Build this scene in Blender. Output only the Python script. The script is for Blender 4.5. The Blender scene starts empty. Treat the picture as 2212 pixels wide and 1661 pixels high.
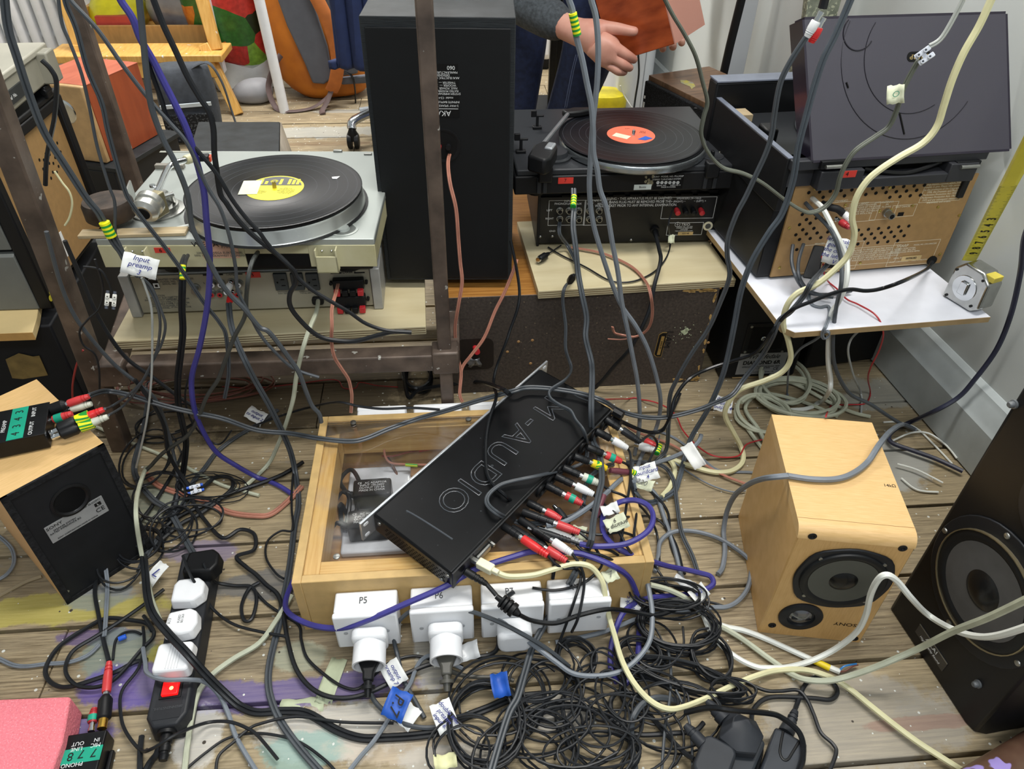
import bpy, math, random
from mathutils import Matrix, Vector, noise
R=math.radians; V=Vector
S=bpy.context.scene; COL=S.collection
# ---------------------------------------------------------------- camera (f in px for a 2212x1661 frame)
FPX=1566.; TH=R(39.5); PS=R(5.5); RO=.02; CH=1.04
_f=V((math.sin(PS)*math.cos(TH),math.cos(PS)*math.cos(TH),-math.sin(TH)))
_r0=V((math.cos(PS),-math.sin(PS),0)); _u0=_r0.cross(_f)
_R=_r0*math.cos(RO)+_u0*math.sin(RO); _U=_u0*math.cos(RO)-_r0*math.sin(RO)
C0=V((0,0,CH))
cd=bpy.data.cameras.new('camera'); cam=bpy.data.objects.new('camera',cd); COL.objects.link(cam)
cd.sensor_fit='HORIZONTAL'; cd.sensor_width=36; cd.lens=36*FPX/2212; cd.clip_start=.02; cd.clip_end=50
cam.matrix_world=Matrix(((_R.x,_U.x,-_f.x,0),(_R.y,_U.y,-_f.y,0),(_R.z,_U.z,-_f.z,CH),(0,0,0,1)))
S.camera=cam
# ---------------------------------------------------------------- light and exposure
w=bpy.data.worlds.new('world'); S.world=w; w.use_nodes=True
w.node_tree.nodes['Background'].inputs[0].default_value=(.80,.86,.88,1)
w.node_tree.nodes['Background'].inputs[1].default_value=.27
def area(name,loc,rot,sx,sy,e,col=(1,.97,.92)):
    l=bpy.data.lights.new(name,'AREA'); l.shape='RECTANGLE'; l.size=sx; l.size_y=sy; l.energy=e; l.color=col
    o=bpy.data.objects.new(name,l); o.location=loc; o.rotation_euler=rot; COL.objects.link(o); return o
area('ceiling_tube_light',(.5,.9,2.55),(0,0,0),1.5,.25,35)
area('ceiling_tube_light',(-.6,3.2,2.55),(0,0,0),1.8,.3,68)
area('ceiling_tube_light',(.9,3.9,2.55),(0,0,0),1.5,.3,40)
area('ceiling_tube_light',(.3,-.9,2.5),(R(20),0,0),1.6,.4,22,(.95,.98,1))
vs=S.view_settings; vs.view_transform='Standard'; vs.look='None'; vs.gamma=1; vs.use_curve_mapping=False; vs.exposure=.55
# ---------------------------------------------------------------- pixel rays -> places in the room
def ray(x,y): return _f+_R*((x-1106)/FPX)+_U*((830.5-y)/FPX)
def Z(x,y,z=0): d=ray(x,y); return C0+d*((z-CH)/d.z)
def D(x,y,t): return C0+ray(x,y)*t
def Y(x,y,yy): d=ray(x,y); return C0+d*(yy/d.y)
def X(x,y,xx): d=ray(x,y); return C0+d*(xx/d.x)
def up(x,y,b): d=ray(x,y); return CH+(d.x*b.x+d.y*b.y)/(d.x**2+d.y**2)*d.z
def frame(A,B,tilt=0):
    x=(B-A); w=x.length; x=x/w; h=V((x.x,x.y,0)).normalized()
    M=Matrix.Translation(A)@Matrix.Rotation(math.atan2(x.y,x.x),4,'Z')@Matrix.Rotation(-math.asin(max(-1,min(1,x.z))),4,'Y')@Matrix.Rotation(tilt,4,'X')
    return M,w
def _loc(M,px,py,ax,val):
    I=M.inverted(); o=I@C0; d=I.to_3x3()@ray(px,py); t=(val-o[ax])/d[ax]; return o+d*t
def on(M,px,py,off=0): p=_loc(M,px,py,1,off); return p.x,p.z
def onz(M,px,py,z=0): p=_loc(M,px,py,2,z); return p.x,p.y
def onx(M,px,py,x=0): p=_loc(M,px,py,0,x); return p.y,p.z
T=lambda x,y=0,z=0: Matrix.Translation((x,y,z))
RX=lambda a: Matrix.Rotation(R(a),4,'X')
RY=lambda a: Matrix.Rotation(R(a),4,'Y')
RZ=lambda a: Matrix.Rotation(R(a),4,'Z')
I4=Matrix.Identity(4)
# ---------------------------------------------------------------- materials
def lin(h,k=1):
    h=h.lstrip('#'); o=[]
    for i in (0,2,4):
        c=int(h[i:i+2],16)/255; o.append(min(1,(c/12.92 if c<=.04045 else ((c+.055)/1.055)**2.4)*k))
    return (*o,1)
MATS={}
def nt(name):
    m=bpy.data.materials.new(name); m.use_nodes=True; t=m.node_tree
    return m,t,t.nodes['Principled BSDF']
def mat(name,hx,rough=.5,metal=0,var=.12,scale=30,bump=0,stretch=(1,1,1),hx2=None,speck=None,coat=0,emit=0):
    if name in MATS: return MATS[name]
    m,t,b=nt(name); N=t.nodes; L=t.links
    b.inputs['Roughness'].default_value=rough; b.inputs['Metallic'].default_value=metal
    if coat: b.inputs['Coat Weight'].default_value=coat; b.inputs['Coat Roughness'].default_value=.1
    tc=N.new('ShaderNodeTexCoord'); mp=N.new('ShaderNodeMapping'); mp.inputs['Scale'].default_value=stretch
    no=N.new('ShaderNodeTexNoise'); no.inputs['Scale'].default_value=scale; no.inputs['Detail'].default_value=5
    L.new(tc.outputs['Object'],mp.inputs[0]); L.new(mp.outputs[0],no.inputs[0])
    r=N.new('ShaderNodeValToRGB'); r.color_ramp.elements[0].position=.32; r.color_ramp.elements[1].position=.68
    r.color_ramp.elements[0].color=lin(hx2) if hx2 else lin(hx,1-var); r.color_ramp.elements[1].color=lin(hx,1 if hx2 else 1+var)
    L.new(no.outputs[0],r.inputs[0]); out=r.outputs[0]
    if speck:
        shx,sc,thr=speck; v=N.new('ShaderNodeTexNoise'); v.inputs['Scale'].default_value=sc; v.inputs['Detail'].default_value=2
        L.new(tc.outputs['Object'],v.inputs[0]); q=N.new('ShaderNodeValToRGB'); q.color_ramp.elements[0].position=thr; q.color_ramp.elements[1].position=thr+.02
        L.new(v.outputs[0],q.inputs[0]); mx=N.new('ShaderNodeMix'); mx.data_type='RGBA'
        L.new(q.outputs[0],mx.inputs[0]); L.new(out,mx.inputs[6]); mx.inputs[7].default_value=lin(shx); out=mx.outputs[2]
    L.new(out,b.inputs['Base Color'])
    if bump:
        bp=N.new('ShaderNodeBump'); bp.inputs['Strength'].default_value=bump; bp.inputs['Distance'].default_value=.002
        L.new(no.outputs[0],bp.inputs['Height']); L.new(bp.outputs[0],b.inputs['Normal'])
    if emit: b.inputs['Emission Color'].default_value=lin(hx); b.inputs['Emission Strength'].default_value=emit
    if sum(lin(hx)[:3])<.12 and not metal: b.inputs['Specular IOR Level'].default_value=.28
    MATS[name]=m; return m
def stripe(name,hxa,hxb,n,axis=2,rough=.4):
    m,t,b=nt(name); N=t.nodes; L=t.links; b.inputs['Roughness'].default_value=rough
    tc=N.new('ShaderNodeTexCoord'); sp=N.new('ShaderNodeSeparateXYZ'); L.new(tc.outputs['Generated'],sp.inputs[0])
    k=N.new('ShaderNodeMath'); k.operation='MULTIPLY'; k.inputs[1].default_value=n; L.new(sp.outputs[axis],k.inputs[0])
    fr=N.new('ShaderNodeMath'); fr.operation='FRACT'; L.new(k.outputs[0],fr.inputs[0])
    g=N.new('ShaderNodeMath'); g.operation='GREATER_THAN'; g.inputs[1].default_value=.5; L.new(fr.outputs[0],g.inputs[0])
    mx=N.new('ShaderNodeMix'); mx.data_type='RGBA'; L.new(g.outputs[0],mx.inputs[0]); mx.inputs[6].default_value=lin(hxa); mx.inputs[7].default_value=lin(hxb)
    L.new(mx.outputs[2],b.inputs['Base Color']); return m
# ---------------------------------------------------------------- mesh builder
class MB:
    def __init__(s): s.v=[]; s.f=[]
    def add(s,vs,fs,M=None):
        k=len(s.v); s.v+=[(M@V(v) if M else V(v)) for v in vs]; s.f+=[tuple(i+k for i in f) for f in fs]; return s
    def box(s,x0,x1,y0,y1,z0,z1,M=None):
        return s.add([(x,y,z) for z in (z0,z1) for y in (y0,y1) for x in (x0,x1)],[(0,2,3,1),(4,5,7,6),(0,1,5,4),(2,6,7,3),(0,4,6,2),(1,3,7,5)],M)
    def prism(s,pts,z0,z1,M=None,top=None):
        n=len(pts); tp=top or pts
        return s.add([(x,y,z0) for x,y in pts]+[(x,y,z1) for x,y in tp],[tuple(range(n))[::-1],tuple(range(n,2*n))]+[(i,(i+1)%n,n+(i+1)%n,n+i) for i in range(n)],M)
    def lathe(s,prof,M=None,n=28):
        vs=[];fs=[];m=len(prof)
        for r,z in prof:
            for i in range(n): a=2*math.pi*i/n; vs.append((r*math.cos(a),r*math.sin(a),z))
        for j in range(m-1):
            for i in range(n): i2=(i+1)%n; fs.append((j*n+i,j*n+i2,(j+1)*n+i2,(j+1)*n+i))
        fs.append(tuple(range(n))[::-1]); fs.append(tuple((m-1)*n+i for i in range(n)))
        return s.add(vs,fs,M)
    def cyl(s,p0,p1,r0,r1=None,n=14):
        p0=V(p0);p1=V(p1); d=p1-p0; q=d.to_track_quat('Z','Y').to_matrix().to_4x4()
        return s.lathe([(r0,0),(r1 if r1 is not None else r0,d.length)],Matrix.Translation(p0)@q,n)
    def stack(s,p0,p1,prof,n=16):
        p0=V(p0);p1=V(p1); d=p1-p0; l=d.length; q=d.to_track_quat('Z','Y').to_matrix().to_4x4()
        return s.lathe([(r,t*l) for t,r in prof],Matrix.Translation(p0)@q,n)
    def tube(s,pts,r,n=7,off=None,flat=1):
        pts=[V(p) for p in pts]; m=len(pts); vs=[];fs=[]; up_=V((0,0,1)); prev=None
        for i,p in enumerate(pts):
            t=(pts[min(i+1,m-1)]-pts[max(i-1,0)]).normalized()
            if prev is None:
                a=up_ if abs(t.z)<.9 else V((0,1,0)); x=t.cross(a).normalized()
            else: x=(prev-t*prev.dot(t)).normalized()
            prev=x; y=x.cross(t); rr=r[i] if isinstance(r,(list,tuple)) else r
            c=p+(x*off if off else V((0,0,0)))
            for k in range(n): a=2*math.pi*k/n; vs.append(c+x*(rr*math.cos(a))+y*(rr*flat*math.sin(a)))
        for i in range(m-1):
            for k in range(n): k2=(k+1)%n; fs.append((i*n+k,i*n+k2,(i+1)*n+k2,(i+1)*n+k))
        fs.append(tuple(range(n))[::-1]); fs.append(tuple((m-1)*n+i for i in range(n)))
        return s.add(vs,fs)
    def sheet(s,grid,th=.0008):
        h=len(grid);w_=len(grid[0]); vs=[V(p) for r in grid for p in r]; fs=[(j*w_+i,j*w_+i+1,(j+1)*w_+i+1,(j+1)*w_+i) for j in range(h-1) for i in range(w_-1)]
        s.th=th; return s.add(vs,fs)
    def build(s,name,m,par=None,smooth=40,bevel=0,seg=2,solid=0,sub=0):
        me=bpy.data.meshes.new(name); org=V((0,0,0))
        if par is None:
            xs=[v.x for v in s.v];ys=[v.y for v in s.v];zs=[v.z for v in s.v]; org=V(((min(xs)+max(xs))/2,(min(ys)+max(ys))/2,min(zs)))
        me.from_pydata([v-org for v in s.v],[],s.f); me.update()
        import bmesh
        b=bmesh.new(); b.from_mesh(me); bmesh.ops.recalc_face_normals(b,faces=b.faces); b.to_mesh(me); b.free()
        me.materials.append(m); o=bpy.data.objects.new(name,me); COL.objects.link(o); o.location=org
        if par is not None: o.parent=par
        if smooth:
            me.polygons.foreach_set('use_smooth',[True]*len(me.polygons)); me.set_sharp_from_angle(angle=R(smooth))
        if solid: q=o.modifiers.new('s','SOLIDIFY'); q.thickness=solid
        if sub: q=o.modifiers.new('u','SUBSURF'); q.levels=sub; q.render_levels=sub
        if bevel: q=o.modifiers.new('b','BEVEL'); q.width=bevel; q.segments=seg; q.limit_method='ANGLE'; q.angle_limit=R(40)
        return o
def tag(o,label,cat,group=None,kind=None):
    if label: o['label']=label
    if cat: o['category']=cat
    if group: o['group']=group
    if kind: o['kind']=kind
    return o
def thing(name,label,cat,M,group=None):
    o=bpy.data.objects.new(name,None); COL.objects.link(o); o.matrix_world=M; o.empty_display_size=.03
    return tag(o,label,cat,group)
def bx(name,m,par,x0,x1,y0,y1,z0,z1,bevel=0,M=None): return MB().box(x0,x1,y0,y1,z0,z1,M).build(name,m,par,bevel=bevel)
def rr(w,h,r,n=5,cx=0,cy=0):
    o=[]
    for sx,sy,a0 in ((1,1,0),(-1,1,90),(-1,-1,180),(1,-1,270)):
        for i in range(n+1): a=R(a0+90*i/n); o.append((cx+sx*(w/2-r)+r*math.cos(a),cy+sy*(h/2-r)+r*math.sin(a)))
    return o
def circ(r,n=24,cx=0,cy=0,ry=None): return [(cx+r*math.cos(2*math.pi*i/n),cy+(ry or r)*math.sin(2*math.pi*i/n)) for i in range(n)]
def text(s,size,m,par,M,name='lettering',sx=1,shear=0,al='CENTER',bold=0):
    c=bpy.data.curves.new('t','FONT'); c.body=s; c.size=size; c.align_x=al; c.align_y='CENTER'; c.extrude=.00012; c.shear=shear; c.offset=bold; c.resolution_u=3; c.space_line=.95
    o=bpy.data.objects.new('t',c); COL.objects.link(o); dg=bpy.context.evaluated_depsgraph_get()
    me=bpy.data.meshes.new_from_object(o.evaluated_get(dg)); bpy.data.objects.remove(o); bpy.data.curves.remove(c)
    me.transform(M@Matrix.Diagonal((sx,1,1,1))); me.materials.clear(); me.materials.append(m); me.name=name
    q=bpy.data.objects.new(name,me); COL.objects.link(q); q.parent=par; return q
def ftext(par,M,s,px,py,size,m,rot=0,off=0,**k):   # lettering on the face local y=off that looks to -y
    x,z=on(M,px,py,off); return text(s,size,m,par,T(x,off-.0007,z)@RX(90)@RZ(rot),**k)
def decal(name,m,par,M,px0,py0,px1,py1,off=0,th=.0007):
    x0,z1=on(M,px0,py0,off); x1,z0=on(M,px1,py1,off); return MB().box(min(x0,x1),max(x0,x1),off-th,off,min(z0,z1),max(z0,z1)).build(name,m,par)
def spline(P,k=6):
    o=[];n=len(P)
    for i in range(n-1):
        p0=P[max(i-1,0)];p1=P[i];p2=P[i+1];p3=P[min(i+2,n-1)]
        for j in range(k):
            t=j/k; o.append(.5*((2*p1)+(p2-p0)*t+(2*p0-5*p1+4*p2-p3)*t*t+(3*p1-p0-3*p2+p3)*t*t*t))
    o.append(P[-1]); return o
def pth(pts,k=6):
    P=[]
    for p in pts:
        if len(p)==3: P.append(Z(*p))
        else: P.append({'y':Y,'d':D,'x':X}[p[3]](*p[:3]))
    return spline(P,k)
cabs=[]
def cable(label,m,r,pts,twin=False,k=6,name='cable',n=7,group=None,cat='cable'):
    P=pth(pts,k); b=MB()
    if twin: b.tube(P,r,n,off=r*.92); b.tube(P,r,n,off=-r*.92)
    else: b.tube(P,r,n)
    o=b.build(name,m); tag(o,label,cat,group); cabs.append(o); return o
# ---------------------------------------------------------------- palette
BLK=mat('black_plastic','#121315',.45); BLKM=mat('black_painted_metal','#0f1012',.36,var=.3,scale=60)
ASH=mat('black_ash_veneer','#292d30',.55,scale=14,stretch=(2,2,60),hx2='#1a1d1f',bump=.3)
RUB=mat('black_cable_rubber','#1f2124',.38,var=.2); RUBS=mat('shiny_black_cable','#15171a',.25,var=.2)
GRYC=mat('grey_cable','#727981',.45); DGRYC=mat('dark_grey_cable','#42474c',.42); LGRY=mat('pale_grey_cable','#a9adaa',.45)
CREAM=mat('cream_cable','#d6d2a8',.45,var=.06); WHTC=mat('white_cable','#dfe2dc',.4,var=.05); MINT=mat('dirty_white_cable','#b5b9a4',.5)
PURP=mat('violet_cable','#3d3a86',.4,var=.1); COPR=mat('copper_speaker_cable','#a97462',.35,var=.2); REDC=mat('red_cable','#a82c30',.4)
WHT=mat('white_plastic','#e9ebee',.35,var=.03); PAPER=mat('white_paper','#e2e4e2',.8,var=.04); MASK=mat('masking_tape','#cfd3b8',.75,var=.08)
RED=mat('red_plastic','#c22b32',.38); REDT=mat('red_tape','#c8362c',.5); BLUT=mat('blue_tape','#1c53b0',.5,var=.2); GRN=mat('green_tape','#12967a',.4)
CHR=mat('chrome','#d5d8da',.16,1,var=.03); STEEL=mat('dull_metal','#9b9c98',.35,.9); GOLD=mat('brass_screw','#b7a35c',.3,.9)
YGS=stripe('yellow_green_tape','#1f9133','#e9e61a',4.5)
INK=mat('blue_ink','#27307c',.6); INKB=mat('black_ink','#141414',.6); WINK=mat('white_print','#d6d8d8',.5); GINK=mat('grey_print','#5b5c58',.6)
PLYT=mat('plywood_face','#d2c7a4',.55,scale=5,stretch=(1,6,1),hx2='#c2b48e'); OAK=mat('oak_veneer','#ad7b3c',.45,scale=12,stretch=(1,14,1),hx2='#8a5a25')
BEECH=mat('beech_vinyl','#d9b47e',.42,scale=16,stretch=(3,40,3),hx2='#cba76e')
PINE=mat('pine_batten','#dcb977',.5,scale=9,stretch=(1,22,1),hx2='#c79c55'); MDF=mat('mdf_board','#c4a46c',.6,var=.08,scale=50)
CHER=mat('cherry_veneer','#a9542f',.35,scale=7,stretch=(9,9,1.2),hx2='#7f3a1e'); FIB=mat('brown_hardboard','#a07e50',.5,var=.07,scale=80)
HOLE=mat('dark_recess','#050505',.8,var=.0); CONE=mat('driver_cone','#4d4e47',.7,var=.06); SURR=mat('rubber_surround','#16181a',.45)
# ================================================================ THE SETTING
def floor_mat():
    m,t,b=nt('old_painted_floorboards'); N=t.nodes; L=t.links
    g=N.new('ShaderNodeNewGeometry'); P=g.outputs['Position']
    def mp(sc,loc=(0,0,0)):
        q=N.new('ShaderNodeMapping'); q.inputs['Scale'].default_value=sc; q.inputs['Location'].default_value=loc; L.new(P,q.inputs[0]); return q.outputs[0]
    def no(sc,scale,det=4,rough=.6,loc=(0,0,0)):
        q=N.new('ShaderNodeTexNoise'); q.inputs['Scale'].default_value=scale; q.inputs['Detail'].default_value=det; q.inputs['Roughness'].default_value=rough
        L.new(mp(sc,loc),q.inputs[0]); return q.outputs[0]
    def ramp(v,els):
        q=N.new('ShaderNodeValToRGB'); e=q.color_ramp.elements
        for i,(p,c) in enumerate(els):
            x=e[i] if i<2 else e.new(p); x.position=p; x.color=c
        L.new(v,q.inputs[0]); return q.outputs[0]
    def mix(f,a,c,mode='MIX'):
        q=N.new('ShaderNodeMix'); q.data_type='RGBA'; q.blend_type=mode
        if isinstance(f,float): q.inputs[0].default_value=f
        else: L.new(f,q.inputs[0])
        L.new(a,q.inputs[6])
        if isinstance(c,tuple): q.inputs[7].default_value=c
        else: L.new(c,q.inputs[7])
        return q.outputs[2]
    def mth(op,a,c):
        q=N.new('ShaderNodeMath'); q.operation=op; q.use_clamp=op=='MULTIPLY'
        for i,x in enumerate((a,c)):
            if isinstance(x,float): q.inputs[i].default_value=x
            else: L.new(x,q.inputs[i])
        return q.outputs[0]
    grain=no((1.2,26,1),9,7,.7); col=ramp(grain,[(.34,lin('#5f5039')),(.66,lin('#b09e7c')),(.5,lin('#94856a'))])
    # dark growth rings running along the boards
    gr=no((.35,9,1),22,3,.5,(3,1,0)); col=mix(ramp(gr,[(.52,(0,0,0,1)),(.66,(.55,.55,.55,1))]),col,lin('#55452f'))
    # one tone per board
    sp=N.new('ShaderNodeSeparateXYZ'); L.new(P,sp.inputs[0]); fl=mth('FLOOR',mth('DIVIDE',mth('ADD',sp.outputs[1],.04),.149),0.0)
    wn=N.new('ShaderNodeTexWhiteNoise'); wn.noise_dimensions='1D'; L.new(fl,wn.inputs['W']); col=mix(mth('MULTIPLY',wn.outputs[0],.4),col,lin('#a39473'))
    blot=no((1,1.6,1),3.2,5,.65,(5,2,0)); col=mix(ramp(blot,[(.5,(0,0,0,1)),(.72,(.6,.6,.6,1))]),col,lin('#6a6355'))
    scr=no((1,2.2,1),7,8,.75,(1,9,0)); col=mix(ramp(scr,[(.60,(0,0,0,1)),(.64,(.5,.5,.5,1))]),col,lin('#8b857a'))
    edge=no((1,1,1),14,6,.7)
    def stain_shade(px,py,rx,ry,hx,amt,edgeamt=.9):
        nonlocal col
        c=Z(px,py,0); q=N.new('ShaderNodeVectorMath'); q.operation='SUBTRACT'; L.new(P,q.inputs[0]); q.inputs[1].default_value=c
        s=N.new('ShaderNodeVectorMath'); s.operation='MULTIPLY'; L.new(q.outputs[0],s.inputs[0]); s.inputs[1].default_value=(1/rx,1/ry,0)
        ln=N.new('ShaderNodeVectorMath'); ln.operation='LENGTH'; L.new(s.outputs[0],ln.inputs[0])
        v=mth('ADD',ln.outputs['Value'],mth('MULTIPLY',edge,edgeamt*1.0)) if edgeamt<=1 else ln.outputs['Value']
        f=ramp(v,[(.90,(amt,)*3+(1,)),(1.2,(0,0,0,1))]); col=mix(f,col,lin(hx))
    q_=[(560,850,.75,.26,'#3d3222',.72),(1150,800,.5,.14,'#3d3222',.5),(90,1318,.42,.055,'#b8ae48',.6),(215,1375,.12,.03,'#5c4c80',.7),(215,1290,.12,.05,'#6f7f8c',.6),(245,1410,.11,.08,'#7c8b83',.7),(350,1450,.07,.1,'#b2ad3c',.65),  # opening entries: dark board stain and dirt, rack shade painted into the colour
      (280,1480,.14,.075,'#5847a0',.72),(590,1498,.42,.048,'#5a4f90',.7),(150,1585,.13,.05,'#4d4593',.7),(720,1585,.2,.09,'#cfd0cf',.5),(430,1600,.06,.10,'#d8d9d8',.5),
      (655,1625,.13,.06,'#7fa39b',.7),(310,1090,.14,.1,'#6f8680',.55),(440,1190,.12,.05,'#7c74a0',.5),(560,1265,.14,.06,'#4f5965',.6),(930,1370,.05,.2,'#b7b8b4',.5),
      (870,1610,.2,.05,'#c7b7a4',.45),(980,1640,.14,.05,'#b7b6b2',.5),(1210,1540,.1,.05,'#bfc0bf',.45),(1930,1000,.13,.13,'#a4a6a2',.8),(1900,850,.2,.1,'#999a92',.7),
      (1870,1560,.3,.14,'#a4a19a',.5),(2010,1560,.2,.02,'#8f5a4c',.4),(700,285,.5,.12,'#aab0b0',.5),(760,240,.3,.05,'#9aa1a4',.4),(620,215,.5,.05,'#5e4426',.55),(900,250,.5,.04,'#6b4f30',.5),(700,310,.4,.04,'#66492b',.4),(1300,1400,.2,.08,'#9a8c74',.4),(640,1420,.09,.05,'#a9b19c',.5)]
    for a in q_: stain_shade(*a)
    def specks(scale,thr,hx,loc):
        nonlocal col
        v=N.new('ShaderNodeTexVoronoi'); v.inputs['Scale'].default_value=scale; L.new(mp((1,1,1),loc),v.inputs[0])
        wn=N.new('ShaderNodeTexWhiteNoise'); wn.noise_dimensions='3D'; L.new(v.outputs['Position'],wn.inputs[0])
        rad=mth('MULTIPLY',mth('MULTIPLY',wn.outputs[0],wn.outputs[0]),thr); f=mth('LESS_THAN',v.outputs['Distance'],rad); col=mix(f,col,lin(hx))
    specks(75,.20,'#d0d2cc',(0,0,0)); specks(24,.075,'#cfd0cc',(4,7,0)); specks(35,.10,'#3b332a',(9,1,0))
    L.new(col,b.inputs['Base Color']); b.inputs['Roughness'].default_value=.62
    bp=N.new('ShaderNodeBump'); bp.inputs['Strength'].default_value=.35; bp.inputs['Distance'].default_value=.003; L.new(grain,bp.inputs['Height']); L.new(bp.outputs[0],b.inputs['Normal'])
    return m
fb=MB(); random.seed(4)
for i in range(-4,40):
    y0=.400+.1485*i
    if y0<-.3: continue
    x=-3.2
    while x<2.2:
        l=random.uniform(1.6,3.2) if i!=7 else 2.9
        e=min(x+l,2.4); dz=random.uniform(-.0012,0); fb.box(x,e-.002,y0+.0035,y0+.1485-.003,-.03,dz); x=e
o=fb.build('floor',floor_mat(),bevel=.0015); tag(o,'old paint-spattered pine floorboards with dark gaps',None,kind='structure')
DK=mat('dark_underfloor','#15110c',.9)
o=MB().box(-3.2,2.4,-.4,6.2,-.06,-.0302).build('floor',DK); tag(o,'dark gap bed below the boards',None,kind='structure')
WALL=mat('off_white_wall_paint','#c6cbc9',.6,var=.03,scale=6,bump=.15); SKM=mat('grey_white_gloss_paint','#b2b9b9',.4,var=.08,scale=20,stretch=(1,1,1))
def struct(b,name,m,label,**k): o=b.build(name,m,**k); tag(o,label,None,kind='structure'); return o
# right wall: the face runs slightly off the board direction
WA=Z(1890,790); WB=Z(2070,1000); wd=(WA-WB).normalized(); wp=lambda s,off,z: WB+wd*s+V((off,0,z))
def wallslab(off0,off1,z0,z1,s0=-1.3,s1=4.6):
    return [wp(s0,off0,z0),wp(s1,off0,z0),wp(s1,off1,z0),wp(s0,off1,z0),wp(s0,off0,z1),wp(s1,off0,z1),wp(s1,off1,z1),wp(s0,off1,z1)]
wallx=lambda y: (WB+wd*((y-WB.y)/wd.y)).x+.03
BF=[(0,1,2,3),(4,5,6,7),(0,1,5,4),(1,2,6,5),(2,3,7,6),(3,0,4,7)]
struct(MB().add(wallslab(.032,.2,0,2.7),BF),'wall_right',WALL,'off-white plastered wall on the right')
prof=[(0,.004),(0,.10),(.007,.110),(.010,.126),(.017,.136),(.020,.148),(.030,.156),(.038,.157),(.038,.004)]
vs=[wp(s,a,z) for s in (-1.3,4.6) for a,z in prof]; n=len(prof)
struct(MB().add(vs,[tuple(range(n)),tuple(range(n,2*n))]+[(i,(i+1)%n,n+(i+1)%n,n+i) for i in range(n)]),'baseboard_right',SKM,'moulded grey-white skirting board along the right wall',smooth=25)
struct(MB().box(-3.3,2.5,5.6,5.75,0,2.7),'wall_back',WALL,'off-white back wall')
struct(MB().box(-3.35,-3.2,-.5,5.7,0,2.7),'wall_left',WALL,'off-white left wall')
# ================================================================ STEEL FRAME
RUST=mat('rusty_brown_steel','#6a5c52',.45,.25,hx2='#453b35',scale=22,bump=.4,speck=('#a9a8a2',70,.70))
FY=1.10; fc=Z(965,735,.25); fl=V((-.680,FY+.01,0)); fcx=V((fc.x-.004,FY,0))
ff=thing('steel_frame','rusty square steel frame whose bare uprights stand before the left stack','frame',T(fcx.x,FY,0))
def post(a,b,s,name='post'):
    d=(b-a).normalized(); x=d.cross(V((0,1,0))).normalized() if abs(d.y)<.9 else V((1,0,0)); y=x.cross(d); h=s/2
    M=ff.matrix_world.inverted(); vs=[M@(p+x*(sx*h)+y*(sy*h)) for p in (a,b) for sx,sy in ((-1,-1),(1,-1),(1,1),(-1,1))]
    return MB().add(vs,[(3,2,1,0),(4,5,6,7),(0,1,5,4),(1,2,6,5),(2,3,7,6),(3,0,4,7)]).build(name,RUST,ff,bevel=.003,smooth=0)
lt=Y(-66,80,FY-.03)
post(fcx,fcx+V((-.004,0,1.0)),.025); post(fl,lt,.033)
lb=Y(290,392,1.60); post(V((lb.x,1.60,0)),V((lb.x,1.60,1.0)),.028); post(V((fcx.x+.02,1.60,0)),V((fcx.x+.02,1.60,1.0)),.03)
bz=.232; post(V((-.60,FY+.005,bz-.03)),V((fcx.x-.01,FY,bz-.03)),.036,'crossbar'); post(V((lb.x,1.60,bz-.03)),V((fcx.x+.02,1.60,bz-.03)),.034,'crossbar')
post(V((-.632,FY,bz-.03)),V((lb.x,1.6,bz-.03)),.034,'crossbar'); post(V((fcx.x+.01,FY,bz-.03)),V((fcx.x+.02,1.6,bz-.03)),.034,'crossbar')
# gusset blocks where the bar meets the uprights
M=ff.matrix_world.inverted()
for c,s in ((V((fcx.x,FY-.003,bz-.028)),.05),(V((-.628,FY,bz-.03)),.052)):
    c=M@c; bx('weld_joint',RUST,ff,c.x-s/2,c.x+s/2,c.y-.021,c.y+.021,c.z-.024,c.z+.026,.004)
# ---------------------------------------------------------------- plywood board left
def ply(label,A,B,dep,th,name='plywood_board'):
    M,w=frame(A-V((0,0,th)),B-V((0,0,th))); t=thing(name,label,'board',M)
    EDG=mat('plywood_edge','#b99f6d',.6,scale=1,var=.02); DKE=mat('plywood_dark_ply','#5d4a30',.7)
    bx('panel',PLYT,t,0,w,0,dep,0,th,.0008)
    for k in range(3): z=th*(.2+.27*k); bx('dark_ply_layer',DKE,t,.001,w-.001,-.0005,dep,z,z+th*.07)
    return M,w,t
PL,plw,plt=ply('pale plywood board under the silver amplifier and silver turntable',Z(240,738,.25),Z(920,705,.25),.40,.018)
PT=.25
# ================================================================ SILVER AMPLIFIER (seen from the back)
SIL=mat('aged_silver_panel','#aba797',.4,.25,scale=6,hx2='#8f8a78',var=.08); SILC=mat('silver_grey_cheek','#a7a8a6',.4,.3)
A1M,w1=frame(Z(288,684,PT+.001),Z(829,665,PT+.001)); h1=up(829,575,A1M@V((w1,0,0)))-PT-.004
amp=thing('amplifier','silver hi-fi amplifier with its socket panel facing out, on the left plywood','amplifier',A1M)
bx('case',SILC,amp,.018,w1-.018,.006,.30,.006,h1,.002)
for x in (0,w1-.018): MB().prism([(0,0),(.018,0),(.018,.31),(0,.31)],.0,h1+.001,T(x,-.004,0)).build('side_cheek',SILC,amp,bevel=.0015)
bx('rear_panel',SIL,amp,.019,w1-.019,.002,.0062,.006,h1-.003,.001)
for x in (.04,w1-.04): MB().cyl((x,.05,-.0005),(x,.05,.006),.012).build('foot',BLK,amp)
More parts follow.
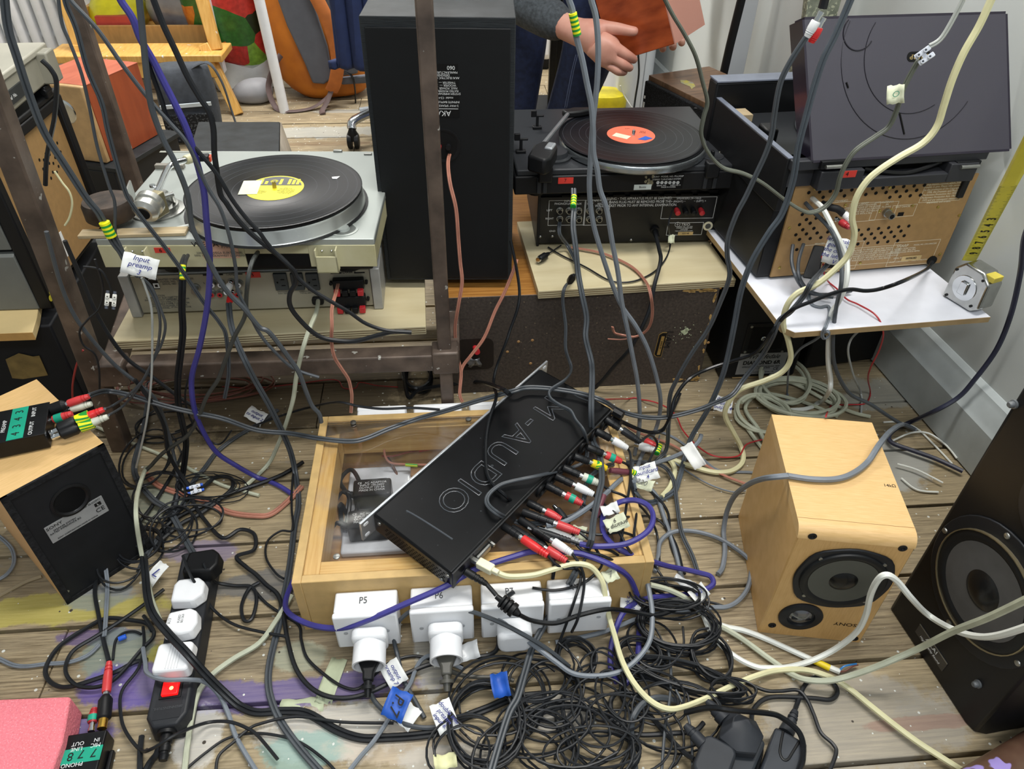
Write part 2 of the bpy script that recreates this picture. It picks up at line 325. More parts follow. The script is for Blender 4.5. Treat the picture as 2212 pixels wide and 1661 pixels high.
def jack(par,M,px,py,inner,off=.002,r=.0062,ring=STEEL):
    x,z=on(M,px,py,off); b=MB().stack((x,off+.001,z),(x,off-.009,z),[(0,r*1.3),(.25,r*1.3),(.26,r),(1,r)],14); o=b.build('phono_socket',ring,par)
    MB().cyl((x,off-.0085,z),(x,off-.0096,z),r*.78).build('socket_insert',inner,o); MB().cyl((x,off-.0092,z),(x,off-.0099,z),r*.33).build('socket_hole',HOLE,o)
for px in (457,479,508,517):
    pass
for px in (460,478,517): jack(amp,A1M,px,611,WHT); jack(amp,A1M,px-2 if px>480 else px-3+2,632,RED)
jack(amp,A1M,500,609,WHT)
x,z=on(A1M,424,620,.002); MB().stack((x,.002,z),(x,-.016,z),[(0,.008),(.15,.008),(.16,.0055),(.5,.0055),(.51,.0035),(.7,.0035),(.71,.006),(1,.006)]).build('ground_screw',STEEL,amp)
# mains outlets
for k,(a,b_) in enumerate(((588,626),(625,660),(658,693))):
    x0,z1=on(A1M,a,590); x1,z0=on(A1M,b_,625); o=bx('mains_outlet',mat('charcoal_plastic','#3c4143',.5),amp,x0+.0005,x1-.0005,-.004,.003,z0,z1,.0015)
    cx=(x0+x1)/2;cz=(z0+z1)/2
    for dx,dz,w_,h_ in ((.004,.006,.0035,.0008),(.004,-.007,.0035,.0008),(-.006,0,.0015,.0015)): MB().box(cx+dx-w_,cx+dx+w_,-.0046,-.0038,cz+dz-h_,cz+dz+h_).build('slot',HOLE,o)
# push terminals
for ry,(yt,yb) in enumerate(((600,618),(635,655))):
    x0,z1=on(A1M,718+7*ry,yt); x1,z0=on(A1M,788+4*ry,yb); o=bx('speaker_terminal_block',BLK,amp,x0,x1,-.012,.003,z0,z1,.002)
    for k in range(4):
        cx=x0+(x1-x0)*(k+.5)/4; q=MB().box(cx-.0055,cx+.0055,-.021,-.009,z0-.009,z0+.003).build('push_lever',RED if k in (0,3) else BLK,amp,bevel=.001)
    for s in (x0-.004,x1+.004): MB().cyl((s,.002,(z0+z1)/2),(s,-.006,(z0+z1)/2),.0032).build('screw',BLK,amp)
x,z=on(A1M,687,648); MB().prism(rr(.022,.016,.005),0,.008,T(x,.002,z)@RX(90)).build('cord_grommet',BLK,amp,bevel=.001)
decal('rating_label',BLK,amp,A1M,312,597,346,624,.002); ftext(amp,A1M,'SONY',330,601,.0065,WINK,180,.0012)
xx,zz=on(A1M,338,617,.001)
for s in (.0052,.0026): MB().box(xx-s,xx+s,.0004-(.0052-s)*.1,.0008,zz-s,zz+s).build('class_mark',WINK if s>.004 else BLK,amp)
ftext(amp,A1M,'INTEGRATED STEREO AMPLIFIER\nMODEL NO. TA-242\nSERIAL NO  60454',374,608,.0052,GINK,0,.002)
ftext(amp,A1M,'CAUTION\nTO PREVENT ELECTRIC\nSHOCK DO NOT REMOVE\nCOVER. NO USER\nSERVICEABLE PARTS\nREFER TO QUALIFIED\nPERSONNEL.',348,652,.0048,GINK,0,.002)
ftext(amp,A1M,'ATTENTION\nAFIN DE PREVENIR\nTOUT CHOC\nNE PAS ENLEVER\nS ADRESSER\nA UN PERSONNE',388,652,.0048,GINK,0,.002)
ftext(amp,A1M,'TAPE',497,593,.0065,GINK,0,.002); ftext(amp,A1M,'AC OUTLET',640,583,.006,GINK,0,.002); ftext(amp,A1M,'SPEAKER A',751,588,.0065,INKB,0,.002)
ftext(amp,A1M,'SWITCHED\nMAX 100W',612,632,.004,GINK,0,.002); ftext(amp,A1M,'UNSWITCHED\nTOTAL 600W',662,631,.004,GINK,0,.002); ftext(amp,A1M,'L',441,611,.005,GINK,0,.002); ftext(amp,A1M,'L',532,606,.005,GINK,0,.002)
for a in ((438,592.5,482,594),(507,591,524,592.5),(714,589,737,590.6),(765,588,788,589.6)): decal('printed_rule',INKB,amp,A1M,*a,off=.002)
decal('orange_marker_sticker',REDT,amp,A1M,530,588,564,599,.002); ftext(amp,A1M,'5',546,594,.009,INKB,0,.0012)
# ================================================================ SILVER TURNTABLE
TZ=.458; DECK=mat('silver_deck_paint','#a2a8a4',.32,.35,var=.04,scale=8); CRP=mat('yellowed_cream_plastic','#c7c3a4',.45,var=.06,scale=12,hx2='#b3ad84')
T1M,wt=frame(Z(205,517,TZ),Z(808,516,TZ)); T1M=T1M@T(0,0,-TZ+ (PT+h1+.006)); zt=TZ-(PT+h1+.006); dt=.374
tt=thing('turntable','silver record deck on the amplifier, its curved pickup arm parked at the left','turntable',T1M)
zb=zt-.052
bx('deck_plate',DECK,tt,0,wt,0,dt,zt-.012,zt,.0015)
bx('side_rim',CRP,tt,.001,wt-.001,.004,dt-.002,zb+.004,zt-.012,.001)
xa,_=on(T1M,530,550); xb,_=on(T1M,668,550)
bx('rear_wall',CRP,tt,0,xa,-.001,.004,zb,zt-.011,.0008); bx('rear_wall',CRP,tt,xb,wt,-.001,.004,zb,zt-.011,.0008); bx('rear_wall',CRP,tt,xa,xb,-.001,.004,zt-.027,zt-.011,.0008)
bx('cable_recess',HOLE,tt,xa+.001,xb-.001,-.0005,.006,zb+.002,zt-.027)
bx('base_tray',BLK,tt,.02,wt-.02,.072,dt-.02,.012,zb+.005,.004)
for x in (.07,wt-.07):
    for y in (.11,dt-.07): MB().stack((x,y,0),(x,y,zb),[(0,.026),(.4,.028),(.5,.024),(1,.024)],20).build('rubber_foot',BLK,tt)
for px in (268,680):
    x0,z1=on(T1M,px,525); x1=x0+.036; z1=zt-.013
    h=MB(); h.box(x0,x1,-.016,-.013,zb-.004,z1-.012); h.box(x0,x0+.0025,-.016,0,zb-.004,z1); h.box(x1-.0025,x1,-.016,0,zb-.004,z1); h.box(x0,x1,-.016,0,zb-.004,zb-.001)
    o=h.build('hinge_socket',CRP,tt,bevel=.0006)
    for s in (.010,.026): MB().stack((x0+s,-.002,z1-.008),(x0+s,-.005,z1-.008),[(0,.0022),(.5,.0018),(1,.0005)],8).build('hinge_screw',CHR,o)
decal('maker_label',mat('peach_label','#d0a58c',.6),tt,T1M,430,521,519,557,-.001)
ftext(tt,T1M,'WEGA',443,528,.0125,INKB,0,-.0018,sx=1.2); ftext(tt,T1M,'HIFI TURNTABLE\nP705 GW',497,529,.0075,GINK,0,-.0018); ftext(tt,T1M,'WEGA ELEKTRONIK\nKÖLN/WEST GERMANY',492,549,.0055,GINK,0,-.0018); ftext(tt,T1M,'220V~\n50Hz 12W',434,549,.005,GINK,0,-.0018)
decal('red_marker_sticker',REDT,tt,T1M,332,535,370,546,-.001); ftext(tt,T1M,'6',347,541,.010,INKB,0,-.0018)
# deck details (pixels picked on the deck plane)
def dk(px,py,z=0): return onz(T1M,px,py,zt+z)
cx,cy=dk(593,404,.036)
b=MB().lathe([(.153,zt+.001),(.1535,zt+.004),(.152,zt+.006),(.1505,zt+.024),(.149,zt+.027),(.02,zt+.028)],T(cx,cy,0),64); b.build('platter',mat('brushed_aluminium','#c9ccc8',.28,.9,scale=4,stretch=(1,1,.2)),tt)
MB().lathe([(.154,zt),(.158,zt+.0015),(.158,zt+.002),(.1535,zt+.002)],T(cx,cy,0),64).build('platter_ring',BLK,tt)
MB().lathe([(.148,zt+.0275),(.148,zt+.031),(.02,zt+.0312)],T(cx,cy,0),64).build('rubber_mat',BLK,tt)
MB().stack((cx,cy,zt+.028),(cx,cy,zt+.046),[(0,.0036),(.8,.0036),(1,.002)],12).build('spindle',GOLD,tt)
x,y=dk(741,495); MB().lathe([(.026,zt),(.026,zt+.001),(.022,zt+.0012),(.020,zt-.001),(.012,zt-.001),(.010,zt+.004),(.002,zt+.005)],T(x,y,0),30).build('adaptor_well',DECK,tt)
# cue switches at the back edge and along the left
for p in ((730,328,.018,.004),(795,334,.016,.003)): x,y=dk(*p[:2]); bx('lid_latch',STEEL,tt,x-p[2]/2,x+p[2]/2,y-.003,y+.004,zt-.001,zt+p[3],.001)
x,y=dk(378,328); bx('slot',mat('grey_slot','#85877d',.5),tt,x-.03,x+.075,y-.004,y+.004,zt,zt+.0006)
x0,y0=dk(338,362); bx('rest_bar',mat('taupe_plastic','#7a766c',.5),tt,x0,x0+.055,y0-.008,y0+.004,zt,zt+.008,.001)
# pickup arm
ax,ay=dk(343,455); arm=MB().lathe([(.044,zt),(.044,zt+.003),(.035,zt+.004),(.035,zt+.012),(.026,zt+.013),(.024,zt+.03),(.01,zt+.03)],T(ax,ay,0),36).build('arm_base',STEEL,tt)
def lz(px,py,z): x,y=onz(T1M,px,py,z); return V((x,y,z))
az=zt+.05
P=[lz(333,425,az),lz(345,402,az),lz(357,375,az),lz(366,360,az),lz(380,351,az),lz(400,346,az-.004)]
MB().tube(spline(P,6),.0052,10).build('arm_tube',CHR,tt)
MB().box(-.010,.010,-.02,.018,zt+.02,zt+.058,T(*(lz(330,430,az).xy))@RZ(-22)).build('arm_pivot',mat('tan_metal','#8c8468',.4,.6),tt,bevel=.002)
p0=lz(331,428,az);p1=lz(316,452,az-.006); d=(p1-p0).normalized()
MB().stack(p0,p1+d*.012,[(0,.012),(.2,.022),(.45,.022),(.5,.019),(.85,.021),(.95,.016),(1,.014)],28).build('counterweight',mat('satin_aluminium','#bdbdb6',.3,.8),tt)
MB().stack(p1+d*.0115,p1+d*.0135,[(0,.0105),(1,.010)],20).build('counterweight_cap',HOLE,tt)
MB().stack(lz(400,346,az-.004),lz(416,341,az-.008),[(0,.007),(.2,.0085),(1,.0085)],14).build('locking_collar',CRP,tt)
a=lz(420,340,az-.010); MB().box(-.004,.026,-.009,.009,-.006,.004,T(*a)@RZ(8)).build('headshell',BLK,tt,bevel=.002)
a=lz(449,338,az-.012); MB().box(-.005,.006,-.008,.006,-.008,.002,T(*a)@RZ(8)).build('cartridge',mat('orange_red_stylus','#d5471f',.4),tt,bevel=.001)
b=MB(); b.cyl(lz(352,425,az-.006),lz(375,418,az-.004),.004); b.tube(spline([lz(371,417,az-.002),lz(373,428,az-.02),lz(377,440,az-.045)],4),.003,8); b.build('arm_rest',STEEL,tt)
MB().cyl(lz(330,404,az+.004),lz(329,399,az+.008),.005).build('anti_skate_screw',CHR,tt)
MB().box(-.0015,.0015,-.030,.032,0,.04,T(*lz(290,452,zt).xy,zt)@RZ(12)).build('clear_lid_hinge',STEEL,tt,bevel=.0005)
TTW=lambda px,py,z: T1M@lz(px,py,z)
# ---------------------------------------------------------------- record with yellow label
VIN=mat('black_vinyl','#101218',.22,var=.1)
def vinyl_mat():
    m,t,b=nt('grooved_black_vinyl'); N=t.nodes; L=t.links; b.inputs['Base Color'].default_value=lin('#0d0e12'); b.inputs['Roughness'].default_value=.33; b.inputs['Anisotropic'].default_value=.7; b.inputs['Specular IOR Level'].default_value=.22
    tc=N.new('ShaderNodeTexCoord'); ln=N.new('ShaderNodeVectorMath'); ln.operation='LENGTH'; L.new(tc.outputs['Object'],ln.inputs[0])
    k=N.new('ShaderNodeMath'); k.operation='MULTIPLY'; k.inputs[1].default_value=900; L.new(ln.outputs['Value'],k.inputs[0]); no=N.new('ShaderNodeTexNoise'); no.noise_dimensions='1D'; L.new(k.outputs[0],no.inputs['W']); no.inputs['Scale'].default_value=1
    bp=N.new('ShaderNodeBump'); bp.inputs['Strength'].default_value=.06; bp.inputs['Distance'].default_value=.0003; L.new(no.outputs[0],bp.inputs['Height']); L.new(bp.outputs[0],b.inputs['Normal'])
    tg=N.new('ShaderNodeTangent'); tg.axis='Z'; L.new(tg.outputs[0],b.inputs['Tangent']); return m
VINM=vinyl_mat()
def record(M,label,hx,cat='record'):
    r=thing('vinyl_record',label,cat,M)
    MB().lathe([(.1495,0),(.1508,.0008),(.1508,.0016),(.149,.0022),(.146,.0018),(.062,.0018),(.061,.0021),(.002,.0021)],I4,96).build('disc',VINM,r)
    MB().lathe([(.050,.0022),(.050,.0026),(.004,.0026)],I4,48).build('centre_label',mat('label_'+hx[1:],hx,.5,var=.03),r)
    for q in (.142,.126,.108,.094,.072): MB().lathe([(q,.00175),(q,.00186),(q+.0005,.00186),(q+.0005,.00175)],I4,80).build('track_gap',mat('vinyl_gap','#3a3e46',.3),r)
    return r
RM=T1M@T(cx,cy,zt+.0322); rec=record(RM,'black record with a yellow label on the silver turntable','#d8cf1e')
half=[(.046*math.cos(a),.046*math.sin(a)) for a in [R(12+156*i/20) for i in range(21)]]
MB().prism(half,.0026,.0029).build('grey_label_panel',mat('grey_print_panel','#4d4e50',.6),rec)
for k in range(5): MB().box(.004+.0075*k,.009+.0075*k,.013,.013+.022-.003*(k%2),.0029,.0032).build('yellow_bar',mat('label_d8cf1e','#d8cf1e'),rec) if k not in (1,) else None
for k in range(2): MB().box(-.03+.009*k,-.025+.009*k,.014,.034-.008*k,.0029,.0032).build('yellow_bar',mat('label_d8cf1e','#d8cf1e'),rec)
b=MB()
for k in range(16): b.box(.003,.007,-.0004,.0004,.0029,.0032,T(-.006,.026,0)@RZ(22.5*k))
b.build('sunburst_mark',mat('label_d8cf1e','#d8cf1e'),rec)
text('lorem side one\nwords and music\nproduced by the\nband for the label\nall rights of the\nmanufacturer'.replace('lorem ',''),.0042,INKB,rec,T(.022,-.012,.0026)@RZ(-12))
text('STEREO\n33 RPM\nSIDE 1',.0042,INKB,rec,T(-.018,-.018,.0026)@RZ(-12))
MB().box(-.016,.016,-.028,.028,.0028,.0034,T(-.042,0,0)@RZ(4)).build('masking_tape_patch',MASK,rec)
MB().prism([(0,0),(.014,.003),(.01,-.008),(.002,-.007)],.0022,.003,T(.092,.045,0)).build('torn_paper_scrap',PAPER,rec)
# ---------------------------------------------------------------- weight, battens on the corner of the deck
p=Z(243,470,TZ+.012); M=T(p.x,p.y,TZ+.0125); o=thing('iron_weight','round rusty iron weight lying on a batten at the deck corner','weight',M)
IRON=mat('rusty_iron','#4f4238',.55,.5,hx2='#2d2621',scale=40,bump=.8)
MB().lathe([(.036,0),(.040,.004),(.040,.026),(.037,.032),(.01,.033)],I4,32).build('disc',IRON,o,smooth=60)
def stick(label,a,b,wd,th,m,z,name='wooden_batten'):
    A=Z(*a,z);B=Z(*b,z); M,l=frame(A-V((0,0,th)),B-V((0,0,th))); q=MB().box(0,l,0,wd,0,th,M).build(name,m,bevel=.001); tag(q,label,'batten'); return q
stick('thin pale wooden batten sticking out past the left corner of the silver turntable',(166,510),(399,503),.024,.006,mat('raw_batten','#b6a584',.6,scale=9,stretch=(2,30,2),hx2='#a08c69'),TZ+.0065)
stick('white plastic strip lying slantwise on the silver deck behind the batten',(382,492),(430,481),.006,.005,mat('pale_strip','#d5d8d2',.4),TZ+.0055,'plastic_strip')
# ================================================================ LEFT STACK
B0=Z(70,718,.262); bM,bw=frame(B0+V((-.75,-.004,-.016)),B0+V((0,0,-.016)))
t=thing('chipboard_shelf','pale board at the left edge carrying the grey-sided music centre','board',bM)
MB().prism([(0,0),(bw,0),(bw-.012,.05),(bw-.13,.42),(0,.42)],0,.016).build('panel',mat('pale_board','#cbb583',.6,var=.05,scale=20),t,bevel=.001); bx('front_edge',mat('board_edge','#b98f50',.6),t,0,bw,-.0008,.0,0,.016)
o=thing('black_cabinet','black cabinet under the pale board at the left edge, brown tape on its face','cabinet',frame(Z(-330,950,0),Z(165,912,0))[0])
cabM=o.matrix_world; cw=.50; bx('carcass',mat('matt_black_board','#121418',.6,var=.1),o,-.1,.475,.0,.42,0,.243,.004)
x,z=on(cabM,58,790,0); MB().prism([(0,0),(.028,.012),(.05,.002),(.062,.003),(.060,-.045),(.012,-.050),(-.006,-.046)],0,.0012,T(x-.03,-.0012,z+.02)@RX(90)).build('packing_tape',mat('brown_packing_tape','#6e5c34',.35,var=.3,scale=40),o)
# grey-sided music centre, its hardboard back turned to the right
GS=mat('grey_plastic_side','#686b68',.5,var=.05); gB=Z(115,668,.262); gx=gB.x; gy=gB.y; gz=.262; gh=up(8,330,gB)-gz
mc=thing('music_centre','grey-sided music centre with a brown hardboard back, on the board at the left edge','music centre',T(gx-.02,gy,gz))
bx('case',mat('dark_case','#1b1d20',.5),mc,-.40,.0,.012,.315,0,gh-.01,.004)
for k,(ya,yb) in enumerate(((668,548),(539,470),(461,395),(388,335))):
    z0=up(0,ya,V((gx-.05,gy,0)))-gz if k else 0; z0=on(T(0,gy,0),60,ya)[1]-gz; z1=on(T(0,gy,0),60,yb)[1]-gz
    b=MB().add([(-.40,0.0,z0),(-.004,0.0,z0),(-.004,-.004,z1-.004),(-.40,-.004,z1-.004),(-.40,.0,z1),(-.004,.0,z1),(-.4,.014,z0),(-.004,.014,z0),(-.004,.014,z1),(-.4,.014,z1)],[(0,1,2,3),(3,2,5,4),(6,7,1,0),(1,7,8,5,2),(0,3,4,9,6),(4,5,8,9)]); b.build('ridged_side_panel',GS,mc,bevel=.001)
bx('rear_frame',BLK,mc,-.004,.022,.0,.02,0,gh,.003); bx('rear_frame',BLK,mc,-.004,.022,.295,.318,0,gh,.003); bx('rear_frame',BLK,mc,-.004,.02,.0,.318,gh-.02,gh,.003)
bx('hardboard_back',FIB,mc,.0,.012,.018,.297,.02,gh-.02); 
b=MB(); random.seed(2)
for i in range(7):
    for j in range(3): b.cyl((.0121,.17+.014*i,gh-.075-.018*j-.006*(i%2)),(.0124,.17+.014*i,gh-.075-.018*j-.006*(i%2)),.0032,n=8)
b.build('vent_holes',HOLE,mc)
for y,z in ((.012,.030),(.004,.022)): MB().cyl((.022,y,z),(.0225,y,z),.006).build('yellow_dot',mat('yellow_sticker','#b7ad2b'),mc)
bx('deck_top',BLK,mc,-.40,.02,.0,.318,gh,gh+.012,.004)
for y in (.06,.27): b=MB(); b.box(.0,.026,y-.012,y+.012,gh+.008,gh+.03); b.cyl((.02,y-.013,gh+.02),(.02,y+.013,gh+.02),.007); b.build('hinge',BLK,mc,bevel=.002)
for y,z,h_ in ((.05,.10,.09),(.09,.05,.05),(.12,.04,.05)): MB().box(.0122,.0128,y,y+.022,z,z+h_).build('label',PAPER,mc)
# beige record deck on top
kb=X(38,210,-.665); kc=X(152,119,-.665); kt=X(63,84,-.665)
kz=gz+gh+.032; kh=.062; kM,kl=frame(V((gx+.018,kb.y-.02,kz)),V((gx+.005,kb.y+.30,kz)))
kd=thing('turntable','beige-grey record deck on top of the left stack, its back to the right','turntable',kM)   # local x runs away from the camera, -y is its back
BEI=mat('beige_grey_plastic','#8f8c7e',.5,var=.06)
bx('plinth',BEI,kd,0,.34,0,.36,0,kh-.012,.004); bx('top_plate',mat('beige_light_plate','#a5a294',.45,var=.04),kd,-.004,.344,-.004,.36,kh-.012,kh,.003)
bx('rating_plate',mat('dark_plate','#2c2f30',.5),kd,.09,.20,-.0035,0,.012,.034); text('Model  No.',.009,WINK,kd,T(.145,-.0042,.023)@RX(90))
for x in (.02,.29): bx('lid_hinge',BEI,kd,x,x+.04,-.02,.01,.0,kh-.006,.003)
MB().lathe([(.150,kh),(.152,kh+.004),(.152,kh+.022),(.146,kh+.026),(.01,kh+.026)],T(.15,.20,0),56).build('platter',mat('dotted_platter','#33343a',.35,.6,speck=('#9fa0a4',240,.60)),kd)
MB().lathe([(.140,kh+.0262),(.138,kh+.030),(.01,kh+.030)],T(.15,.20,0),48).build('grey_mat',mat('grey_platter_mat','#8f959c',.45),kd)
for x in (.02,.31):
    for y in (.03,.33): MB().cyl((x,y,-.02),(x,y,0),.014).build('rubber_foot',BLK,kd)
# ================================================================ BACKGROUND LEFT
# radiator
rp=Z(-60,30,.3); rM,_=frame(V((rp.x-.8,3.55,.12)),V((rp.x+.45,3.55,.12)))
t=thing('radiator','white ribbed radiator at the far left behind the stack','radiator',rM)
for k in range(24): MB().prism(rr(.036,.10,.017,4),0,.55,T(.03+.052*k,.05,0)).build('column',WHT,t)
b=MB(); b.cyl((0,.05,.05),(1.26,.05,.05),.014); b.cyl((0,.05,.5),(1.26,.05,.5),.014); b.build('header_pipe',WHT,t)
for x in (.1,1.15): bx('foot',WHT,t,x,x+.03,.02,.08,-.12,.01)
# cherry speaker on a black one
cb=Z(243,349,.16); ce=Z(345,290,.16); cM,cl=frame(cb,ce); chh=up(200,183,cb)-.16
c=thing('bookshelf_speaker','cherry-veneered loudspeaker at the far left with a bare pale baffle','speaker',cM)
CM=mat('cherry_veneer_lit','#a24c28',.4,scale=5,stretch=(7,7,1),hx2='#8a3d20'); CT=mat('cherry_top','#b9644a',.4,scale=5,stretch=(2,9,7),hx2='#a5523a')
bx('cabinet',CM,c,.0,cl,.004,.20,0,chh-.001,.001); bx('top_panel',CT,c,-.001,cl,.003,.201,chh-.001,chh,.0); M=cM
bx('baffle',mat('bare_mdf_baffle','#b08f62',.6),c,-.018,.0,.004,.20,.0,chh,.004)
MB().stack((-.018,.085,chh*.66),(-.021,.085,chh*.66),[(0,.034),(.5,.032),(.6,.026),(1,.02)],28).build('tweeter_ring',CHR,c)
k=thing('floor_speaker','black loudspeaker under the cherry-veneered one','speaker',T(cb.x,cb.y,0)@RZ(math.degrees(math.atan2((ce-cb).y,(ce-cb).x))))
bx('cabinet',mat('black_ash_dark','#191b1f',.5,scale=12,stretch=(2,2,40)),k,-.04,cl+.04,-.03,.24,0,.145,.003); bx('top_panel',ASH,k,-.04,cl+.045,-.045,.24,.145,.158,.001)
# dark grey holdall with a pale band
g=Z(385,300,.12); hM,_=frame(V((g.x-.12,g.y+.25,0)),V((g.x+.1,g.y+.3,0))); BAGG=mat('dark_grey_fabric','#3c4148',.85,var=.15,scale=60,bump=.3)
hb=thing('shoulder_bag','dark grey fabric bag with a pale reflective band, slumped before the wooden stool','bag',hM)
def blob(prof,M=I4,seg=28,seed=0,amp=.012):   # rounded sections (z, w, d, cx, cy)
    vs=[];fs=[];n=seg
    for j,(z,w_,d_,cx_,cy_) in enumerate(prof):
        for i in range(n):
            a=2*math.pi*i/n; c_=math.cos(a); s_=math.sin(a); p_=2.6; k_=(abs(c_)**p_+abs(s_)**p_)**(-1/p_)
            q=V((cx_+c_*k_*w_/2,cy_+s_*k_*d_/2,z)); q+=noise.noise_vector(q*9+V((seed,0,0)))*amp; vs.append(q)
    for j in range(len(prof)-1):
        for i in range(n): i2=(i+1)%n; fs.append((j*n+i,j*n+i2,(j+1)*n+i2,(j+1)*n+i))
    fs.append(tuple(range(n))[::-1]); fs.append(tuple(range((len(prof)-1)*n,len(prof)*n))); return MB().add(vs,fs,M)
blob([(0,.17,.12,.09,.09),(.02,.19,.16,.09,.09),(.10,.2,.17,.09,.09),(.18,.2,.16,.09,.09),(.23,.19,.13,.09,.09),(.26,.18,.10,.09,.09),(.265,.16,.07,.09,.09)],seed=3,amp=.016).build('fabric_body',BAGG,hb,smooth=60,sub=1)
b=MB(); b.box(-.002,.17,-.008,.0,.135,.147); b.build('reflective_band',mat('pale_band','#b9c3c9',.4),hb); bx('mesh_pocket',mat('black_mesh','#16181b',.8,speck=('#44484c',160,.55)),hb,-.005,.17,-.008,.0,.01,.11,.004)
MB().tube(spline([V((.13,.05,.25)),V((.19,.03,.27)),V((.22,.04,.2)),V((.23,.05,.1)),V((.24,.03,.01))],6),.012,8,flat=.3).build('shoulder_strap',BAGG,hb)
# black box behind the silver turntable
q=[Z(408,326,.30),Z(602,328,.30),Z(604,262,.30),Z(428,262,.30)]; k=thing('black_speaker','long black-veneered loudspeaker lying behind the silver turntable','speaker',T(q[0].x,q[0].y,0)); o0=V((q[0].x,q[0].y))
k_=[((p.x-o0.x),(p.y-o0.y)) for p in q]; MB().prism([k_[0],(k_[1][0]+.05,k_[1][1]),(k_[2][0]+.05,k_[2][1]),k_[3]],0,.299,top=k_).build('cabinet',ASH,k,bevel=.002)
MB().add([(k_[1][0]+.052,k_[1][1]+.004,.002),(k_[2][0]+.052,k_[2][1]-.004,.002),(k_[2][0]+.002,k_[2][1]-.004,.298),(k_[1][0]+.002,k_[1][1]+.004,.298)],[(0,1,2,3)]).build('end_panel',mat('grey_end','#7d7466',.6),k,solid=.003)
# step stool
YW=mat('varnished_yellow_pine','#dcae62',.4,scale=8,stretch=(14,2,2),hx2='#c9974a',speck=('#e4e1da',34,.72)); sy=3.02
sM,_=frame(Z(515,248,0)+V((-.62,0,0)),Z(515,248,0)); st=thing('step_stool','yellow pine step stool spattered with white paint','stool',sM)
def bar(par,a,b,wd,dp,m,name):
    a=V(a);b=V(b); d=(b-a).normalized(); x=V((1,0,0))-d*d.x; x.normalize(); y=d.cross(x)
    return MB().add([p+x*(sx*wd/2)+y*(sy_*dp/2) for p in (a,b) for sx,sy_ in ((-1,-1),(1,-1),(1,1),(-1,1))],[(3,2,1,0),(4,5,6,7),(0,1,5,4),(1,2,6,5),(2,3,7,6),(3,0,4,7)]).build(name,m,par,bevel=.003)
for s,x0,x1 in ((0,.02,.09),(1,.62,.52)):
    bar(st,(x0,.0,0),(x1 if s else x0+.02,.1,.24),.04,.03,YW,'leg'); bar(st,(.565 if s else .05,.10,.22),(.46 if s else -.02,.30,.9),.045,.03,YW,'upright'); bar(st,(x0,.42,0),(x1,.42,.26),.035,.03,YW,'leg')
bx('lower_step',YW,st,-.06,.60,.02,.20,.195,.222,.004); bx('apron',YW,st,.06,.56,.035,.055,.135,.195,.002); bx('upper_step',YW,st,.0,.46,.22,.46,.86,.885,.004)
# drawer/tray with bags behind the lower step
ty=sM@V((0,.27,0)); tM=T(ty.x,ty.y,.0); tr=thing('wooden_tray','shallow plywood crate holding plastic bags behind the stool step','crate',tM)
bx('front_board',mat('tan_ply','#b08850',.6,scale=8,stretch=(9,2,2)),tr,0,.56,0,.014,.19,.27,.002); bx('side_board',YW,tr,0,.014,.014,.4,.2,.32); bx('side_board',YW,tr,.546,.56,.014,.4,.2,.32); bx('base_board',YW,tr,0,.56,0,.4,.19,.2); bx('rear_board',YW,tr,0,.56,.386,.4,.2,.32)
for x in (.02,.52):
    for y in (.02,.36): bx('foot',YW,tr,x,x+.025,y,y+.025,0,.19)
def lump(name,label,cat,m,c,w_,d_,h_,seed,amp=.03):
    b=blob([(0,w_*.6,d_*.6,0,0),(h_*.08,w_*.9,d_*.9,0,0),(h_*.35,w_,d_,0,0),(h_*.65,w_*.85,d_*.85,.01,0),(h_*.88,w_*.55,d_*.55,.0,.01),(h_,w_*.2,d_*.25,.0,.01)],T(*c),seed=seed,amp=amp); o=b.build(name,m,smooth=70,sub=1); return tag(o,label,cat)
q=tM@V((0,0,0)); lump('yellow_bag','crumpled yellow bag in the plywood crate behind the stool','bag',mat('yellow_film','#d6cf22',.4,var=.1),(q.x+.10,q.y+.16,.22),.24,.26,.16,5)
lump('blue_bag','dark blue bag in the plywood crate, beside the yellow one','bag',mat('navy_fabric_bag','#2a3a55',.6),(q.x+.13,q.y+.33,.26),.2,.14,.30,6)
lump('clear_plastic_bag','crumpled translucent grey plastic bag filling the right half of the crate','bag',mat('frosted_film','#8d8f91',.2,scale=12,hx2='#6c6a70',bump=.8,speck=('#b55a62',5,.66)),(q.x+.37,q.y+.2,.22),.32,.3,.28,8)
o=bx('book',mat('red_cover','#b9443a',.5),None,q.x+.06,q.x+.2,q.y+.02,q.y+.12,.2,.30); tag(o,'red booklet tucked under the crumpled yellow bag','booklet')
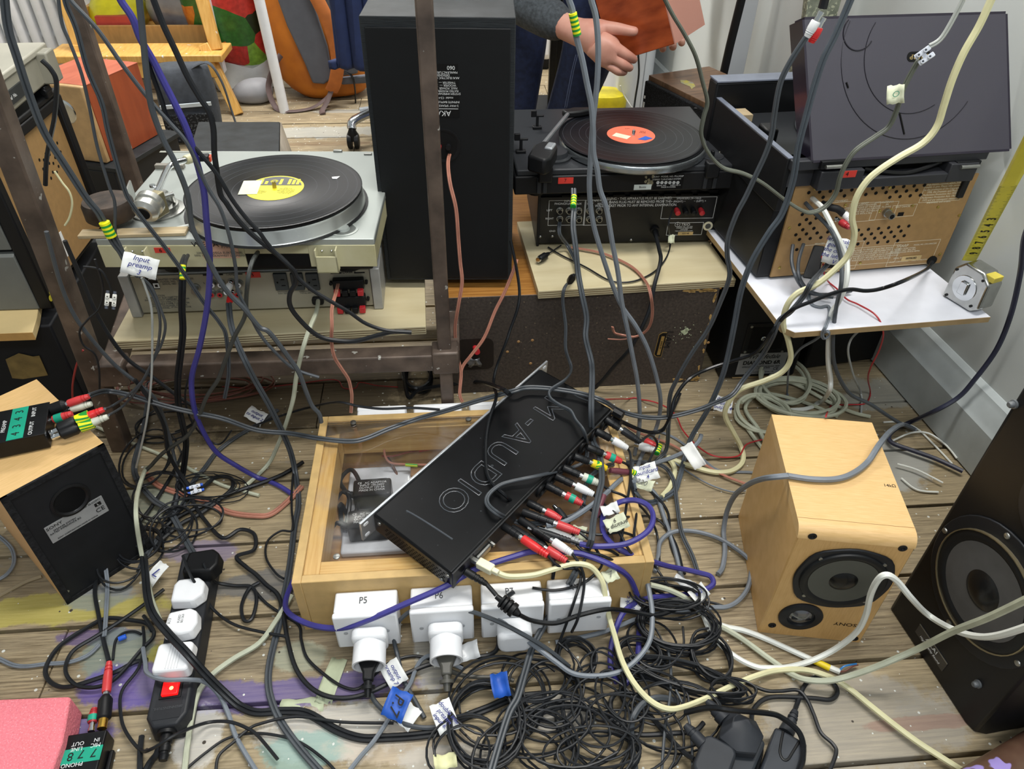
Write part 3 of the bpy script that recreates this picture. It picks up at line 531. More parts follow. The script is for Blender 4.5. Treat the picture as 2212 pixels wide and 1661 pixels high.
# printed vegetable bag
def veg():
    m,t,b=nt('printed_vegetable_bag'); N=t.nodes; L=t.links; tc=N.new('ShaderNodeTexCoord'); v=N.new('ShaderNodeTexVoronoi'); v.inputs['Scale'].default_value=9; v.inputs['Randomness'].default_value=.9
    L.new(tc.outputs['Object'],v.inputs[0]); sp=N.new('ShaderNodeSeparateColor'); L.new(v.outputs['Color'],sp.inputs[0]); r=N.new('ShaderNodeValToRGB'); r.color_ramp.interpolation='CONSTANT'
    e=r.color_ramp.elements; e[0].position=0; e[0].color=lin('#b8332c'); e[1].position=.3; e[1].color=lin('#2f6b2b')
    for p,h in ((.5,'#7fae3c'),(.65,'#d9822d'),(.78,'#c23a34'),(.9,'#1d2e1c')): x=e.new(p); x.color=lin(h)
    L.new(sp.outputs[0],r.inputs[0]); no=N.new('ShaderNodeTexNoise'); no.inputs['Scale'].default_value=60; L.new(tc.outputs['Object'],no.inputs[0]); mx=N.new('ShaderNodeMix'); mx.data_type='RGBA'; mx.blend_type='OVERLAY'; mx.inputs[0].default_value=.6
    L.new(r.outputs[0],mx.inputs[6]); L.new(no.outputs[0],mx.inputs[7]); L.new(mx.outputs[2],b.inputs['Base Color']); b.inputs['Roughness'].default_value=.35; return m
vb=Z(535,175,0); vM=T(vb.x,3.32,0); vg=thing('shopping_bag','printed vegetable shopping bag with a white strip, beside the orange backpack','bag',vM)
blob([(.10,.24,.16,0,.1),(.12,.30,.22,0,.1),(.3,.36,.25,0,.1),(.55,.38,.26,0,.1),(.7,.36,.24,0,.1)],seed=9,amp=.02).build('printed_body',veg(),vg,smooth=60)
blob([(0,.14,.12,.02,.1),(.02,.24,.2,.02,.1),(.07,.28,.22,.01,.1),(.115,.29,.22,0,.1)],seed=12,amp=.03).build('crumpled_base',mat('white_film','#d3d8da',.35,bump=.6,scale=14),vg,smooth=60)
MB().box(-.055,-.03,-.075,-.03,.10,.66).build('white_strip',WHT,vg)
st_=Z(560,200,0); o=blob([(0,.10,.1,0,0),(.015,.16,.13,0,0),(.045,.17,.14,0,0),(.075,.13,.11,.01,0),(.09,.07,.05,.02,0)],T(st_.x,3.2,0),seed=1,amp=.006).build('grey_stone',mat('smooth_grey_stone','#85868a',.6,var=.05),smooth=70,sub=1); tag(o,'smooth grey stone on the floor below the vegetable bag','stone')
p0=Y(600,160,3.06); MB_=MB().cyl((p0.x,3.06,0),(p0.x-.05,3.10,.9),.020,n=20); o=MB_.build('white_pole',WHT); tag(o,'white round pole standing left of the orange backpack','pole')
# orange backpack
ORG=mat('orange_nylon','#c9761c',.55,scale=9,hx2='#a85c14',bump=.3); GPAD=mat('grey_back_padding','#5d6068',.8,var=.06); STR=mat('brown_webbing','#5b4a48',.7); PADO=mat('brown_orange_padding','#b8692d',.7)
ob=Z(690,222,0); oM,_=frame(V((ob.x-.17,ob.y+.0,0)),V((ob.x+.2,ob.y+.02,0))); bp=thing('backpack','orange backpack with grey back padding standing on the boards','backpack',oM)
blob([(0,.24,.14,.22,.12),(.025,.35,.2,.21,.12),(.10,.42,.24,.20,.13),(.25,.42,.25,.18,.14),(.45,.38,.24,.14,.16),(.62,.33,.2,.12,.18),(.7,.22,.12,.12,.19)],seed=21,amp=.02).build('pack_body',ORG,bp,smooth=60,sub=1)
def pad(pts,y,th,name,m): return MB().prism(pts,0,th,T(0,y,0)@RX(90)).build(name,m,bp,bevel=.008,seg=3)
pad([(.09,.62),(.15,.62),(.20,.40),(.235,.22),(.24,.10),(.20,.075),(.155,.08),(.135,.16),(.09,.30),(.06,.45)],--.010,.025,'back_pad',GPAD)
pad([(.22,.62),(.28,.62),(.33,.45),(.35,.3),(.345,.12),(.27,.11),(.255,.2),(.25,.4)],-.010,.025,'back_pad',GPAD)
pad([(.27,.10),(.39,.11),(.40,.075),(.27,.07)],.006,.02,'hip_pad',GPAD)
MB().tube(spline([V((.17,-.04,.60)),V((.21,-.07,.45)),V((.26,-.085,.32)),V((.275,-.08,.2)),V((.255,-.07,.11)),V((.23,-.05,.06))],7),.026,10,flat=.3).build('shoulder_strap',PADO,bp)
MB().tube(spline([V((.235,-.035,.06)),V((.20,-.06,.03)),V((.14,-.1,.008)),V((.05,-.12,.006)),V((.0,-.08,.01)),V((-.02,-.04,.08)),V((.02,-.02,.16)),V((.045,.0,.19))],7),.012,8,flat=.3).build('webbing_strap',STR,bp)
MB().tube(spline([V((.235,-.04,.07)),V((.21,-.09,.03)),V((.19,-.13,.008)),V((.195,-.16,.006))],7),.012,8,flat=.3).build('webbing_strap',STR,bp)
bx('buckle',BLK,bp,.218,.252,-.055,-.035,.055,.085,.003); MB().tube(spline([V((.29,-.03,.13)),V((.32,-.035,.11)),V((.325,-.03,.06)),V((.32,-.02,.0)),],6),.010,8,flat=.3).build('clip_strap',BLK,bp)
# swivel chair foot and hanging navy garment
cs=Z(786,320,0); cM_=T(cs.x-.035,cs.y+.0,0); sc=thing('swivel_chair','office chair of which a black castor and chrome foot show left of the tall speaker','chair',cM_)
w_=MB(); w_.stack((-.022,0,.028),(-.004,0,.028),[(0,.020),(.15,.027),(.85,.028),(1,.026)],26); w_.stack((.004,0,.028),(.022,0,.028),[(0,.026),(.15,.028),(.85,.027),(1,.020)],26); w_.build('castor_wheel',BLK,sc)
MB().stack((0,.002,.03),(0,.002,.075),[(0,.018),(.5,.02),(1,.01)],16).build('castor_fork',BLK,sc)
MB().tube(spline([V((0,0,.072)),V((.01,.02,.095)),V((.1,.08,.11)),V((.3,.15,.12))],6),[.017]*19,12,flat=.8).build('chrome_leg',CHR,sc)
MB().cyl((.3,.15,.08),(.3,.15,.46),.028).build('gas_column',BLK,sc); MB().prism(rr(.46,.44,.08),.44,.50,T(.28,.2,0)).build('seat',BLK,sc,bevel=.015)
for k in range(4): a=R(70+72*k)+R(120); MB().tube([V((.3,.15,.12)),V((.3+.28*math.cos(a),.15+.28*math.sin(a),.10))],.014,8).build('chrome_leg',CHR,sc)
gy_=2.35; a=Y(728,150,gy_); b_=Y(800,146,gy_); top=Y(728,-60,gy_)
grid=[]
for j in range(8):
    f=j/7; grid.append([V((a.x+(b_.x-a.x+.05)*i/12-.005*(1-f),gy_+.018*math.sin(i*1.7+f)+.01*math.sin(i*.6),a.z+(top.z-a.z)*f)) for i in range(13)])
NAVY=mat('navy_jersey','#1d2b52',.85,var=.1,scale=40)
nv=thing('navy_garment','navy blue garment hanging between the orange backpack and the tall speaker','garment',T(a.x,gy_,a.z)); iM=nv.matrix_world.inverted()
MB().sheet([[iM@p for p in r] for r in grid]).build('cloth',NAVY,nv,solid=.02,smooth=80,sub=1)
hz=a.z-iM.inverted().translation.z; MB().sheet([[iM@(p+V((0,-.005,(j-.0)*.008))) for p in grid[0]] for j in range(4)]).build('hem_band',NAVY,nv,solid=.022,smooth=80)
# ================================================================ TALL BLACK SPEAKER (its back to us)
kA=Z(836,607,.268); kB=Z(1105,607,.268); kM,kw=frame(kA,kB); kh=up(785,35,kA)-.268
ak=thing('tall_speaker','tall black loudspeaker with its back and cable dish turned to the viewer','speaker',kM)
BKP=mat('black_back_panel','#0e1012',.55,var=.08)
bx('cabinet',ASH,ak,0,kw,.004,.255,0,kh,.0015); bx('back_panel',BKP,ak,.008,kw-.008,.0,.005,.008,kh-.016,.001)
MB().box(0,.0,0,0,0,0)
decal('rating_label',HOLE,ak,kM,919,137,993,253,0)
x,z=on(kM,958,315,0); o=MB().lathe([(.031,0),(.031,.0012),(.028,.0015),(.026,.0008),(.002,.0006)],T(x,0,z)@RX(90),32).build('terminal_dish',BLK,ak); MB().lathe([(.024,.0009),(.024,.0011),(.001,.0011)],T(x,0,z)@RX(90),28).build('dish_well',HOLE,o)
for s,m in ((-.008,RED),(.009,BLK)): MB().cyl((x+s,-.001,z),(x+s,-.01,z),.0045).build('terminal_post',m,ak)
tx='AKAI\n2-WAY SPEAKER SYSTEM\nINFINITE BAFFLE (SEALED)\nmodel  CS-H1000\nSYSTEM IMPEDANCE  — 8Ω\nRATED POWER  — 40W\nMAX. POWER  — 60W\nWOOFER —  200mm\nTWEETER —  50mm\n\nAKAI ELECTRIC CO., LTD\nDESIGNED\nMANUFACTURED  INS'
lines=tx.split('\n'); pys=[244,228,220,211,202,196,190,184,178,172,168,162,156]
for s,py in zip(lines,pys):
    if s: ftext(ak,kM,s,956,py,.013 if s=='AKAI' else .0050,WINK,180,0)
ftext(ak,kM,'060',974,146,.009,WINK,180,0); decal('printed_rule',WINK,ak,kM,924,234,990,235.5,0,.0009)
# ================================================================ BROWN CHIPBOARD SPEAKER ON ITS SIDE
CHIP=mat('dark_chipboard','#4a413a',.7,scale=180,var=.35,hx2='#352e29',speck=('#8a7a5e',220,.70),bump=.2)
sA=Z(940,645,.25); sB=Z(1560,621,.25); sM_,sw=frame(V((sA.x,sA.y,0)),V((sB.x,sB.y,0)))
sp=thing('large_speaker','big oak-topped speaker lying on its side, its brown chipboard back showing','speaker',sM_)
bx('back_panel',CHIP,sp,.004,sw-.004,.0,.008,0,.2495,.001); bx('carcass',mat('dark_brown_side','#3b2c20',.6),sp,.002,sw-.002,.008,.56,.0,.245,.001)
bx('oak_top',OAK,sp,0,sw,.001,.56,.245,.25,.001)
b=MB(); random.seed(8)
def chipc(x,z,sx,sz,n=9): # chipped bare patches
    pts=[(x+sx*math.cos(2*math.pi*i/n)*random.uniform(.4,1),z+sz*math.sin(2*math.pi*i/n)*random.uniform(.4,1)) for i in range(n)]; b.prism([(p[0],p[1]) for p in pts],0,.0006,T(0,.0,0)@RX(90))
for i in range(16): chipc(sw-.075+.065*random.random(),.2465-.004*random.random(),.010,.0035)
for i in range(13): chipc(sw-.008-.004*random.random(),.24*random.random(),.0035,.010)
for i in range(10): chipc(sw-.06*random.random()**2-.01,.006+.012*random.random()**2,.010,.005)
b.build('chipped_edge',mat('bare_chip','#b8955a',.8,var=.2,scale=90),sp)
x,z=on(sM_,1027,765,0); o=MB().prism(rr(.078,.082,.016),0,.0008,T(x,0,z)@RX(90)).build('terminal_recess',mat('recess_brown','#231c17',.7,scale=90),sp)
x,z=on(sM_,1026,750,0); MB().stack((x,0,z),(x+.004,-.02,z+.001),[(0,.0055),(.3,.0055),(.35,.0065),(1,.006)]).build('red_terminal',RED,sp)
x,z=on(sM_,1024,780,0); MB().sheet([[V((x-.014+.007*i+.003*math.sin(j*2.),-.004-.004*math.sin(i*2+j),z-.012+.007*j)) for i in range(5)] for j in range(4)]).build('crumpled_foil',mat('silver_tape','#8f9093',.3,.8),sp,solid=.0006)
M0=sM_
x0,z0=on(M0,1413,776,0); x1,z1=on(M0,1436,712,0); gold=mat('worn_gold','#b79a5e',.35,.7)
cxp,czp=(x0+x1)/2,(z0+z1)/2; MB().prism([(-.009,.027),(-.002,.033),(.009,.033),(.009,-.033),(-.002,-.033),(-.009,-.027)],0,.0008,T(cxp+.002,0,czp)@RX(90)@RZ(-4)).build('badge_rim',gold,sp)
MB().prism([(-.0078,.026),(-.0015,.0315),(.008,.0315),(.008,-.0315),(-.0015,-.0315),(-.0078,-.026)],0,.0012,T(cxp+.002,0,czp)@RX(90)@RZ(-4)).build('maker_badge',BLKM,sp)
MB().prism(rr(.007,.050,.001),0,.0015,T(cxp+.003,0,czp-.002)@RX(90)@RZ(-4)).build('serial_strip',gold,sp); text('SERIAL Nº',.005,BLK,sp,T(cxp+.003,-.0017,czp)@RX(90)@RZ(-94))
ftext(sp,M0,'LiAM',1443,733,.021,INKB,-94,0)
x,z=on(M0,1480,716,0); b=MB(); random.seed(3); chipc(x,z,.010,.010,11); chipc(x+.004,z+.004,.006,.007,9)
for i in range(26): chipc(x+random.gauss(-.008,.018),z+random.gauss(-.004,.016),.0015,.0012,5)
b.build('pale_paint_splash',mat('pale_green_paint','#b9c4a2',.6),sp)
for px,py in ((1120,738),(1150,735),(1146,785),(1096,760),(1530,740)): x,z=on(M0,px,py,0); MB().stack((x,0,z),(x,-.0012,z),[(0,.0035),(1,.002)],10).build('screw_hole',mat('raw_hole','#a07a4c'),sp)
# ---------------------------------------------------------------- right plywood board + black amplifier
PR,prw,prt=ply('pale plywood board under the black amplifier, on the oak-topped speaker',Z(1163,629,.268),Z(1590,603,.268),.30,.018)
A2M,w2=frame(Z(1158,531,.270),Z(1551,524,.270)); h2=.122
am=thing('amplifier','black hi-fi amplifier with its socket panel facing out, on the right plywood','amplifier',A2M)
bx('case',BLKM,am,.004,w2-.004,.008,.24,.012,h2,.002)
for x in (0,w2-.006): bx('side_cheek',BLK,am,x,x+.006,-.002,.245,.0,h2+.001,.001)
bx('rear_panel',mat('black_rear_panel','#101112',.4,.2),am,.006,w2-.006,.0,.008,.006,h2-.010,.0)
b=MB()
for k in range(9): b.box(.05+.036*k,.075+.036*k,.0,.0085,h2-.0095,h2-.006)
b.build('vent_slots',HOLE,am)
def outline(par,M,px0,py0,px1,py1,m,off=0,th=.0008,name='printed_outline'):
    x0,z1=on(M,px0,py0,off); x1,z0=on(M,px1,py1,off); b=MB()
    for a in ((x0,x1,z1-th,z1),(x0,x1,z0,z0+th),(x0,x0+th,z0,z1),(x1-th,x1,z0,z1)): b.box(a[0],a[1],off-.0004,off,a[2],a[3])
    return b.build(name,m,par)
outline(am,A2M,1186,433,1262,486,WINK); outline(am,A2M,1264,432,1313,486,WINK); outline(am,A2M,1434,426,1540,471,WINK); outline(am,A2M,1443,481,1515,507,WINK)
for px in (1209,1229,1250,1273,1294): jack(am,A2M,px,454,HOLE,0,.0056); jack(am,A2M,px,472,HOLE,0,.0056)
for s,px,py,sz in (('INPUT',1228,434,.0065),('TAPE A',1289,433,.0065),('PHONO',1210,440,.0065),('TUNER',1231,440,.006),('AUX',1250,440,.006),('PLAY',1275,440,.006),('REC',1296,440,.006),('LEFT',1187,454,.006),('RIGHT',1187,472,.006),('GND',1193,499,.006),
  ('SPEAKERS (4~16Ω)',1488,428,.0065),('+ (RIGHT) −',1465,435,.006),('− (LEFT) +',1512,434,.006),('⊕ TRIO',1474,485,.0085),('MODEL NO.  KA-1500\nSTEREO INTEGRATED\nAMPLIFIER\nTRIO-KENWOOD CORP.',1478,494,.0036)): ftext(am,A2M,s,px,py,sz,WINK)
ftext(am,A2M,'WARNING • THIS APPARATUS MUST BE EARTHED.\nTHE MAINS PLUG MUST BE REMOVED FROM THE\nWALL SOCKET PRIOR TO ANY INTERNAL EXAMINATION.',1375,436,.0082,WINK,0,0,sx=.82)
decal('serial_plate',mat('tan_plate','#c2a772'),am,A2M,1465,501,1496,507.5,0,.0008); ftext(am,A2M,'632168',1481,504,.005,INKB,0,-.0008)
for px,c in ((1461,RED),(1479,BLK),(1496,BLK),(1513,RED)): x,z=on(A2M,px,452,0); MB().stack((x,0,z),(x,-.018,z-.002),[(0,.005),(.3,.005),(.32,.0062),(.9,.0058),(1,.003)],12).build('binding_post',c,am)
x,z=on(A2M,1529,488,0); MB().cyl((x,0,z),(x,-.0012,z),.0105,n=28).build('round_sticker',mat('cream_sticker','#d9d3b5',.5),am); b=MB(); b.lathe([(.0062,0),(.0062,.0004),(.0054,.0004),(.0054,0)],T(x,-.0012,z)@RX(90)); 
for k in range(3): b.box(-.0004,.0004,-.006,.006,0,.0004,T(x,-.0012,z)@RX(90)@RZ(60*k))
b.build('sticker_emblem',GINK,am)
for px,py in ((1193,510),(1167,511),(1363,518),(1536,502)): x,z=on(A2M,px,py,0); MB().stack((x,0,z),(x,-.003,z),[(0,.003),(.6,.003),(1,.0015)],10).build('screw',STEEL,am)
x,z=on(A2M,1414,495,0); MB().stack((x,0,z),(x+.001,-.026,z-.008),[(0,.010),(.2,.010),(.22,.0065),(1,.0055)]).build('cord_grommet',BLK,am)
for x in (.04,w2-.04): MB().cyl((x,.03,0),(x,.03,.012),.014).build('foot',BLK,am)
# ================================================================ BLACK TURNTABLE
tA=Z(1112,370,.462); tB=Z(1604,357,.462); T2M,w2t=frame(tA,tB); zb2=.270+h2+.002; T2M=T2M@T(0,0,zb2-.462); H2=.462-zb2; D2=.356
t2=thing('turntable','black record deck on the black amplifier, red 7 sticker on its back','turntable',T2M)
DKB=mat('dark_deck_plastic','#2b2d30',.35,var=.06,scale=8)
bx('plinth',BLK,t2,.0,w2t,.0,D2,.018,H2-.012,.003); bx('deck_plate',DKB,t2,.004,w2t-.004,.004,D2-.006,H2-.013,H2,.003)
for x in (.05,w2t-.05):
    for y in (.05,D2-.05): MB().cyl((x,y,0),(x,y,.019),.018).build('foot',BLK,t2)
def d2(px,py,z=0): return onz(T2M,px,py,H2+z)
px_,py_=d2(1368,292,.022)
MB().lathe([(.150,H2),(.153,H2+.003),(.153,H2+.010),(.1525,H2+.0145),(.151,H2+.016),(.01,H2+.016)],T(px_,py_,0),72).build('platter',mat('bright_platter_rim','#a9afb2',.22,.9,var=.03),t2)
MB().lathe([(.148,H2+.0162),(.147,H2+.019),(.01,H2+.019)],T(px_,py_,0),60).build('rubber_mat',BLK,t2)
MB().stack((px_,py_,H2+.016),(px_,py_,H2+.034),[(0,.0036),(.8,.0036),(1,.0015)],12).build('spindle',CHR,t2)
def l2(px,py,z): x,y=onz(T2M,px,py,z); return V((x,y,z))
a0=l2(1158,330,H2+.034); a1=l2(1232,240,H2+.03)
MB().lathe([(.036,H2),(.036,H2+.004),(.030,H2+.006),(.028,H2+.015),(.01,H2+.016)],T(*l2(1195,340,H2).xy,0),32).build('arm_base',DKB,t2)
MB().tube([a0,a1],.0045,8).build('arm_tube',mat('grey_arm','#7b7f83',.3,.5),t2)
d=(a1-a0).normalized(); ang=math.degrees(math.atan2(d.y,d.x))
MB().prism([(-.045,-.018),(-.03,-.026),(.03,-.022),(.045,-.012),(.045,.012),(.02,.022),(-.035,.018)],H2+.018,H2+.05,T(*l2(1170,345,H2+.03).xy,0)@RZ(ang)).build('arm_housing',BLK,t2,bevel=.005)
MB().prism(rr(.030,.016,.003),H2+.022,H2+.054,T(*l2(1188,328,H2+.04).xy,0)@RZ(ang)).build('grey_weight_block',mat('silver_grey_block','#9da2a6',.3,.4),t2,bevel=.003)
MB().prism([(-.012,-.010),(.02,-.014),(.055,-.010),(.06,.002),(.02,.016),(-.012,.010)],H2+.022,H2+.036,T(*l2(1228,244,H2+.03).xy,0)@RZ(ang-48)).build('headshell',BLK,t2,bevel=.004)
for px,py in ((1160,278),(1125,330)):
    p=l2(px,py,H2); b=MB(); b.box(p.x-.010,p.x+.010,p.y-.006,p.y+.006,H2,H2+.006); b.box(p.x-.003,p.x+.003,p.y-.003,p.y+.003,H2+.005,H2+.030); b.box(p.x-.014,p.x-.002,p.y-.003,p.y+.003,H2+.026,H2+.040); b.box(p.x+.0,p.x+.014,p.y-.003,p.y+.002,H2+.026,H2+.030); b.build('arm_rest_clip',BLK,t2,bevel=.001)
p=l2(1538,337,H2); MB().lathe([(.024,H2),(.024,H2+.0015),(.022,H2+.0018),(.020,H2+.0005),(.004,H2+.0005)],T(p.x,p.y,0),28).build('adaptor_well',DKB,t2); bx('speed_lever',BLK,t2,p.x-.003,p.x+.003,p.y-.006,p.y+.004,H2,H2+.012,.001)
p=l2(1502,236,H2); MB().cyl(p,p+V((0,0,.003)),.004).build('pivot_screw',BLK,t2)
xr=w2t
for px in (1164,1177,1522,1542): x,z=on(T2M,px,395,0); bx('back_rib',DKB,t2,x-.004,x+.004,-.005,.001,.022,H2-.012,.001)
for px in (1178,1538): x,z=on(T2M,px,365,0); bx('lid_hinge',BLK,t2,x-.014,x+.014,-.010,.012,H2-.022,H2+.010,.003)
decal('red_marker_sticker',REDT,t2,T2M,1206,384,1238,396); ftext(t2,T2M,'7',1221,390,.010,INKB)
decal('rating_label',HOLE,t2,T2M,1415,376,1473,407); ftext(t2,T2M,'SONY  MODEL NO. PS-LX52P',1444,381,.0048,WINK,0,-.0007); ftext(t2,T2M,'STEREO TURNTABLE SYSTEM',1440,387,.0045,WINK,0,-.0007); ftext(t2,T2M,'SERIAL NO.       4-850-102-11\nMADE IN KOREA',1444,402,.004,WINK,0,-.0007)
for k in range(6): x,z=on(T2M,1421+8.6*k,394,0); MB().lathe([(.0034,0),(.0034,.0003),(.0026,.0003),(.0026,0)],T(x,-.0008,z)@RX(90),14).build('approval_mark',WINK,t2)
decal('white_label',mat('pale_label','#c9d2cf',.6),t2,T2M,1370,399,1406,409); ftext(t2,T2M,'Boots',1388,404,.006,GINK,0,-.0007)
b=MB(); random.seed(5); M_=T2M
for i in range(9): x,z=on(T2M,1395+random.random()*18,378+random.random()*20,0); chipc(x,z,.004,.005,7)
b.build('paint_scuff',mat('beige_scuff','#8f8a72',.7),t2)
rec2=record(T2M@T(px_-.004,py_+.004,H2+.0193),'black record with an orange-red label on the black turntable','#d9694e')
MB().box(-.017,.017,-.010,.010,.0027,.0033,T(-.022,-.008,0)@RZ(-38)).build('paper_sticker',mat('cream_paper','#d8cbb4',.7),rec2); MB().prism([(-.014,-.009),(.0,-.016),(.018,-.006),(.006,.007)],.0027,.0031,T(.022,-.018,0)).build('blue_sticker',BLUT,rec2)
text('SIDE A\n33 1/3\nSTEREO',.0042,INKB,rec2,T(.028,.012,.0026)@RZ(-20)); text('45 RPM',.0035,INKB,rec2,T(0,.034,.0026))
# ================================================================ RIGHT SHELF, MUSIC CENTRE
hA=Z(1700,719,.302); hB=Z(2140,684,.302); hM,hw=frame(hA-V((0,0,.012)),hB-V((0,0,.012)))
ws=thing('white_shelf_board','white laminated board resting on the black speakers by the right wall','board',hM); WL=mat('white_laminate','#dcdfe8',.35,var=.03)
MB().prism([(.0,.02),(.015,0),(hw,0),(hw-.02,.40),(-.002,.40)],0,.0115).build('panel',WL,ws); MB().prism([(-.0006,.0195),(.0148,-.0008),(hw,-.0008),(hw,.0),(.015,.001),(.0,.0202),(.0,.4),(-.0025,.4)],.0002,.0112).build('raw_edge',mat('chip_edge','#a38a62',.7),ws)
for nm,a,b_,tp,lb in (('w1',(1553,821),(1713,815),.285,'nearer'),('w2',(1733,801),(1887,779),.285,'farther')):
    A=Z(*a,0);B=Z(*b_,0); M,l=frame(A,B); k=thing('wall_speaker','black loudspeaker under the white board with a silver rating plate' if nm=='w1' else 'black loudspeaker under the white board, closest to the skirting','speaker',M)
    bx('cabinet',mat('black_textured_vinyl','#191b1e',.5,var=.15,scale=90),k,0,l,0,.22,.004,.289,.006)
    bx('base_edge',mat('chip_edge','#a38a62',.7),k,.03,l-.03,-.0008,.01,.004,.0055) if nm=='w1' else None
    if nm=='w1':
        W1=M; x0,z1=on(M,1617,698); x1,z0=on(M,1692,760); o=bx('terminal_plate',BLK,k,x0,x1,-.003,.001,z0,z1,.002); bx('terminal_well',HOLE,o,x0+.012,x1-.010,-.0035,-.002,z0+.012,z1-.010)
        for px,c in ((1647,CHR),(1662,RED)): x,z=on(M,px,727); MB().stack((x,-.003,z),(x,-.014,z),[(0,.006),(.5,.006),(.52,.004),(1,.004)],12).build('terminal_post',c,o)
        for px,py in ((1623,704),(1608,758),(1688,757)): x,z=on(M,px,py); MB().cyl((x,-.003,z),(x,-.0045,z),.003).build('screw',STEEL,o)
        PLT=mat('silver_plate','#9b9ea0',.4,.3); x0,z1=on(M,1600,764); x1,z0=on(M,1689,805); MB().box(x0,x1,-.0008,.0,z0,z1).build('rating_plate',PLT,k)
        ftext(k,M,'Wharfedale',1650,770,.017,INKB,0,-.0004,shear=.45,sx=.9); ftext(k,M,'DIAMOND 6R',1645,783,.014,INKB,0,-.0004,bold=.0004); ftext(k,M,'IMPEDANCE 8Ω  POWER HANDLING 100W\nSERIAL NO.  66018432',1643,793,.0045,INKB,0,-.0004); ftext(k,M,'CE',1675,796,.010,INKB,0,-.0004); ftext(k,M,'WHARFEDALE INTERNATIONAL LTD',1640,803,.004,INKB,0,-.0004)
# music centre
mA=Z(1668,603,.308); mB=Z(2035,572,.308); mM,mw=frame(mA,mB); mH=.155; mTop=.240
ms=thing('music_centre','dark music centre with a brown perforated back and raised lid, on the white shelf','music centre',mM)
DKG=mat('charcoal_case','#2f3034',.42,var=.06); xs0=-.03; xs1=mw+.028
b=MB(); b.add([(-.028,.012,0),(mw+.006,.012,0),(mw+.01,.34,0),(-.034,.34,0),(-.028,.012,mH),(mw+.006,.012,mH),(mw+.03,.34,mH),(-.034,.34,mH)],BF); b.build('case',BLK,ms,bevel=.003)
zl=on(mM,1722,405)[1]
MB().prism([(0,0),(mw,0),(mw+.0,zl),(.0,zl)],0,.004,T(0,.012,0)@RX(90)).build('hardboard_back',FIB,ms)
def hrow(px0,py0,px1,py1,n):
    for i in range(n):
        f=i/max(1,n-1); x,z=on(mM,px0+(px1-px0)*f,py0+(py1-py0)*f,.008); hb_.cyl((x,.0078,z),(x,.0073,z),.0033,n=10)
hb_=MB()
for a in ((1747,416,1840,410,5),(1885,407,1997,400,6),(1778,426,1870,420,5),(1892,417,1980,411,5),(1787,437,1787,437,1),(1922,426,1988,421,4),(1733,463,1756,459,2),(1742,474,1763,471,2),(1727,485,1750,482,2),(1734,496,1758,493,2),(1719,507,1788,501,4),(1727,517,1773,513,3),(1854,497,1963,488,6),(1861,507,1946,499,5),(1868,516,1953,509,5),(1853,527,1939,520,5),(1721,539,1721,539,1)): hrow(*a)
hb_.build('vent_holes',HOLE,ms)
for px,py in ((1760,407),(1705,492),(1684,578),(1858,568),(1922,405),(1971,444),(2026,447),(2072,465),(2030,549),(1826,443),(1900,456),(1925,453)):
    x,z=on(mM,px,py,.008); 
    if x<mw-.002: MB().stack((x,.008,z),(x,.0055,z),[(0,.003),(.6,.003),(1,.0015)],10).build('brass_screw',GOLD,ms)
for s,px,py,sz in (('Recording and Playback of any material\nmay require consent, which SHARP is\nunable to give. Please refer particularly\nto the provisions of the Copyright Act\n1956, the Dramatic and Musical\nPerformers Protection Act 1958, the\nPerformers Protection Acts 1963 and\n1972 and any subsequent statutory\nenactments and orders.',2037,413,.0056),('CD/VIDEO',1817,434,.006),('RESET',1868,439,.006),('IF FREQUENCY ABNORMAL\nOPERATION PLEASE SET THE POWER\nSWITCH TO O (STAND-BY) POSITION\nAND PUSH THE RESET BUTTON AT\nTHE BACK WITH A PEN.',1862,452,.0046),('ANTENNA',1917,436,.0055),('FM\n75 OHMS',1915,444,.005),('BEAT CANCEL',1950,446,.005),('SPEAKERS',1770,526,.005),
  ('CAUTION: TO PREVENT ELECTRIC SHOCK\nTHIS UNIT CONTAINS NO USER SERVICEABLE PARTS. NEVER\nREMOVE COVERS UNLESS QUALIFIED TO DO SO. THIS UNIT\nCONTAINS DANGEROUS VOLTAGES. ALWAYS REMOVE MAINS\nPLUG FROM THE SOCKET BEFORE ANY SERVICE OPERATION\nAND WHEN NOT IN USE FOR A LONG PERIOD.',1880,549,.0048),('SHARP',1949,531,.009),('STEREO MUSIC SYSTEM\nPOWER: 240V~ 50Hz 30W\nFREQUENCY RANGE: FM 87.6-108MHz',1955,540,.0042),('SERIAL NO.',1940,557,.0045),('SHARP CORPORATION      MADE IN MALAYSIA',1962,563,.0042),('MODEL NO. CMS-N900CDM',1998,527,.0042)): 
    ftext(ms,mM,s,px,py,sz,mat('cream_print','#e6ddc2',.6),0,.008,sx=.95)
CP=mat('cream_print'  ,'#e6ddc2')
for a in ((1999,400,2072,432),(1789,438,1836,476),(1836,440,1889,476),(1890,438,1928,472),(1929,444,1972,466),(1846,536,1932,566),(1933,524,2010,568),(1737,530,1846,580)): outline(ms,mM,*a,CP,.008,.0006)
decal('serial_plate',mat('tan_plate','#c2a772'),ms,mM,1949,554,1987,561,.0075); ftext(ms,mM,'00706382',1968,557.5,.006,INKB,0,.0068)
x,z=on(mM,1914,458,.008); MB().stack((x,.008,z),(x,-.012,z),[(0,.008),(.3,.008),(.32,.0065),(1,.0065)],18).build('antenna_socket',STEEL,ms); MB().cyl((x,-.0115,z),(x,-.0125,z),.0045).build('socket_hole',HOLE,ms)
decal('button_recess',HOLE,ms,mM,1941,459,1950,466,.008); decal('switch_recess',HOLE,ms,mM,1782,569,1802,578,.008)
x,z=on(mM,2012,562,.008); MB().prism(circ(.010),0,.003,T(x,.008,z)@RX(90)).build('cord_grommet',BLK,ms)
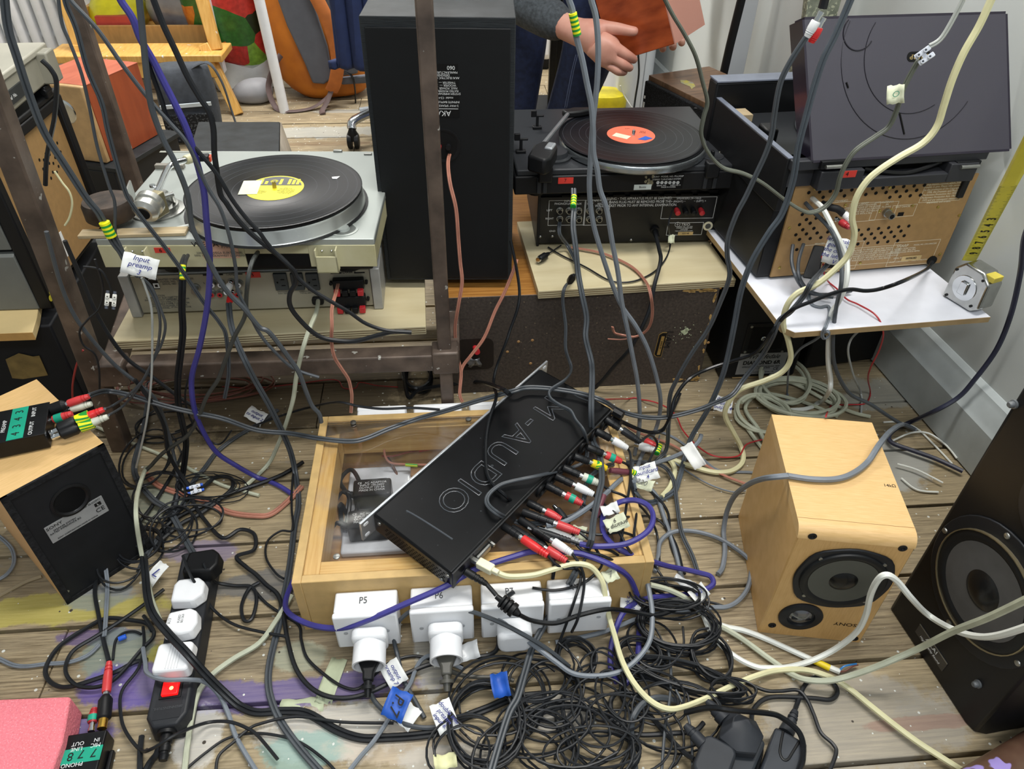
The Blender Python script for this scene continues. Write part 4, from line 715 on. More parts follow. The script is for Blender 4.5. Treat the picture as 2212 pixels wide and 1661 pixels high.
# upper dark section with the mechanism opening
b=MB(); b.box(-.03,.375+.03,-.010,.42,zl+.001,mTop-.03); 
b=MB(); zt0=zl+.001; zt1=on(mM,1740,352,-.02)[1]
x1_,_=on(mM,1867,370,-.02); x2_,_=on(mM,2058,350,-.02); x0_,_=on(mM,1775,370,-.02); x3_,_=on(mM,2112,360,-.02); 
for a in ((-.030,x0_,.0,.02,zt0,zt1),(x0_,x1_,-.022,.02,zt0,zt1-.018),(x1_,x2_,-.022,.02,zt0,zt0+.018),(x2_,x3_,-.022,.02,zt0,zt1-.018),(-.03,x3_+.02,-.012,.02,zt1-.018,zt1)): b.box(*a)
b.build('rear_housing',DKG,ms,bevel=.002); bx('mechanism_opening',HOLE,ms,x1_-.002,x2_+.002,.012,.02,zt0,zt1-.017)
MB().tube(spline([V((x1_+.01,-.004,zt1-.024)),V(((x1_+x2_)/2,-.016,zt1-.032)),V((x2_-.01,-.004,zt1-.02))],8),.004,8).build('belt_rim',BLK,ms)
decal('red_marker_sticker',REDT,ms,mM,1816,370,1847,382,-.022); ftext(ms,mM,'4',1830,376,.011,INKB,0,-.0227)
for px in (1802,2092): x,z=on(mM,px,358,-.02); MB().cyl((x-.018,-.024,z),(x+.018,-.024,z),.0035).build('hinge_spring',STEEL,ms); bx('hinge_bracket',BLK,ms,x-.024,x+.024,-.020,.0,z-.006,z+.008,.001)
# side walls, front hood and open deck
for xa_,xb_ in ((-.034,-.022),(x3_+.006,x3_+.018)): bx('deck_side_wall',BLK,ms,xa_,xb_,.0,.34,mH-.01,zt1,.002)
bx('deck_floor',DKB,ms,-.03,x3_+.02,.02,.34,zt0-.008,zt1-.035); fx0,_=onz(mM,1573,205,zt1); bx('front_hood',BLK,ms,-.038,x3_+.02,.32,.36,mH-.01,zt1+.03,.004); bx('hood_strip',mat('grey_trim','#6c7280',.4),ms,-.038,x3_+.02,.318,.36,zt1+.03,zt1+.034,.001)
bx('trim_strip',mat('grey_trim','#6c7280'),ms,-.0335,-.0225,.0,.32,zt1,zt1+.0015)
p=onz(mM,1730,275,zt1-.02); MB().lathe([(.13,zt1-.034),(.132,zt1-.03),(.132,zt1-.02),(.128,zt1-.018),(.01,zt1-.018)],T(p[0]+.13,.175,0),56).build('platter',mat('light_platter','#b9bcc0',.3,.5),ms); MB().lathe([(.11,zt1-.0175),(.11,zt1-.0165),(.01,zt1-.0165)],T(p[0]+.13,.175,0),48).build('platter_mat',BLK,ms)
bx('arm_rest',BLK,ms,-.005,.02,.14,.18,zt1-.035,zt1-.002,.004); bx('note_paper',mat('tan_paper','#b8a584',.7),ms,-.02,.03,.27,.31,zt1-.034,zt1-.02)
b=MB(); random.seed(11)
for i in range(14): b.prism([(random.uniform(.30,.36)+q*.004,.10+random.random()*.06+s*.014) for q,s in ((0,0),(1,.2),(.6,1))],0,.0006,T(-.0345,0,0)@RZ(90)@RX(90)) if False else None
for i in range(9): y=.235+.008*i; h_=random.uniform(.02,.06); b.add([(-.0348,y,.10),(-.0348,y+.006,.10),(-.0348,y+.004,.10+h_),(-.0348,y+.001,.10+h_*.9)],[(0,1,2,3)])
b.add([(-.0348,.235,.045),(-.0348,.31,.045),(-.0348,.308,.105),(-.0348,.234,.102)],[(0,1,2,3)]); b.build('peeled_label',mat('peeled_paper','#b9b7a2',.8),ms,solid=.0004)
# lid, leaning back
la=-25; LM=mM@T(-.0,-.014,zt1+.002)@RX(la)
x0l=onz(mM,1757,347,zt1)[0]; x1l=onz(mM,2178,320,zt1)[0]; LM=mM@T(0,-.012,zt1)@RX(la)
hl=on(LM,1752,42,0)[1]; lid=thing_l=bpy.data.objects.new('lid',None); COL.objects.link(lid); lid.parent=ms; lid.matrix_local=mM.inverted()@LM
SMK=mat('smoked_lid','#3c3a44',.25,var=.05,scale=3,coat=.4)
x0t=on(LM,1738,42,0)[0]; x1t=on(LM,2172,32,0)[0]
b=MB(); b.prism([(x0l,.0),(x1l,.0),(x1t,hl),(x0t,hl)],0,.004,T(0,.004,0)@RX(90)); b.build('lid_panel',SMK,lid)
b=MB(); b.add([(x0l-.004,0,0),(x0l,0,0),(x0t,0,hl),(x0t-.004,0,hl),(x0l-.004,.04,0),(x0l,.04,0),(x0t,.04,hl),(x0t-.004,.04,hl)],BF); b.add([(x1l,0,0),(x1l+.004,0,0),(x1t+.004,0,hl),(x1t,0,hl),(x1l,.03,0),(x1l+.004,.03,0),(x1t+.004,.03,hl),(x1t,.03,hl)],BF); b.box(x0l,x1l,0,.03,-.004,0); b.box(x0t,x1t,0,.03,hl,hl+.004); b.build('lid_rim',mat('lid_rim','#26222e',.3,coat=.3),lid)
cxl,czl=on(LM,1975,120,-.0002); b=MB()
def arc(r,a0,a1,th=.0007,cx=cxl,cz=czl): b.tube([V((cx+r*math.cos(R(a)),-.0003,cz+r*math.sin(R(a)))) for a in range(a0,a1+1,5) if .002<cz+r*math.sin(R(a))<hl-.002],th,5)
arc(.135,140,325); arc(.093,135,300); arc(.028,60,330,.0012,*on(LM,1855,70,-.0002)); b.build('moulded_ring',mat('ring_line','#1c1a22',.3),lid)
x,z=on(LM,1985,122,0); MB().prism(rr(.045,.016,.0078),0,.0008,T(x,0,z)@RX(90)).build('badge',HOLE,lid); text('SHARP',.011,mat('gold_letter','#b9a26a',.4,.5),lid,T(x,-.001,z)@RX(90)@RZ(180),sx=1.1)
for a,b_ in (((1828,178),(1832,190)),((1943,245),(1953,290))):
    x0,z0=on(LM,*a,0);x1,z1=on(LM,*b_,0); MB().tube([V((x0,-.0006,z0)),V((x1,-.0006,z1))],.0016,6).build('strap_mark',HOLE,lid)
# ---------------------------------------------------------------- tape measure on the white board, blade against the wall
ta=Z(2038,640,.303); tb_=Z(2088,671,.303); tM,tw=frame(ta,tb_); tM=tM@T(-.004,0,0)
tm=thing('tape_measure','chrome tape measure on the white board, yellow blade run up the wall','tape measure',tM)
prof_=[(0,0),(.058,0),(.072,.012),(.070,.058),(.052,.074),(.016,.076),(.0,.058)]
# side plate faces the viewer-left; body is thick away from it
fM=T(0,0,0)@RX(90)
sc_=1.05
MB().prism([(x*sc_,z*sc_) for x,z in prof_],-.038,0,fM).build('case',mat('worn_chrome','#b5b6b3',.22,.95,var=.1,scale=60),tm,bevel=.004,seg=3)
MB().prism(circ(.024,28,.034,.036),0,.0015,fM).build('side_disc',CHR,tm,bevel=.0006); MB().prism(rr(.016,.026,.003,4,.034,.036),.0015,.006,fM@T(0,0,0)).build('belt_clip',CHR,tm,bevel=.002)
for x,z in ((.008,.006),(.060,.012),(.006,.060),(.060,.066)): MB().cyl((x,-.0,z),(x,-.002,z),.0025).build('case_screw',BLK,tm)
bx('yellow_label',mat('yellow_case_label','#d4c34e',.5),tm,.0755*.72,.0755*.98,.006,.030,.066,.0765,.001,)
# blade from the mouth at the case top, up and back along the wall
bp0=X(2098,556,ta.x+.062); A0=Z(2098,553,.372); A1=D(2212,335,1.02); 
bl=[]; n=30
dirv=(A1-A0); 
YEL=mat('yellow_blade','#e8dc34',.4,var=.05); side=V((.0,-.55,-.2)); 
wv=(Z(2125,556,.372)-Z(2083,552,.372)); wv=wv.normalized()*.0125
end=A0+dirv*1.9
iT=tM.inverted(); grid=[[iT@(A0+ (end-A0)*((i-1)/n)+wv*k+V((0,0,0)) ) for k in (-1,-.5,0,.5,1)] for i in range(n+1)]
o=MB().sheet(grid).build('blade',YEL,tm,solid=.0004,smooth=80)
ax_=(end-A0).normalized(); nz=wv.normalized().cross(ax_); 
if nz.dot(C0-A0)<0: nz=-nz
def blade_M(s,lat=0): # text plane on blade: x along the blade downwards
    o_=A0+ax_*s+wv.normalized()*lat+nz*.0008; xx=-ax_ ; yy=nz.cross(xx)
    return iT@Matrix(((xx.x,yy.x,nz.x,o_.x),(xx.y,yy.y,nz.y,o_.y),(xx.z,yy.z,nz.z,o_.z),(0,0,0,1)))
L_=(A1-A0).length
b=MB()
for i in range(90):
    s=.004+i*.0032; l=.008 if i%8==0 else (.005 if i%4==0 else .003)
    for sg in (1,-1): b.box(-.0002,.0002,(.0122-l)*sg if sg>0 else -.0122,.0122 if sg>0 else -.0122+l,0,.0001,blade_M(s))
b.build('graduation_marks',INKB,tm)
for k,s in enumerate('9876543'): text(s,.019,INKB,tm,blade_M(.016+.0254*k,.002)@RZ(180),name='inch_number',bold=.0005)
# ================================================================ BACKGROUND RIGHT
# walnut speaker, grille to the left
wq=[(1402,162),(1552,236),(1607,176),(1530,138)]; WZ=.40
wA=Z(1402,162,WZ);wB=Z(1552,236,WZ);wC=Z(1607,176,WZ); wM,wl=frame(V((wA.x,wA.y,0)),V((wB.x,wB.y,0)),0); dd=(V((wC.x,wC.y,0))-V((wB.x,wB.y,0))); wdp=dd.dot(wM.to_3x3().col[1]); 
WAL=mat('walnut_vinyl','#7e5f45',.4,scale=9,stretch=(12,1.2,1),hx2='#5b422e'); wk=thing('walnut_speaker','walnut loudspeaker with a black grille and a torn yellow sticker on top','speaker',wM)
wdp=max(.16,wdp); bx('cabinet',WAL,wk,0,wl,.0,wdp,.0,WZ,.001); bx('grille',mat('black_grille_cloth','#0f1012',.9,speck=('#24262a',300,.55)),wk,.006,wl-.012,-.016,0,.01,WZ-.012,.003)
MB().prism([(.075,.055),(.10,.04),(.135,.045),(.155,.035),(.14,.06),(.11,.075),(.085,.07)],WZ,WZ+.0006).build('torn_sticker',mat('torn_yellow','#b5aa3c',.7,hx2='#8d8c85',scale=60),wk)
b=MB()
for i in range(7): b.box(.012,.018,-.0168,-.016,.16+.03*i,.16+.03*i+.008+.006*(i%3))
b.build('white_chips',PAPER,wk)
# white cabinet, leaning board, black stand, white appliance, yellow tub
a=Z(1337,243,0); cabx=a.x; o=thing('white_cabinet','tall plain white cabinet with rounded edge behind the walnut speaker','cabinet',T(cabx,a.y-.05,0)); CW=mat('soft_white_paint','#d3d9e2',.35,var=.03,scale=3)
cwd=wallx(3.6)-cabx-.02; MB().prism(rr(cwd,.5,min(.10,cwd*.45),8,cwd/2,.3),.0,1.3).build('body',CW,o,smooth=60); bx('door_seam',mat('seam_grey','#8f979f'),o,cwd*.62,cwd*.62+.002,.0485,.0505,.02,1.28)
o2=T(0,0,0)
a=Y(1557,152,2.28); M=T(a.x+.0,2.28,0)@RZ(-4); k=thing('leaning_board','pale grey board with a black rim standing behind the raised lid','board',M)
lbw=wallx(2.45)-M.translation.x-.03; MB().prism([(0,0),(lbw,0),(lbw,.95),(.05,.95),(.02,.6)],0,.03,RX(90)@T(0,0,0)).build('panel',mat('grey_satin_board','#a9aeb3',.35,var=.06,scale=2),k,bevel=.002)
MB().tube([V((-.004,-.015,0)),V((.012,-.015,.45)),V((.022,-.015,.62)),V((.052,-.015,.96))],.016,10).build('black_rim',BLK,k)
a=Y(1745,45,1.86); k=thing('speckled_board','grey-green speckled panel standing upright between the raised lid and the wall','panel',T(a.x-.02,1.86,0)); 
spw=wallx(1.9)-k.location.x-.03; MB().prism([(0,0),(spw,0),(spw,1.0),(-.01,1.0),(-.005,.66),(.004,.60)],0,.025,RX(90)).build('panel',mat('speckled_stone','#7f8474',.7,scale=60,hx2='#5f6557',speck=('#a3a68f',130,.58)),k,bevel=.001)
a=Z(1183,236,0); k=thing('black_stand','black metal stand behind the black turntable, between the person\'s legs','stand',T(a.x,a.y,0))
for x in (0,.055): bx('upright',BLKM,k,x,x+.028,0,.03,.0,.95,.003)
bx('top_plate',BLKM,k,-.04,.16,-.04,.18,.95,.97,.004); bx('base_plate',BLKM,k,-.06,.15,-.05,.15,0,.012,.003); bx('rear_web',BLKM,k,.028,.055,.01,.02,.1,.95)
a=Z(1160,152,0); k=thing('white_appliance','white plastic appliance with a blue label far behind the person','appliance',T(a.x-.25,a.y,0))
bx('housing',WHT,k,0,.33,0,.25,.04,.6,.03); bx('dark_base',BLK,k,.02,.31,.02,.23,0,.045,.005); bx('blue_label',mat('blue_label','#39507c'),k,.265,.33,-.002,.0,.16,.30)
a=Z(1315,243,0); o=blob([(0,.16,.14,0,0),(.02,.19,.16,0,0),(.055,.19,.16,0,0),(.07,.17,.15,0,0),(.073,.12,.1,0,0)],T(a.x-.02,a.y+.04,0),amp=0).build('yellow_tub',mat('yellow_plastic','#d9c81e',.4),smooth=50); tag(o,'yellow plastic tub on the floor by the white cabinet','tub')
cable('thin black cable hanging down the face of the white cabinet',RUB,.004,[(1378,110,2.9,'y'),(1380,160,2.9,'y'),(1372,215,2.9,'y'),(1368,250,2.88,'y'),(1366,290,2.86,'y')])
cable('thin white cable trailing across the floor by the yellow tub',WHTC,.0025,[(1340,185,2.9,'y'),(1348,205,2.9,'y'),(1362,228,2.88,'y'),(1372,240,2.88,'y')])
# ================================================================ PERSON
SKIN=mat('skin','#d3a08e',.5,scale=14,hx2='#bf8271'); SWE=mat('charcoal_knit','#4a5055',.9,scale=120,hx2='#32373b',bump=.5); DEN=mat('dark_blue_denim','#26345a',.85,scale=60,hx2='#1b2644',bump=.3); HAIR=mat('dark_hair','#2a211b',.7)
def skin(name,nodes,edges,m,par,root,sub=2):
    me=bpy.data.meshes.new(name); me.from_pydata([n[0] for n in nodes],[],[]); 
    me=bpy.data.meshes.new(name); me.from_pydata([tuple(n[0]) for n in nodes],edges,[]); me.update(); o=bpy.data.objects.new(name,me); COL.objects.link(o)
    md=o.modifiers.new('k','SKIN'); md.use_smooth_shade=True
    sv=me.skin_vertices[0].data if me.skin_vertices else None
    if sv is None:
        bpy.context.view_layer.objects.active=o; o.select_set(True); bpy.ops.mesh.customdata_skin_add(); o.select_set(False); sv=me.skin_vertices[0].data
    for i,n in enumerate(nodes): r=n[1]; sv[i].radius=(r if isinstance(r,tuple) else (r,r)); sv[i].use_root=(i==root)
    u=o.modifiers.new('u','SUBSURF'); u.levels=sub; u.render_levels=sub; me.materials.append(m)
    dg=bpy.context.evaluated_depsgraph_get(); m2=bpy.data.meshes.new_from_object(o.evaluated_get(dg)); o.modifiers.clear(); o.data=m2; o.data.name=name; o.parent=par
    o.matrix_parent_inverse=par.matrix_world.inverted(); return o
pl=Y(1130,160,2.34); pr_=Y(1268,165,2.28)
per=thing('person','person in a charcoal knit sweater and dark jeans, bending to hold the reddish wooden speaker','person',T((pl.x+pr_.x)/2,2.35,0))
hip=V(((pl.x+pr_.x)/2-.01,2.42,.90)); kl=V((pl.x+.0,2.33,.47)); kr=V((pr_.x+.01,2.26,.47)); al=V((pl.x-.02,2.42,.08)); ar=V((pr_.x-.07,2.40,.08))
chest=hip+V((-.03,-.24,.33)); neck=chest+V((0,-.12,.13)); head=neck+V((.01,-.06,.11)); shr=chest+V((.19,-.04,.05)); shl=chest+V((-.19,-.04,.05))
W1_=D(1248,72,1.86); el1=D(1085,-15,1.98); W2_=D(1425,-40,2.42); el2=V((W2_.x+.03,W2_.y+.06,W2_.z+.25))
K=D(1318,88,1.835)
nodes=[(hip,.12),(hip+V((0,-.1,.16)),.115),(chest,.125),(neck,.055),(head,.085),(head+V((0,-.02,.09)),.075),
 (shl,.06),(el1,.042),(W1_,.033),(shr,.06),(el2,.042),(W2_,.026),
 (hip+V((-.09,0,-.04)),.085),(kl,.06),(al,.04),(al+V((-.0,-.14,-.05)),.03),(hip+V((.09,0,-.04)),.085),(kr,.06),(ar,.04),(ar+V((.02,-.14,-.05)),.03)]
edges=[(0,1),(1,2),(2,3),(3,4),(4,5),(2,6),(6,7),(7,8),(2,9),(9,10),(10,11),(0,12),(12,13),(13,14),(14,15),(0,16),(16,17),(17,18),(18,19)]
def addn(prev,p,r): nodes.append((p,r)); edges.append((prev,len(nodes)-1)); return len(nodes)-1
# right-hand (viewer left) hand: palm, thumb along the box face, fingers curling under its edge
pm=addn(8,D(1278,84,1.85),.040); pk=addn(pm,D(1305,104,1.85),.041)
t1=addn(pm,D(1310,60,1.83),.019); t2_=addn(t1,D(1342,63,1.82),.0145); t3=addn(t2_,D(1364,68,1.812),.013); t4=addn(t3,D(1380,68,1.812),.011)
f1=addn(pk,D(1335,108,1.835),.017); f1=addn(f1,D(1357,121,1.845),.0135); f1=addn(f1,D(1373,131,1.88),.011)
f2=addn(pk,D(1331,127,1.845),.016); f2=addn(f2,D(1350,142,1.855),.013); f2=addn(f2,D(1364,148,1.885),.0105)
f3=addn(pk,D(1318,139,1.86),.015); f3=addn(f3,D(1337,155,1.865),.012); f3=addn(f3,D(1352,156,1.895),.0095)
f4=addn(pk,D(1302,134,1.88),.011); f4=addn(f4,D(1322,149,1.885),.009); f4=addn(f4,D(1334,151,1.91),.008)
# other hand under the far corner
q0=addn(11,D(1440,30,2.32),(.034,.020))
for (x,y,r,dd_) in ((1432,107,.011,0),(1454,103,.0115,.0),(1473,94,.011,0)):
    j=addn(q0,D(x-4,y-28,2.24),r+.002); addn(j,D(x,y,2.06),r)
addn(addn(q0,D(1470,20,2.25),.014),D(1485,30,2.18),.011)
body=skin('body',nodes,edges,SKIN,per,0)
skin('sweater',[(hip+V((0,-.03,.04)),.155),(chest,.165),(neck+V((0,.02,-.04)),.085),(shl,.085),(el1,.060),(W1_.lerp(el1,.45),.056),(W1_.lerp(el1,.10),.050),(shr,.085),(el2,.06),(W2_.lerp(el2,.15),.045)],[(0,1),(1,2),(1,3),(3,4),(4,5),(5,6),(1,7),(7,8),(8,9)],SWE,per,0)
skin('jeans',[(hip+V((0,0,.02)),.14),(hip+V((-.09,0,-.06)),.105),(kl,.078),(al+V((0,0,.02)),.062),(hip+V((.09,0,-.06)),.105),(kr,.092),(ar+V((0,0,.02)),.062)],[(0,1),(1,2),(2,3),(0,4),(4,5),(5,6)],DEN,per,0)
for q_ in (-2,2):
    P=[Y(1246+q_,118,2.155),Y(1238+q_,150,2.15),Y(1229+q_,195,2.165),Y(1222+q_,232,2.19)]; o=MB().tube(spline(P,5),.0011,5).build('leg_seam',mat('denim_stitch','#5f6f93',.8),per); o.matrix_parent_inverse=per.matrix_world.inverted()
skin('hair',[(head+V((0,.02,.04)),.095),(head+V((0,.0,.11)),.08)],[(0,1)],HAIR,per,0)
for a_ in (al,ar):
    c=a_+V((0,-.07,-.08)); b=blob([(0,.09,.27,0,0),(.02,.1,.28,0,0),(.05,.095,.26,0,.01),(.09,.08,.15,0,.05),(.11,.07,.11,0,.06)],T(c.x,c.y-.02,.0),amp=.003); o=b.build('shoe',BLK,per,smooth=60); o.matrix_parent_inverse=per.matrix_world.inverted()
for sx in (-1,1):
    o=MB().lathe([(.001,-.012),(.010,-.008),(.0125,0),(.010,.008),(.001,.012)],T(*(head+V((.033*sx,-.085,.045)))),12).build('eye',WHT,per); o.matrix_parent_inverse=per.matrix_world.inverted()
# the speaker being held
hM_=T(.442,1.995,.479)@Matrix.Rotation(-.664,4,'Z')@Matrix.Rotation(-.413,4,'Y')@Matrix.Rotation(.034,4,'X')
hs=thing('bookshelf_speaker','reddish cherry-veneered loudspeaker held in the person\'s hands','speaker',hM_)
bx('cabinet',mat('cherry_glossy','#a8502a',.3,scale=4,stretch=(3,3,9),hx2='#7b3319'),hs,0,.18,0,.18,0,.28,.0015); bx('top_panel',mat('cherry_pale_end','#b98373',.4,scale=4,var=.06),hs,.18,.183,.0,.2,0,.28,.0); bx('baffle',mat('bare_mdf_baffle','#b08f62'),hs,0,.18,.18,.2,0,.28,.003)
# ================================================================ WOODEN POWER BOX
BX0,BX1,BY0,BY1,BH=-.259,.290,.665,1.035,.124
bM=T(BX0,BY0,0); bw_=BX1-BX0; bd=BY1-BY0
wb=thing('wooden_power_box','low pine box with a clear screwed lid and white sockets on both sides','box',bM)
tw=.014; MD=MDF
for nm,a in (('side_board',(0,tw,0,bd)),('side_board',(bw_-tw,bw_,0,bd)),('front_board',(tw,bw_-tw,0,tw)),('rear_board',(tw,bw_-tw,bd-tw,bd))): bx(nm,MD,wb,*a,0,BH,.0012)
i0=tw+.0008; bt=.024
for nm,a in (('inner_batten',(i0,i0+bt,i0,bd-i0)),('inner_batten',(bw_-i0-bt,bw_-i0,i0,bd-i0))): 
    o=MB().box(-bt/2,bt/2,-(bd/2-i0),bd/2-i0,-.03,.03).build(nm,mat('pine_y','#dcb977',.5,scale=9,stretch=(22,1,22),hx2='#c79c55'),wb,bevel=.001); o.location=((a[0]+a[1])/2,bd/2,BH-.003-.03)
for y in (i0,bd-i0-bt): o=MB().box(-(bw_/2-i0-bt),bw_/2-i0-bt,-bt/2,bt/2,-.03,.03).build('inner_batten',mat('pine_x','#dcb977',.5,scale=9,stretch=(1,22,22),hx2='#c79c55'),wb,bevel=.001); o.location=(bw_/2,y+bt/2,BH-.003-.03)
bx('base_board',mat('box_base','#b08a58',.7,scale=8,stretch=(1,12,1),hx2='#94704a'),wb,tw,bw_-tw,tw,bd-tw,.003,.012)
GL,t_,b_=nt('clear_scratched_acrylic'); b_.inputs['Base Color'].default_value=(.95,.96,.97,1); b_.inputs['Roughness'].default_value=.06; b_.inputs['Transmission Weight'].default_value=1; b_.inputs['IOR'].default_value=1.2; 
tr=t_.nodes.new('ShaderNodeBsdfTransparent'); mx=t_.nodes.new('ShaderNodeMixShader'); gl_=t_.nodes.new('ShaderNodeBsdfGlossy'); gl_.inputs['Roughness'].default_value=.08; df=t_.nodes.new('ShaderNodeBsdfDiffuse'); df.inputs[0].default_value=lin('#b9bcc2')
no=t_.nodes.new('ShaderNodeTexNoise'); no.inputs['Scale'].default_value=14; no.inputs['Detail'].default_value=9; rp_=t_.nodes.new('ShaderNodeMapRange'); rp_.inputs[1].default_value=.52; rp_.inputs[2].default_value=.75; rp_.inputs[3].default_value=.01; rp_.inputs[4].default_value=.13
tc=t_.nodes.new('ShaderNodeTexCoord'); t_.links.new(tc.outputs['Object'],no.inputs[0]); t_.links.new(no.outputs[0],rp_.inputs[0]); fr=t_.nodes.new('ShaderNodeFresnel'); fr.inputs[0].default_value=1.35
m2_=t_.nodes.new('ShaderNodeMixShader'); t_.links.new(rp_.outputs[0],m2_.inputs[0]); t_.links.new(tr.outputs[0],m2_.inputs[1]); t_.links.new(df.outputs[0],m2_.inputs[2]); t_.links.new(fr.outputs[0],mx.inputs[0]); t_.links.new(m2_.outputs[0],mx.inputs[1]); t_.links.new(gl_.outputs[0],mx.inputs[2]); t_.links.new(mx.outputs[0],t_.nodes['Material Output'].inputs[0])
bx('clear_lid',GL,wb,tw+.001,bw_-tw-.001,tw+.001,bd-tw-.001,BH-.0028,BH-.0002)
for px,py in ((763,912),(1012,905),(727,1202)): x,y=onz(bM,px,py,BH); MB().stack((x,y,BH-.001),(x,y,BH+.0018),[(0,.0055),(.7,.0052),(1,.002)],14).build('lid_screw',STEEL,wb)
def pattress(x,y,front,lbl,h=.078):
    s=-1 if front else 1
    p=thing_part=None
    b=MB(); y0=y; y1=y+s*.036; o=bx('back_box',WHT,wb,x-.003,x+.090,min(y0,y1),max(y0,y1),.018,.018+h,.003); y2=y1+s*.010
    q=bx('socket_plate',WHT,o,x-.004,x+.091,min(y1,y2),max(y1,y2),.017,.019+h,.003)
    if front:
        for dx in (.012,.074): MB().cyl((x+dx,y2-.0002,.057),(x+dx,y2-.001,.057),.0032).build('screw_cap',mat('grey_screw_cap','#a9acb0'),q)
    if lbl: text(lbl,.016,mat('pen_grey','#4a4c50',.7),o,T(x+.04,y+s*.018,.018+h+.0008),sx=.8)
    return x,y2
fx=[onz(bM,px,1300,.09)[0] for px in (728,891,1044,1191)]
fp=[pattress(x_,0,True,l) for x_,l in zip(fx,('P5','P6','P7','P8'))]
for px in (778,898,1018,1140): pattress(onz(bM,px,890,.09)[0],bd,False,None,.086)
# things inside the box
def inside(px,py,z): x,y=onz(bM,px,py,z); return V((x,y,z))
a=inside(735,1180,.03); pM=bM@T(a.x,a.y,.0125); o=thing('white_adaptor_plate','pale grey plastic tray under the power bricks inside the box','tray',pM); bx('tray',mat('pale_grey_tray','#c6cad0',.5),o,0,.115,-.012,.19,0,.014,.004)
for i,(px,py,lbl) in enumerate(((800,1062,'black power brick farther from the viewer, under the clear lid'),(790,1130,'black power brick nearer the viewer, under the clear lid'))):
    a=inside(px,py,.06); p=thing('power_brick',lbl,'power adapter',bM@T(a.x-.03,a.y-.015,.0268)@RZ(2)); bx('brick_body',BLKM,p,0,.068,0,.040,0,.040,.004); bx('rating_label',BLK,p,.008,.06,-.0001,.038,.0402,.0406); text('CE   AC ADAPTOR\nINPUT 100-240V\nOUTPUT 12V 5A\nMADE IN CHINA',.0062,WINK,p,T(.034,.02,.0408),sx=1)
    MB().tube(spline([V((0,.02,.02)),V((-.02,.03,.022)),V((-.04,.01,.01)),V((-.05,.03,.01)),V((-.04,.06,.005))],6),.003,8).build('lead',RUB,p); MB().stack((0,.02,.02),(-.022,.03,.022),[(0,.006),(.3,.006),(.32,.0045),(.5,.0055),(.55,.004),(1,.0035)],10).build('strain_relief',RUB,p)
def incable(label,m,r,pts,**k):
    P=spline([bM@inside(*p) for p in pts],7); o=MB().tube(P,r,7).build('wire',m); tag(o,label,'wire')
incable('tangled black lead curled at the left inside the box',RUB,.004,[(745,1150,.03),(755,1080,.05),(735,1040,.04),(760,1015,.05),(780,1060,.05),(760,1120,.04),(735,1090,.02),(748,1190,.02)])
incable('copper wire pair dropping from the rear board inside the box',COPR,.0022,[(830,965,.07),(832,985,.06),(845,1000,.05),(880,1003,.045),(930,1004,.045),(1000,1006,.045)])
incable('reddish wire with a red crimp running right inside the box',mat('red_brown_wire','#8c4a3e'),.0018,[(825,985,.05),(850,985,.05),(890,975,.05),(930,970,.05),(985,962,.05)])
incable('brown wires crossing the bottom of the box toward the right',mat('brown_wire','#5d3b2e'),.0028,[(835,985,.04),(850,1010,.03),(865,1040,.02),(880,1060,.016)])
o=MB().stack(bM@inside(905,973,.052),bM@inside(928,969,.052),[(0,.003),(1,.0035)],8).build('crimp_sleeve',RED); tag(o,'red crimp sleeve on a wire inside the box','connector')
o=MB().stack(bM@inside(876,1004,.048),bM@inside(902,1006,.048),[(0,.0032),(1,.0032)],8).build('striped_sleeve',YGS); tag(o,'yellow and green sleeve on the copper wire inside the box','connector')
# plugs in the front sockets
def shuko(i,px,dark):
    x,y=fp[i]; x+=.048; z=.052
    o=thing('plug_adaptor','white travel adaptor in the socket marked '+('P5, black mains plug in it' if i==0 else 'P6, grey-brown mains plug in it'),'plug',bM@T(x,y,z)@RX(8))
    b=MB().prism(rr(.052,.052,.012),0,.018,RX(90)); b.build('adaptor_body',WHT,o,bevel=.004)
    b=MB().lathe([(.024,.016),(.0245,.046),(.0245,.050),(.0215,.050),(.0205,.034)],RX(90),30); b.build('round_shroud',WHT,o); MB().lathe([(.021,.033),(.021,.0345),(.001,.0345)],RX(90),26).build('shroud_well',HOLE,o)
    m=BLK if i==0 else mat('grey_brown_plug','#4b4a44',.45)
    MB().prism([(-.017,.034),(.017,.034),(.015,.044),(.008,.060),(.0075,.072),(-.0075,.072),(-.008,.060),(-.015,.044)],-.007,.007,Matrix(((1,0,0,0),(0,-1,0,0),(0,0,1,0),(0,0,0,1)))).build('mains_plug',m,o,bevel=.003)
    MB().stack((0,-.068,0),(0,-.092,-.006),[(0,.0055),(.35,.006),(.36,.0105),(.55,.0105),(.56,.0055),(1,.004)],16).build('cord_collar',m,o)
    return o.matrix_world@V((0,-.09,-.006))
e5=shuko(0,798,1); e6=shuko(1,955,1)
x,y=fp[2]; o=thing('mains_plug','rounded white plug in the socket marked P7','plug',bM@T(x+.045,y,.050)); MB().prism(rr(.052,.05,.014),0,.034,RX(90)).build('plug_body',WHT,o,bevel=.009,seg=4)
